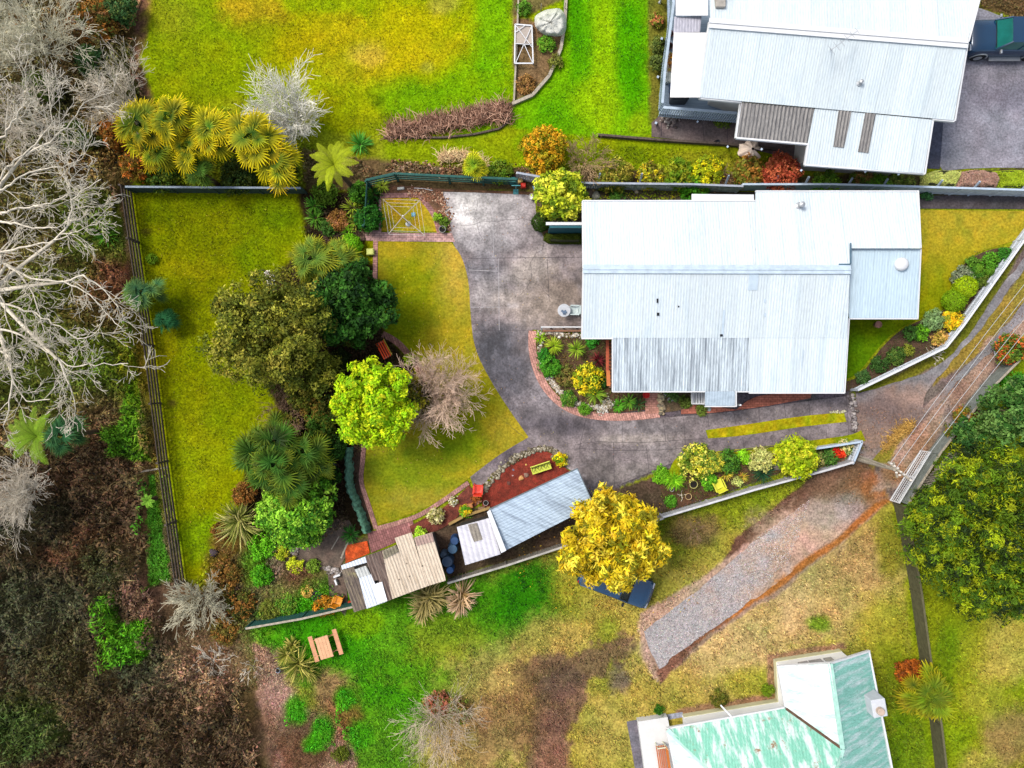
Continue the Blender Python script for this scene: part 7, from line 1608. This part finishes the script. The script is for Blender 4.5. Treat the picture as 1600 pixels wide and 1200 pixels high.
# shrubs: (x, y, r px, height, colours, label)
Y_ = [(236, 212, 40), (246, 226, 70)]
SHR = [(850, 232, 40, 2.0, [(190, 142, 30), (150, 140, 30), (210, 160, 40), (110, 116, 24)], 'large orange and olive bush above the lemon tree'), (738, 268, 14, .8, [(96, 140, 30), (150, 160, 40)], 'low green bush below the small yellow palm'), (782, 268, 20, .9, [(80, 112, 30), (110, 130, 40)], 'green mound behind the right end of the green rail fence'),
       (1222, 268, 32, 1.5, [(176, 84, 66), (150, 66, 54), (200, 110, 84)], 'dark red rounded shrub below the see-through roof'), (1172, 266, 26, 1.1, [(140, 130, 60), (170, 120, 60), (110, 120, 44)], 'brownish green shrub left of the dark red shrub'), (1106, 268, 28, 1.1, [(214, 204, 30), (150, 166, 30), (110, 130, 30)], 'yellow flowering bush on the strip above the grey fence'),
       (1062, 272, 28, 1.0, [(96, 130, 30), (140, 150, 40)], 'green bush left of the yellow flowering bush'), (1018, 274, 24, .9, [(140, 150, 40), (214, 190, 40), (120, 110, 50)], 'patchy yellow green bush near the middle of the grass strip'), (960, 272, 30, 1.1, [(150, 140, 60), (110, 120, 40)], 'dull green bush right of the tangled shrub'), (1086, 294, 24, .9, [(60, 120, 24), (80, 140, 30)], 'bright green creeper hanging over the grey fence'),
       (0, 0, 0, 0, [], ''), (1478, 277, 1, .8, [(196, 206, 130), (170, 186, 100)], 'pale green cushion shrub at the start of the blue fence hedge'), (1528, 279, 1, .8, [(166, 134, 140), (140, 108, 116)], 'dusty purple cushion shrub in the middle of the hedge'), (1582, 279, 1, .8, [(150, 176, 44), (120, 150, 30)], 'yellow green cushion shrub at the right end of the hedge'),
       (1290, 282, 20, .6, [(80, 120, 40), (110, 130, 60)], 'low green plants right of the dark red shrub'), (1350, 284, 24, .5, [(96, 120, 50), (140, 110, 70)], 'low green and brown plants under the skylight end'), (1410, 286, 22, .5, [(96, 120, 50), (120, 130, 60)], 'low weedy plants left of the pale cushion shrub'),
       (1290, 296, 26, .7, [(90, 140, 30), (120, 160, 50)], 'creeping green plant on the house side of the blue fence'), (1374, 298, 26, .7, [(84, 136, 34), (110, 150, 50)], 'second creeping green plant on the house side of the blue fence'),
       (920, 592, 26, 1.1, [(232, 204, 40), (244, 220, 60), (120, 140, 30), (90, 120, 30)], 'yellow flowering rounded bush in the middle of the front bed'), (860, 572, 18, .7, [(60, 128, 36), (80, 140, 40)], 'deep green low bush along the curved pebbles'), (852, 555, 12, .6, [(50, 120, 40)], 'small deep green bush at the left side of the front bed'), (888, 622, 14, .5, [(70, 120, 40), (100, 130, 50)], 'low green bush near the lower curved pebbles'), (884, 588, 18, .5, [(130, 112, 70), (104, 110, 56)], 'dull brown green ground plant in the front bed'),
       (925, 532, 12, .5, [(60, 140, 50)], 'small emerald plant by the house corner of the front bed'), (945, 596, 10, .6, [(40, 80, 30)], 'dark little bush by the end of the balustrade'), (914, 640, 10, .4, [(90, 140, 40)], 'low green plant by the pebble pile'), (1050, 616, 12, .4, [(80, 110, 60)], 'low grey green plant between the brick steps and porch'), (1072, 628, 10, .4, [(90, 110, 50)], 'small green plant left of the porch steps'), (1096, 640, 10, .3, [(110, 130, 60)], 'tiny plant under the porch steps'),
       (1088, 722, 30, 1.0, [(206, 200, 70), (120, 140, 40), (90, 120, 40), (230, 220, 110)], 'yellow speckled bush at the top left of the lower bed'), (1115, 722, 18, 1.0, [(190, 186, 70), (100, 130, 50)], 'second yellow speckled bush right of the first in the lower bed'), (1140, 722, 20, .7, [(84, 130, 44), (60, 104, 40)], 'plain green bush above the yellow green spiky plant'), (1164, 714, 12, .7, [(130, 190, 40)], 'lime leafy plant left of the pale rounded bush'),
       (1108, 752, 14, .6, [(110, 180, 40), (80, 140, 40)], 'green leafy plant left of the yellow chair'), (1190, 718, 20, .9, [(196, 196, 140), (176, 182, 120)], 'pale rounded sage bush in the lower bed'), (1152, 754, 8, .3, [(186, 200, 130)], 'small pale succulent below the spiky plants'), (1278, 718, 14, .6, [(96, 120, 60), (176, 170, 120)], 'mixed low plants right of the lime citrus'), (1300, 712, 16, .6, [(90, 130, 60), (60, 100, 44)], 'leafy plants behind the red flowers'), (1320, 700, 14, .5, [(80, 120, 50), (206, 196, 150)], 'leafy plants at the pointed end of the bed'),
       (1308, 706, 7, .7, [(230, 50, 36), (200, 40, 30)], 'round red flower cluster left of the yellow bowl'), (1313 + 2, 709, 5, .7, [(236, 70, 40)], 'smaller red flower cluster right of the yellow bowl'), (1048, 784, 10, .3, [(80, 140, 40)], 'small green plant near the grey fence in the lower bed'), (1032, 742, 14, .6, [(110, 170, 40)], 'green plant between the golden tree and the driveway'),
       (1508, 520, 14, .5, [(60, 110, 50)], ''), (1524, 425, 16, .7, [(84, 130, 40), (60, 104, 36)], 'green shrub in the middle of the curved topiary bed'), (1548, 408, 14, .7, [(84, 140, 40)], 'green shrub near the top of the curved topiary bed'), (1572, 398, 12, .6, [(60, 120, 40)], 'dark green shrub against the white fence at the top'), (1506, 432, 18, .7, [(130, 140, 130), (110, 124, 110)], 'silver grey bush at the left of the topiary bed'), (1534, 438, 11, .6, [(90, 110, 44)], 'olive little bush beside the white fence'), (1520, 410, 10, .6, [(84, 124, 44)], 'small green bush above the silver one'),
       (1490, 500, 18, .8, [(240, 196, 40), (226, 176, 30), (150, 160, 50)], 'golden yellow shrub below the two lime bushes'), (1460, 500, 18, .7, [(110, 140, 100), (130, 160, 120)], 'silver green loose shrub left of the golden shrub'), (1440, 520, 12, .6, [(110, 170, 40), (80, 130, 40)], 'bright green shrub in the long lane bed'), (1424, 520, 12, .5, [(70, 110, 50)], 'dark green shrub by the lawn edge of the lane bed'), (1400, 556, 16, .5, [(60, 96, 44), (84, 110, 50)], 'dark low shrub at the middle of the lane bed'), (1375, 570, 14, .5, [(56, 90, 44)], 'dark low shrub farther down the lane bed'), (1350, 590, 12, .5, [(70, 104, 60)], 'small shrub at the lower tip of the lane bed'), (1420, 548, 10, .4, [(120, 130, 50)], 'small yellowish plant in the lane bed'), (1470, 530, 14, .5, [(196, 156, 96), (150, 140, 60)], 'tan leaved shrub above the bleached dead one'),
       (222, 362, 8, .4, [(110, 84, 50)], ''), (237, 405, 8, .35, [(104, 140, 30)], 'small round weed on the west lawn near the fence'), (545, 385, 20, .9, [(120, 190, 30), (96, 170, 30)], ''), (566, 384, 12, .6, [(110, 180, 40)], ''),
       (730, 0, 0, 0, [], ''), (681, 806, 14, .6, [(214, 206, 176), (180, 176, 150), (150, 150, 90)], 'cream flowering cushion plant on the red bark beside the lawn'), (708, 783, 7, .3, [(130, 130, 60), (226, 220, 214)], 'tiny white flowered plant on the red bark'), (727, 800, 10, .5, [(90, 150, 40), (226, 190, 40)], 'yellow flowered green plant beside the mossy timber beam'), (876, 718, 11, .6, [(226, 200, 30), (110, 150, 30)], 'yellow flowering shrub at the tip of the bark bed'), (656, 832, 10, .5, [(160, 210, 60), (190, 220, 90)], 'lime plant poking over the patchwork shed roof'), (744, 780, 7, .4, [(150, 90, 50)], 'russet plant below the red chair'),
       (552, 1080, 1, .1, [], ''), (420, 1180, 1, .1, [], ''), (683, 1100, 22, .6, [(150, 84, 76), (120, 110, 60), (176, 110, 100)], 'reddish low shrub behind the bottom leafless tree'), (715, 1112, 22, .6, [(140, 112, 76), (110, 124, 50)], 'brown green low shrub right of the reddish one'), (1030, 1110, 7, .6, [(50, 100, 20)], 'tiny dark green bush by the white porch slab'), (1124, 1092, 14, .4, [(110, 104, 44), (80, 90, 34)], 'weedy bush at the foot of the cream wall'), (1200, 1080, 10, .5, [(104, 130, 30)], 'small green bush in the inner corner of the green roofed house'), (1598, 1082, 1, 1, [], ''),
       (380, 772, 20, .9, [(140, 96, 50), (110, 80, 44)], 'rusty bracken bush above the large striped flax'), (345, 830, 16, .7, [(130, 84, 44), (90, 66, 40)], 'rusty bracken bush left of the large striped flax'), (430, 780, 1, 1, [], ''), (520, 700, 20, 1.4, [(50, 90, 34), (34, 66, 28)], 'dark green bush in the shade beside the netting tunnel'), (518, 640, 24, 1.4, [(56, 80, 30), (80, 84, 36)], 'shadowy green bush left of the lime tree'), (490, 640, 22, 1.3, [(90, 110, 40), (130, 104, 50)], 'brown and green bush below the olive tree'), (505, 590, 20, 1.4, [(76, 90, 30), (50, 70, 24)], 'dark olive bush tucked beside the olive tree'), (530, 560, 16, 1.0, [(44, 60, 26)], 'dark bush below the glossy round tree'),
       (210, 258, 24, 1.6, [(190, 110, 50), (140, 120, 40), (110, 84, 40)], 'orange leaved shrub at the top corner of the rail fence'), (180, 205, 26, 1.8, [(160, 96, 44), (120, 90, 44)], 'rust coloured shrub left of the yellow palms'), (250, 275, 26, 1.2, [(60, 90, 30), (90, 104, 36)], 'dark green shrub at the left end under the palms'), (370, 276, 30, 1.2, [(44, 66, 28), (70, 84, 34)], 'dark shrub under the rightmost palm'), (440, 270, 26, 1.2, [(54, 70, 30), (90, 76, 44)], 'dark brown shrub near the white leafless shrub'), (150, 30, 36, 1.8, [(160, 104, 50), (120, 90, 44), (90, 100, 50)], 'orange brown shrub near the top of the left thicket'), (185, 10, 26, 1.8, [(60, 96, 60), (90, 110, 60)], 'blue green shrub at the top edge beside the log'), (140, 95, 26, 1.8, [(50, 84, 54), (70, 96, 54)], 'teal green shrub between the two grey twiggy trees'), (120, 215, 30, 1.8, [(60, 84, 44), (100, 110, 44)], 'dark green shrub under the white barked tree'), (60, 135, 24, 2.0, [(90, 110, 44)], 'olive shrub in the gap between the left grey trees'),
       (575, 340, 22, 1.6, [(40, 96, 34), (56, 116, 40)], 'dark green rounded shrub against the clothes line lawn'), (528, 344, 18, .6, [(170, 120, 90), (150, 110, 60)], 'pinkish brown low plants in the middle of the leafy bed'), (512, 356, 14, .6, [(80, 120, 50), (60, 96, 40)], 'green low plant by the dark path'), (506, 300, 20, 1.0, [(80, 110, 30)], 'green undergrowth bush at the foot of the tree fern'), (562, 300, 18, 1.4, [(70, 120, 30), (50, 90, 30)], 'green bush beside the short green rail fence'), (560, 410, 14, .8, [(60, 110, 50), (90, 130, 60)], 'green bush beside the brick edge above the dark round tree'), (570, 440, 1, 1, [], ''),
       (700, 336, 1, 1, [], ''), (684, 339, 7, .4, [(130, 170, 50)], 'small lime plant beside the driveway corner bed'), (694, 348, 8, .3, [(100, 130, 50)], 'little green plant above the grey round pot'), (408, 855, 22, .8, [(90, 160, 30), (110, 180, 40)], 'bright green leafy bush left of the bushy tree foot'), (408, 900, 18, .7, [(90, 160, 30), (70, 140, 30)], 'bright green leafy bush above the vegetable patch'), (440, 862, 14, .5, [(196, 190, 60), (150, 170, 40)], 'yellow green plant beside the stepping slabs'), (462, 884, 14, .4, [(186, 200, 50)], 'yellow green low plant below the dirt path'), (490, 885, 12, .4, [(110, 140, 50)], 'low green plant by the rubble heap'), (450, 945, 18, .4, [(80, 130, 44), (110, 140, 50)], 'green weedy clump above the solid green fence'), (420, 955, 18, .4, [(110, 120, 50)], 'olive weedy clump near the left end of the green fence'), (505, 948, 18, .5, [(190, 130, 40), (150, 110, 44)], 'orange brown dying plants left of the orange chair'), (480, 925, 10, .4, [(190, 160, 90)], 'tuft of straw beside the tyre planter'), (435, 905, 18, .4, [(110, 130, 60)], ''),
       (465, 1098, 14, .22, [(50, 140, 30), (70, 160, 30)], ''), (504, 1140, 18, .22, [(80, 176, 30), (60, 150, 24)], ''), (538, 1094, 16, .22, [(70, 166, 24)], ''), (490, 1166, 14, .2, [(90, 170, 30)], ''), (556, 1150, 16, .22, [(74, 160, 30)], ''), (532, 1180, 14, .4, [(84, 96, 30)], 'dull olive weed clump at the bottom edge of the bank'), (350, 900, 26, .6, [(126, 90, 54), (96, 84, 40), (140, 104, 56)], 'rusty bush right of the rail fence end'), (375, 945, 26, .6, [(136, 96, 50), (84, 88, 36), (60, 66, 30)], 'orange and dark green bush left of the vegetable patch'), (350, 985, 24, .5, [(140, 100, 56), (100, 92, 44)], 'orange brown bush below the lichen grey bush'), (1040, 62, 12, .9, [(110, 120, 60), (80, 96, 50)], ''),
       (1030, 70, 14, .8, [(110, 120, 60), (80, 96, 50)], 'dusty green bush outside the deck railing, upper'), (1028, 96, 12, .8, [(100, 116, 60), (76, 90, 50)], 'dusty green bush outside the deck railing, lower'), (1026, 30, 12, .6, [(120, 130, 50), (190, 120, 90)], 'low flowering plants outside the top of the deck'), (853, 68, 14, .5, [(80, 140, 34), (110, 150, 50)], 'leafy vegetables below the netted cage'), (868, 96, 12, .4, [(110, 116, 56)], 'dry vegetable plants beside the curved timber edging'), (822, 132, 16, .3, [(160, 120, 80), (130, 100, 60)], 'brown dead plants at the lower end of the vegetable bed'), (818, 12, 12, .4, [(84, 130, 40)], 'green vegetables at the top of the raised bed'), (1130, 187, 14, .3, [(90, 110, 40)], 'weedy strip under the deck front'), (940, 300, 14, .3, [(80, 120, 50)], ''), (964, 302, 14, .3, [(80, 124, 50)], 'low green plants behind the roof of the middle house'), (880, 346, 22, .7, [(120, 130, 80), (90, 110, 60), (190, 170, 140)], 'mixed pale plant behind the screen wall'), (1498, 300, 0, 0, [], ''), (1448, 305, 8, .4, [(60, 110, 70)], 'small blue green plant at the house corner below the fence')]
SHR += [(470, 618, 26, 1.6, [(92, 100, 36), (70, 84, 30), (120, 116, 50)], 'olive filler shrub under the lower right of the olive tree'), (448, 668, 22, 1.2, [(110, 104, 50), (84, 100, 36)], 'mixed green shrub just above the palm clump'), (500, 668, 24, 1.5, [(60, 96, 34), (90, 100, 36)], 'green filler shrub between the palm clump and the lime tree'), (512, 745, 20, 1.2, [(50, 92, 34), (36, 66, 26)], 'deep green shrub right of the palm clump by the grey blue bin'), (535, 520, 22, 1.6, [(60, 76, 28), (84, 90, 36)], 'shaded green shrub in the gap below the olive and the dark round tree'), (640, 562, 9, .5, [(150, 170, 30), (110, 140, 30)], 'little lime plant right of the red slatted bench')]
for x, y, r, h, c, l in SHR:
    if l and c and r > 2: shrub(x, y, r, h, c, l, leaf=.055 if r < 20 else .07, clump=.15 if r < 20 else .2, per=18)
ball_bush(845, 347, 14, 1.2, [(50, 76, 20)], 'dark clipped round bush at the end of the clipped hedge')
ball_bush(1508, 449, 17, 1.1, [(156, 186, 20)], 'upper of the two bright lime clipped ball bushes')
ball_bush(1491, 470, 17, 1.0, [(124, 164, 20)], 'lower of the two bright lime clipped ball bushes')
ball_bush(1527, 421, 8, .7, [(96, 136, 40)], 'small clipped green ball above the bright lime pair')
ball_bush(1545, 424, 7, .6, [(90, 136, 40)], 'small clipped green ball against the white lane fence')
ball_bush(548, 384, 17, 1.0, [(118, 184, 30)], 'upper round lime bush beside the brick edge')
ball_bush(551, 406, 10, .9, [(122, 190, 30)], 'lower small round lime bush beside the brick edge')
# clipped hedge in front of the screen wall
def hedge(name, poly, h, col, label, n=9000, leaf=.05):
    rs = newrs(); W = [P(x, y, h * .8) for x, y in poly]; A = np.array([(w.x, w.y) for w in W]); lo, hi = A.min(0), A.max(0)
    c = A.mean(0); root = empty(name, (c[0], c[1], 0), label, 'hedge'); q = lo + rs.rand(n * 3, 2) * (hi - lo); d = sdist(q[:, 0], q[:, 1], [tuple(a) for a in A]); k = d > 0; q = q[k][:n]; d = d[k][:n]
    z = h * np.clip(d / .25, 0, 1) ** .5 * (.85 + .5 * fbm(q[:, 0] * 3, q[:, 1] * 3, 4, 3)); z = np.where(rs.rand(len(q)) < .3, z * rs.rand(len(q)), z)
    cen = np.stack([q[:, 0] - c[0], q[:, 1] - c[1], z], 1); nn = rotate_rand(len(q), np.array([0, 0, 1.]), .6, rs); V, F, C = leaves(cen, nn, leaf * (.7 + .6 * rs.rand(len(q))), np.clip(jitter(col, len(q), rs, .22, .06) * 1.45, .004, .8), rs)
    V[:, 2] = np.maximum(V[:, 2], .04); mesh_np('foliage', V, F, M_LEAF, C, root)
    b = MB(); b.poly([((w.x - c[0]) * .8, (w.y - c[1]) * .8) for w in W], 0, h * .7); b.build('stem', mat('hedge_core_mat', (40, 44, 24), .95, var=.4, scale=8), root); return root
hedge('clipped_hedge', [(850, 372), (852, 362), (912, 360), (912, 378), (880, 378), (858, 377)], .8, (70, 84, 18), 'dark olive clipped hedge in front of the teal screen wall')

hedge('cushion_hedge', [(1446, 272), (1470, 263), (1508, 264), (1503, 280), (1496, 292), (1446, 290)], .7, (200, 210, 136), 'pale green cushion hedge at the left end of the row by the asphalt yard')
hedge('cushion_hedge', [(1508, 266), (1530, 262), (1560, 266), (1566, 280), (1560, 294), (1496, 293), (1500, 278)], .7, (178, 146, 150), 'dusty purple cushion hedge in the middle of the row by the asphalt yard')
hedge('cushion_hedge', [(1560, 264), (1640, 262), (1640, 296), (1562, 294), (1567, 280)], .7, (160, 184, 50), 'yellow green cushion hedge at the right end of the row by the asphalt yard')

# ------------------------------------------------------------------ wild undergrowth and rough grass (uncountable)
def scatter(name, poly, dens, size, hfun, tintf=1.0, seed=1, flat=.6, ratio=.5, jit=.3, fcol=field, edge=1.0):
    rs = np.random.RandomState(seed); W = [P(x, y) for x, y in poly]; A = np.array([(w.x, w.y) for w in W]); lo, hi = A.min(0), A.max(0)
    n = int((hi[0] - lo[0]) * (hi[1] - lo[1]) * dens); q = lo + rs.rand(n, 2) * (hi - lo); k = sdist(q[:, 0] + 1.2 * fbm(q[:, 0] * .9, q[:, 1] * .9, 7, 4) * edge, q[:, 1] + 1.2 * fbm(q[:, 0] * .9, q[:, 1] * .9, 8, 4) * edge, [tuple(a) for a in A]) > .05; q = q[k]; n = len(q)
    z = hfun(q[:, 0], q[:, 1], rs); cen = np.stack([q[:, 0], q[:, 1], z], 1)
    X, Y = px_of(q[:, 0], q[:, 1]); C = linN(fcol(X, Y)); C = np.clip(C * tintf * (1 + rs.normal(size=(n, 1)) * jit) * (1 + rs.normal(size=(n, 3)) * .10), .004, .85)
    nn = rotate_rand(n, np.array([0, 0, 1.]), flat, rs); V, F, CC = leaves(cen, nn, size * (.5 + rs.rand(n)), C, rs, ratio); V[:, 2] = np.maximum(V[:, 2], .03)
    return tag(mesh_np(name, V, F, M_LEAF, CC), kind='stuff')
def mound(amp, sc, base=.05):
    def f(x, y, rs): m = np.clip(fbm(x / sc, y / sc, 91, 4) * 2.2 + .5, 0, 1.3); return base + amp * m * (.35 + .65 * rs.rand(len(x)) ** .5)
    return f
scatter('bramble_thicket', [(-60, -60), (212, -60), (205, 60), (205, 150), (188, 290), (212, 500), (240, 700), (232, 900), (270, 1000), (380, 1060), (400, 1130), (420, 1260), (-60, 1260)], 260, .085, mound(1.7, .9), 1.6, 5, .75, .5, .6)
TH = [(-60, -60), (212, -60), (205, 60), (205, 150), (188, 290), (212, 500), (240, 700), (232, 900), (270, 1000), (380, 1060), (400, 1130), (420, 1260), (-60, 1260)]
scatter('fallen_twigs', TH, 26, .26, mound(1.75, .9), 3.0, 61, .35, .045, .4)
scatter('fallen_twigs', [(180, 60), (215, 60), (215, 120), (200, 290), (170, 290)], 60, .26, mound(.8, .9), 3.0, 62, .35, .045, .4)
scatter('ground_cover', [(163, 925), (183, 925), (186, 965), (232, 968), (236, 1020), (180, 1035), (168, 985)], 700, .05, mound(.35, .5), 1.5, 6, .6, .7, .2)
scatter('ground_cover', [(203, 500), (216, 505), (236, 640), (248, 725), (180, 715), (165, 680), (200, 640)], 500, .05, mound(.35, .5), 1.5, 7, .6, .7, .2)
scatter('ground_cover', [(236, 745), (264, 735), (280, 905), (236, 915), (232, 820)], 600, .05, mound(.35, .5), 1.5, 8, .6, .7, .2)
scatter('undergrowth', [(205, 55), (190, 290), (470, 290), (600, 275), (560, 240), (480, 230), (440, 180), (380, 170), (300, 190), (240, 170)], 180, .08, mound(.7, .8), 1.6, 9, .75)
scatter('undergrowth', [(475, 302), (596, 302), (592, 350), (560, 400), (586, 440), (598, 520), (640, 570), (600, 620), (566, 690), (545, 780), (540, 830), (490, 850), (420, 870), (400, 800), (395, 740), (440, 650), (410, 580), (400, 480), (450, 420), (480, 380)], 170, .07, mound(.5, .6), 1.6, 10, .75)
scatter('undergrowth', [(300, 910), (340, 850), (420, 850), (500, 900), (540, 930), (530, 950), (400, 978), (420, 1010), (440, 1060), (380, 1080), (280, 1010)], 200, .06, mound(.35, .5), 1.5, 11, .7)
scatter('undergrowth', [(600, 256), (820, 258), (1000, 266), (1240, 276), (1240, 290), (800, 276), (620, 272)], 220, .06, mound(.35, .5), 1.5, 12, .7)
scatter('undergrowth', [(915, 300), (1080, 302), (1080, 313), (915, 313)], 240, .05, mound(.25, .5), 1.5, 13, .7)
scatter('undergrowth', [(1512, -10), (1620, -40), (1640, 52), (1590, 34), (1530, 10)], 260, .06, mound(.3, .5), 1.4, 14, .7)
scatter('undergrowth', BED1, 260, .04, mound(.2, .4), 1.3, 15, .7, fcol=lambda X, Y: flatcol((104, 100, 52), .3, 10, .3)(X, Y))
scatter('undergrowth', BED2, 220, .04, mound(.22, .4), 1.3, 16, .7, fcol=lambda X, Y: flatcol((90, 96, 44), .3, 10, .3)(X, Y))
scatter('undergrowth', BED4, 120, .04, mound(.18, .4), 1.3, 17, .7, fcol=lambda X, Y: flatcol((92, 92, 50), .3, 10, .3)(X, Y))
scatter('undergrowth', [(842, 302), (912, 300), (912, 358), (852, 358), (842, 345)], 300, .05, mound(.3, .5), 1.4, 18, .7, fcol=lambda X, Y: flatcol((120, 110, 66), .3, 10, .3)(X, Y))
scatter('dry_weeds', [(398, 985), (440, 1010), (460, 1060), (500, 1100), (560, 1130), (562, 1240), (430, 1240), (405, 1100)], 420, .05, mound(.25, .4), 1.35, 31, .8, .3, .45)
scatter('dry_weeds', [(186, 300), (200, 300), (244, 640), (290, 908), (270, 912), (222, 640)], 300, .05, mound(.2, .4), 1.35, 32, .8, .3, .4)
scatter('dry_weeds', [(830, 1010), (980, 985), (980, 1060), (910, 1100), (900, 1240), (800, 1240), (820, 1100)], 90, .045, mound(.04, .4, .02), 1.3, 33, .5, .3, .45)
for k, (x, y, a, b) in enumerate(((465, 1112, 18, 20), (505, 1140, 22, 14), (508, 1160, 12, 14), (540, 1092, 18, 18), (556, 1150, 16, 22), (488, 1168, 16, 12), (535, 1120, 8, 20))):
    scatter('weed_patch', [(x + a * math.cos(t * .7) * (1 + .45 * math.sin(t * 2.3 + k)), y + b * math.sin(t * .7) * (1 + .45 * math.cos(t * 1.7 + k))) for t in range(9)], 420, .055, mound(.3, .35), 1.4, 40 + k, .7, .4, .35, edge=.9, fcol=lambda X, Y: flatcol((78, 164, 26), .2, 10, .3)(X, Y))
scatter('loose_gravel', GRAV[:7] + [(1235, 880), (1215, 900)] + GRAV[11:], 420, .02, lambda x, y, rs: .028 + .02 * rs.rand(len(x)), 1.35, 51, .3, .8, .4, edge=.5, fcol=lambda X, Y: flatcol((186, 178, 176), .1, 4, .1)(X, Y))
# rough grass tufts over the fields: blades standing up, colour follows the turf
def tufts(name, poly, dens, h, seed, tint=1.05, avoid=()):
    rs = np.random.RandomState(seed); W = [P(x, y) for x, y in poly]; A = np.array([(w.x, w.y) for w in W]); lo, hi = A.min(0), A.max(0)
    n = int((hi[0] - lo[0]) * (hi[1] - lo[1]) * dens); q = lo + rs.rand(n, 2) * (hi - lo); k = sdist(q[:, 0], q[:, 1], [tuple(a) for a in A]) > .02; q = q[k]
    for a in avoid:
        B = [tuple(P(x, y).xy) for x, y in a]; q = q[sdist(q[:, 0], q[:, 1], B) < 0]
    # clumped
    q = q[rs.rand(len(q)) < np.clip(.5 + 2.4 * fbm(q[:, 0] * 1.7, q[:, 1] * 1.7, 33, 4), .06, 1)]; n = len(q)
    X, Y = px_of(q[:, 0], q[:, 1]); C = np.clip(linN(field(X, Y)) * tint * (1 + rs.normal(size=(n, 1)) * .42) * (1 + rs.normal(size=(n, 3)) * .08), .004, .85)
    a = rs.rand(n) * 6.28; hh = h * (.5 + rs.rand(n)); d = np.stack([np.cos(a), np.sin(a), np.zeros(n)], 1); s = np.stack([-np.sin(a), np.cos(a), np.zeros(n)], 1) * (.018 + .02 * rs.rand(n))[:, None]
    p = np.stack([q[:, 0], q[:, 1], np.full(n, .02)], 1); t = p + d * hh[:, None] * (.5 + .6 * rs.rand(n))[:, None]; t[:, 2] += hh * .8
    V = np.stack([p - s, p + s, t], 1).reshape(-1, 3); F = np.arange(n * 3).reshape(n, 3)
    return tag(mesh_np(name, V, F, M_LEAF, np.repeat(C, 3, 0)), kind='stuff')
HOUSE3 = [(975, 1125), (1040, 1112), (1205, 1088), (1205, 1025), (1325, 1012), (1400, 1260), (990, 1260)]
tufts('rough_grass', F2[:-5] + [(1450, 1230), (560, 1230)], 240, .12, 21, avoid=(GRAV, HOUSE3, [(1380, 700), (1290, 725), (1215, 800), (1150, 850), (1010, 985), (1015, 1040), (1130, 980), (1300, 870), (1400, 790)]))
tufts('rough_grass', [(1416, 900), (1640, 900), (1640, 1240), (1475, 1240), (1440, 1060)], 130, .10, 22)
tufts('rough_grass', [(930, 224), (1210, 244), (1200, 266), (930, 262)], 200, .10, 23)
tufts('field_grass', [(240, -40), (800, -40), (800, 190), (620, 206), (480, 195), (300, 165), (232, 130)], 90, .06, 24, 1.0)
tufts('field_grass', [(890, -40), (1015, -40), (1015, 205), (820, 235), (860, 120)], 110, .06, 25, 1.0)
tufts('field_grass', [(210, 310), (470, 305), (420, 420), (330, 480), (330, 560), (420, 640), (340, 720), (350, 820), (300, 890), (250, 640)], 90, .06, 26, 1.0)

LEAFC = lambda cs: (lambda X, Y: np.array(cs, float)[(_h(np.floor(X * 7), np.floor(Y * 7), 5) * len(cs)).astype(int) % len(cs)])
scatter('fallen_leaves', [(830, 740), (1090, 790), (1090, 960), (900, 980), (800, 900)], 9, .045, lambda x, y, rs: .05 + 0 * x, 1.3, 71, .4, .5, .3, fcol=LEAFC([(226, 190, 50), (196, 150, 50), (150, 110, 50)]))
scatter('fallen_leaves', [(590, 380), (720, 385), (740, 500), (820, 680), (600, 815), (575, 700), (660, 600)], 4, .035, lambda x, y, rs: .05 + 0 * x, 1.3, 72, .4, .5, .3, fcol=LEAFC([(206, 180, 90), (140, 104, 60), (90, 120, 30)]))
scatter('fallen_leaves', [(205, 305), (470, 305), (420, 420), (340, 560), (340, 800), (290, 890)], 4, .035, lambda x, y, rs: .04 + 0 * x, 1.3, 73, .4, .5, .3, fcol=LEAFC([(196, 180, 60), (120, 90, 50), (80, 110, 30)]))
scatter('fallen_leaves', [(690, 300), (900, 303), (910, 380), (830, 500), (850, 620), (1320, 640), (1320, 690), (1000, 740), (850, 700), (760, 600), (730, 450)], 3, .03, lambda x, y, rs: .045 + 0 * x, 1.2, 74, .3, .5, .3, fcol=LEAFC([(150, 110, 70), (190, 160, 90), (70, 60, 50)]))
scatter('leaf_litter', [(1340, 640), (1440, 640), (1500, 560), (1600, 440), (1600, 500), (1450, 700), (1395, 775), (1300, 790), (1340, 710)], 40, .03, lambda x, y, rs: .045 + 0 * x, 1.1, 75, .3, .5, .4, fcol=LEAFC([(150, 104, 70), (190, 150, 110), (110, 90, 70), (176, 120, 70)]))
# every top-level object's label must single it out
_seen = {}
for o in bpy.data.objects:
    if o.parent is None and 'label' in o and o['label'] in _seen: print('DUPLABEL', o.name, o['label'])
    if o.parent is None and 'label' in o: _seen[o['label']] = 1
    if o.parent is None and o.type in ('MESH', 'EMPTY') and 'label' not in o and o.get('kind') not in ('structure', 'stuff'): print('NOLABEL', o.name)
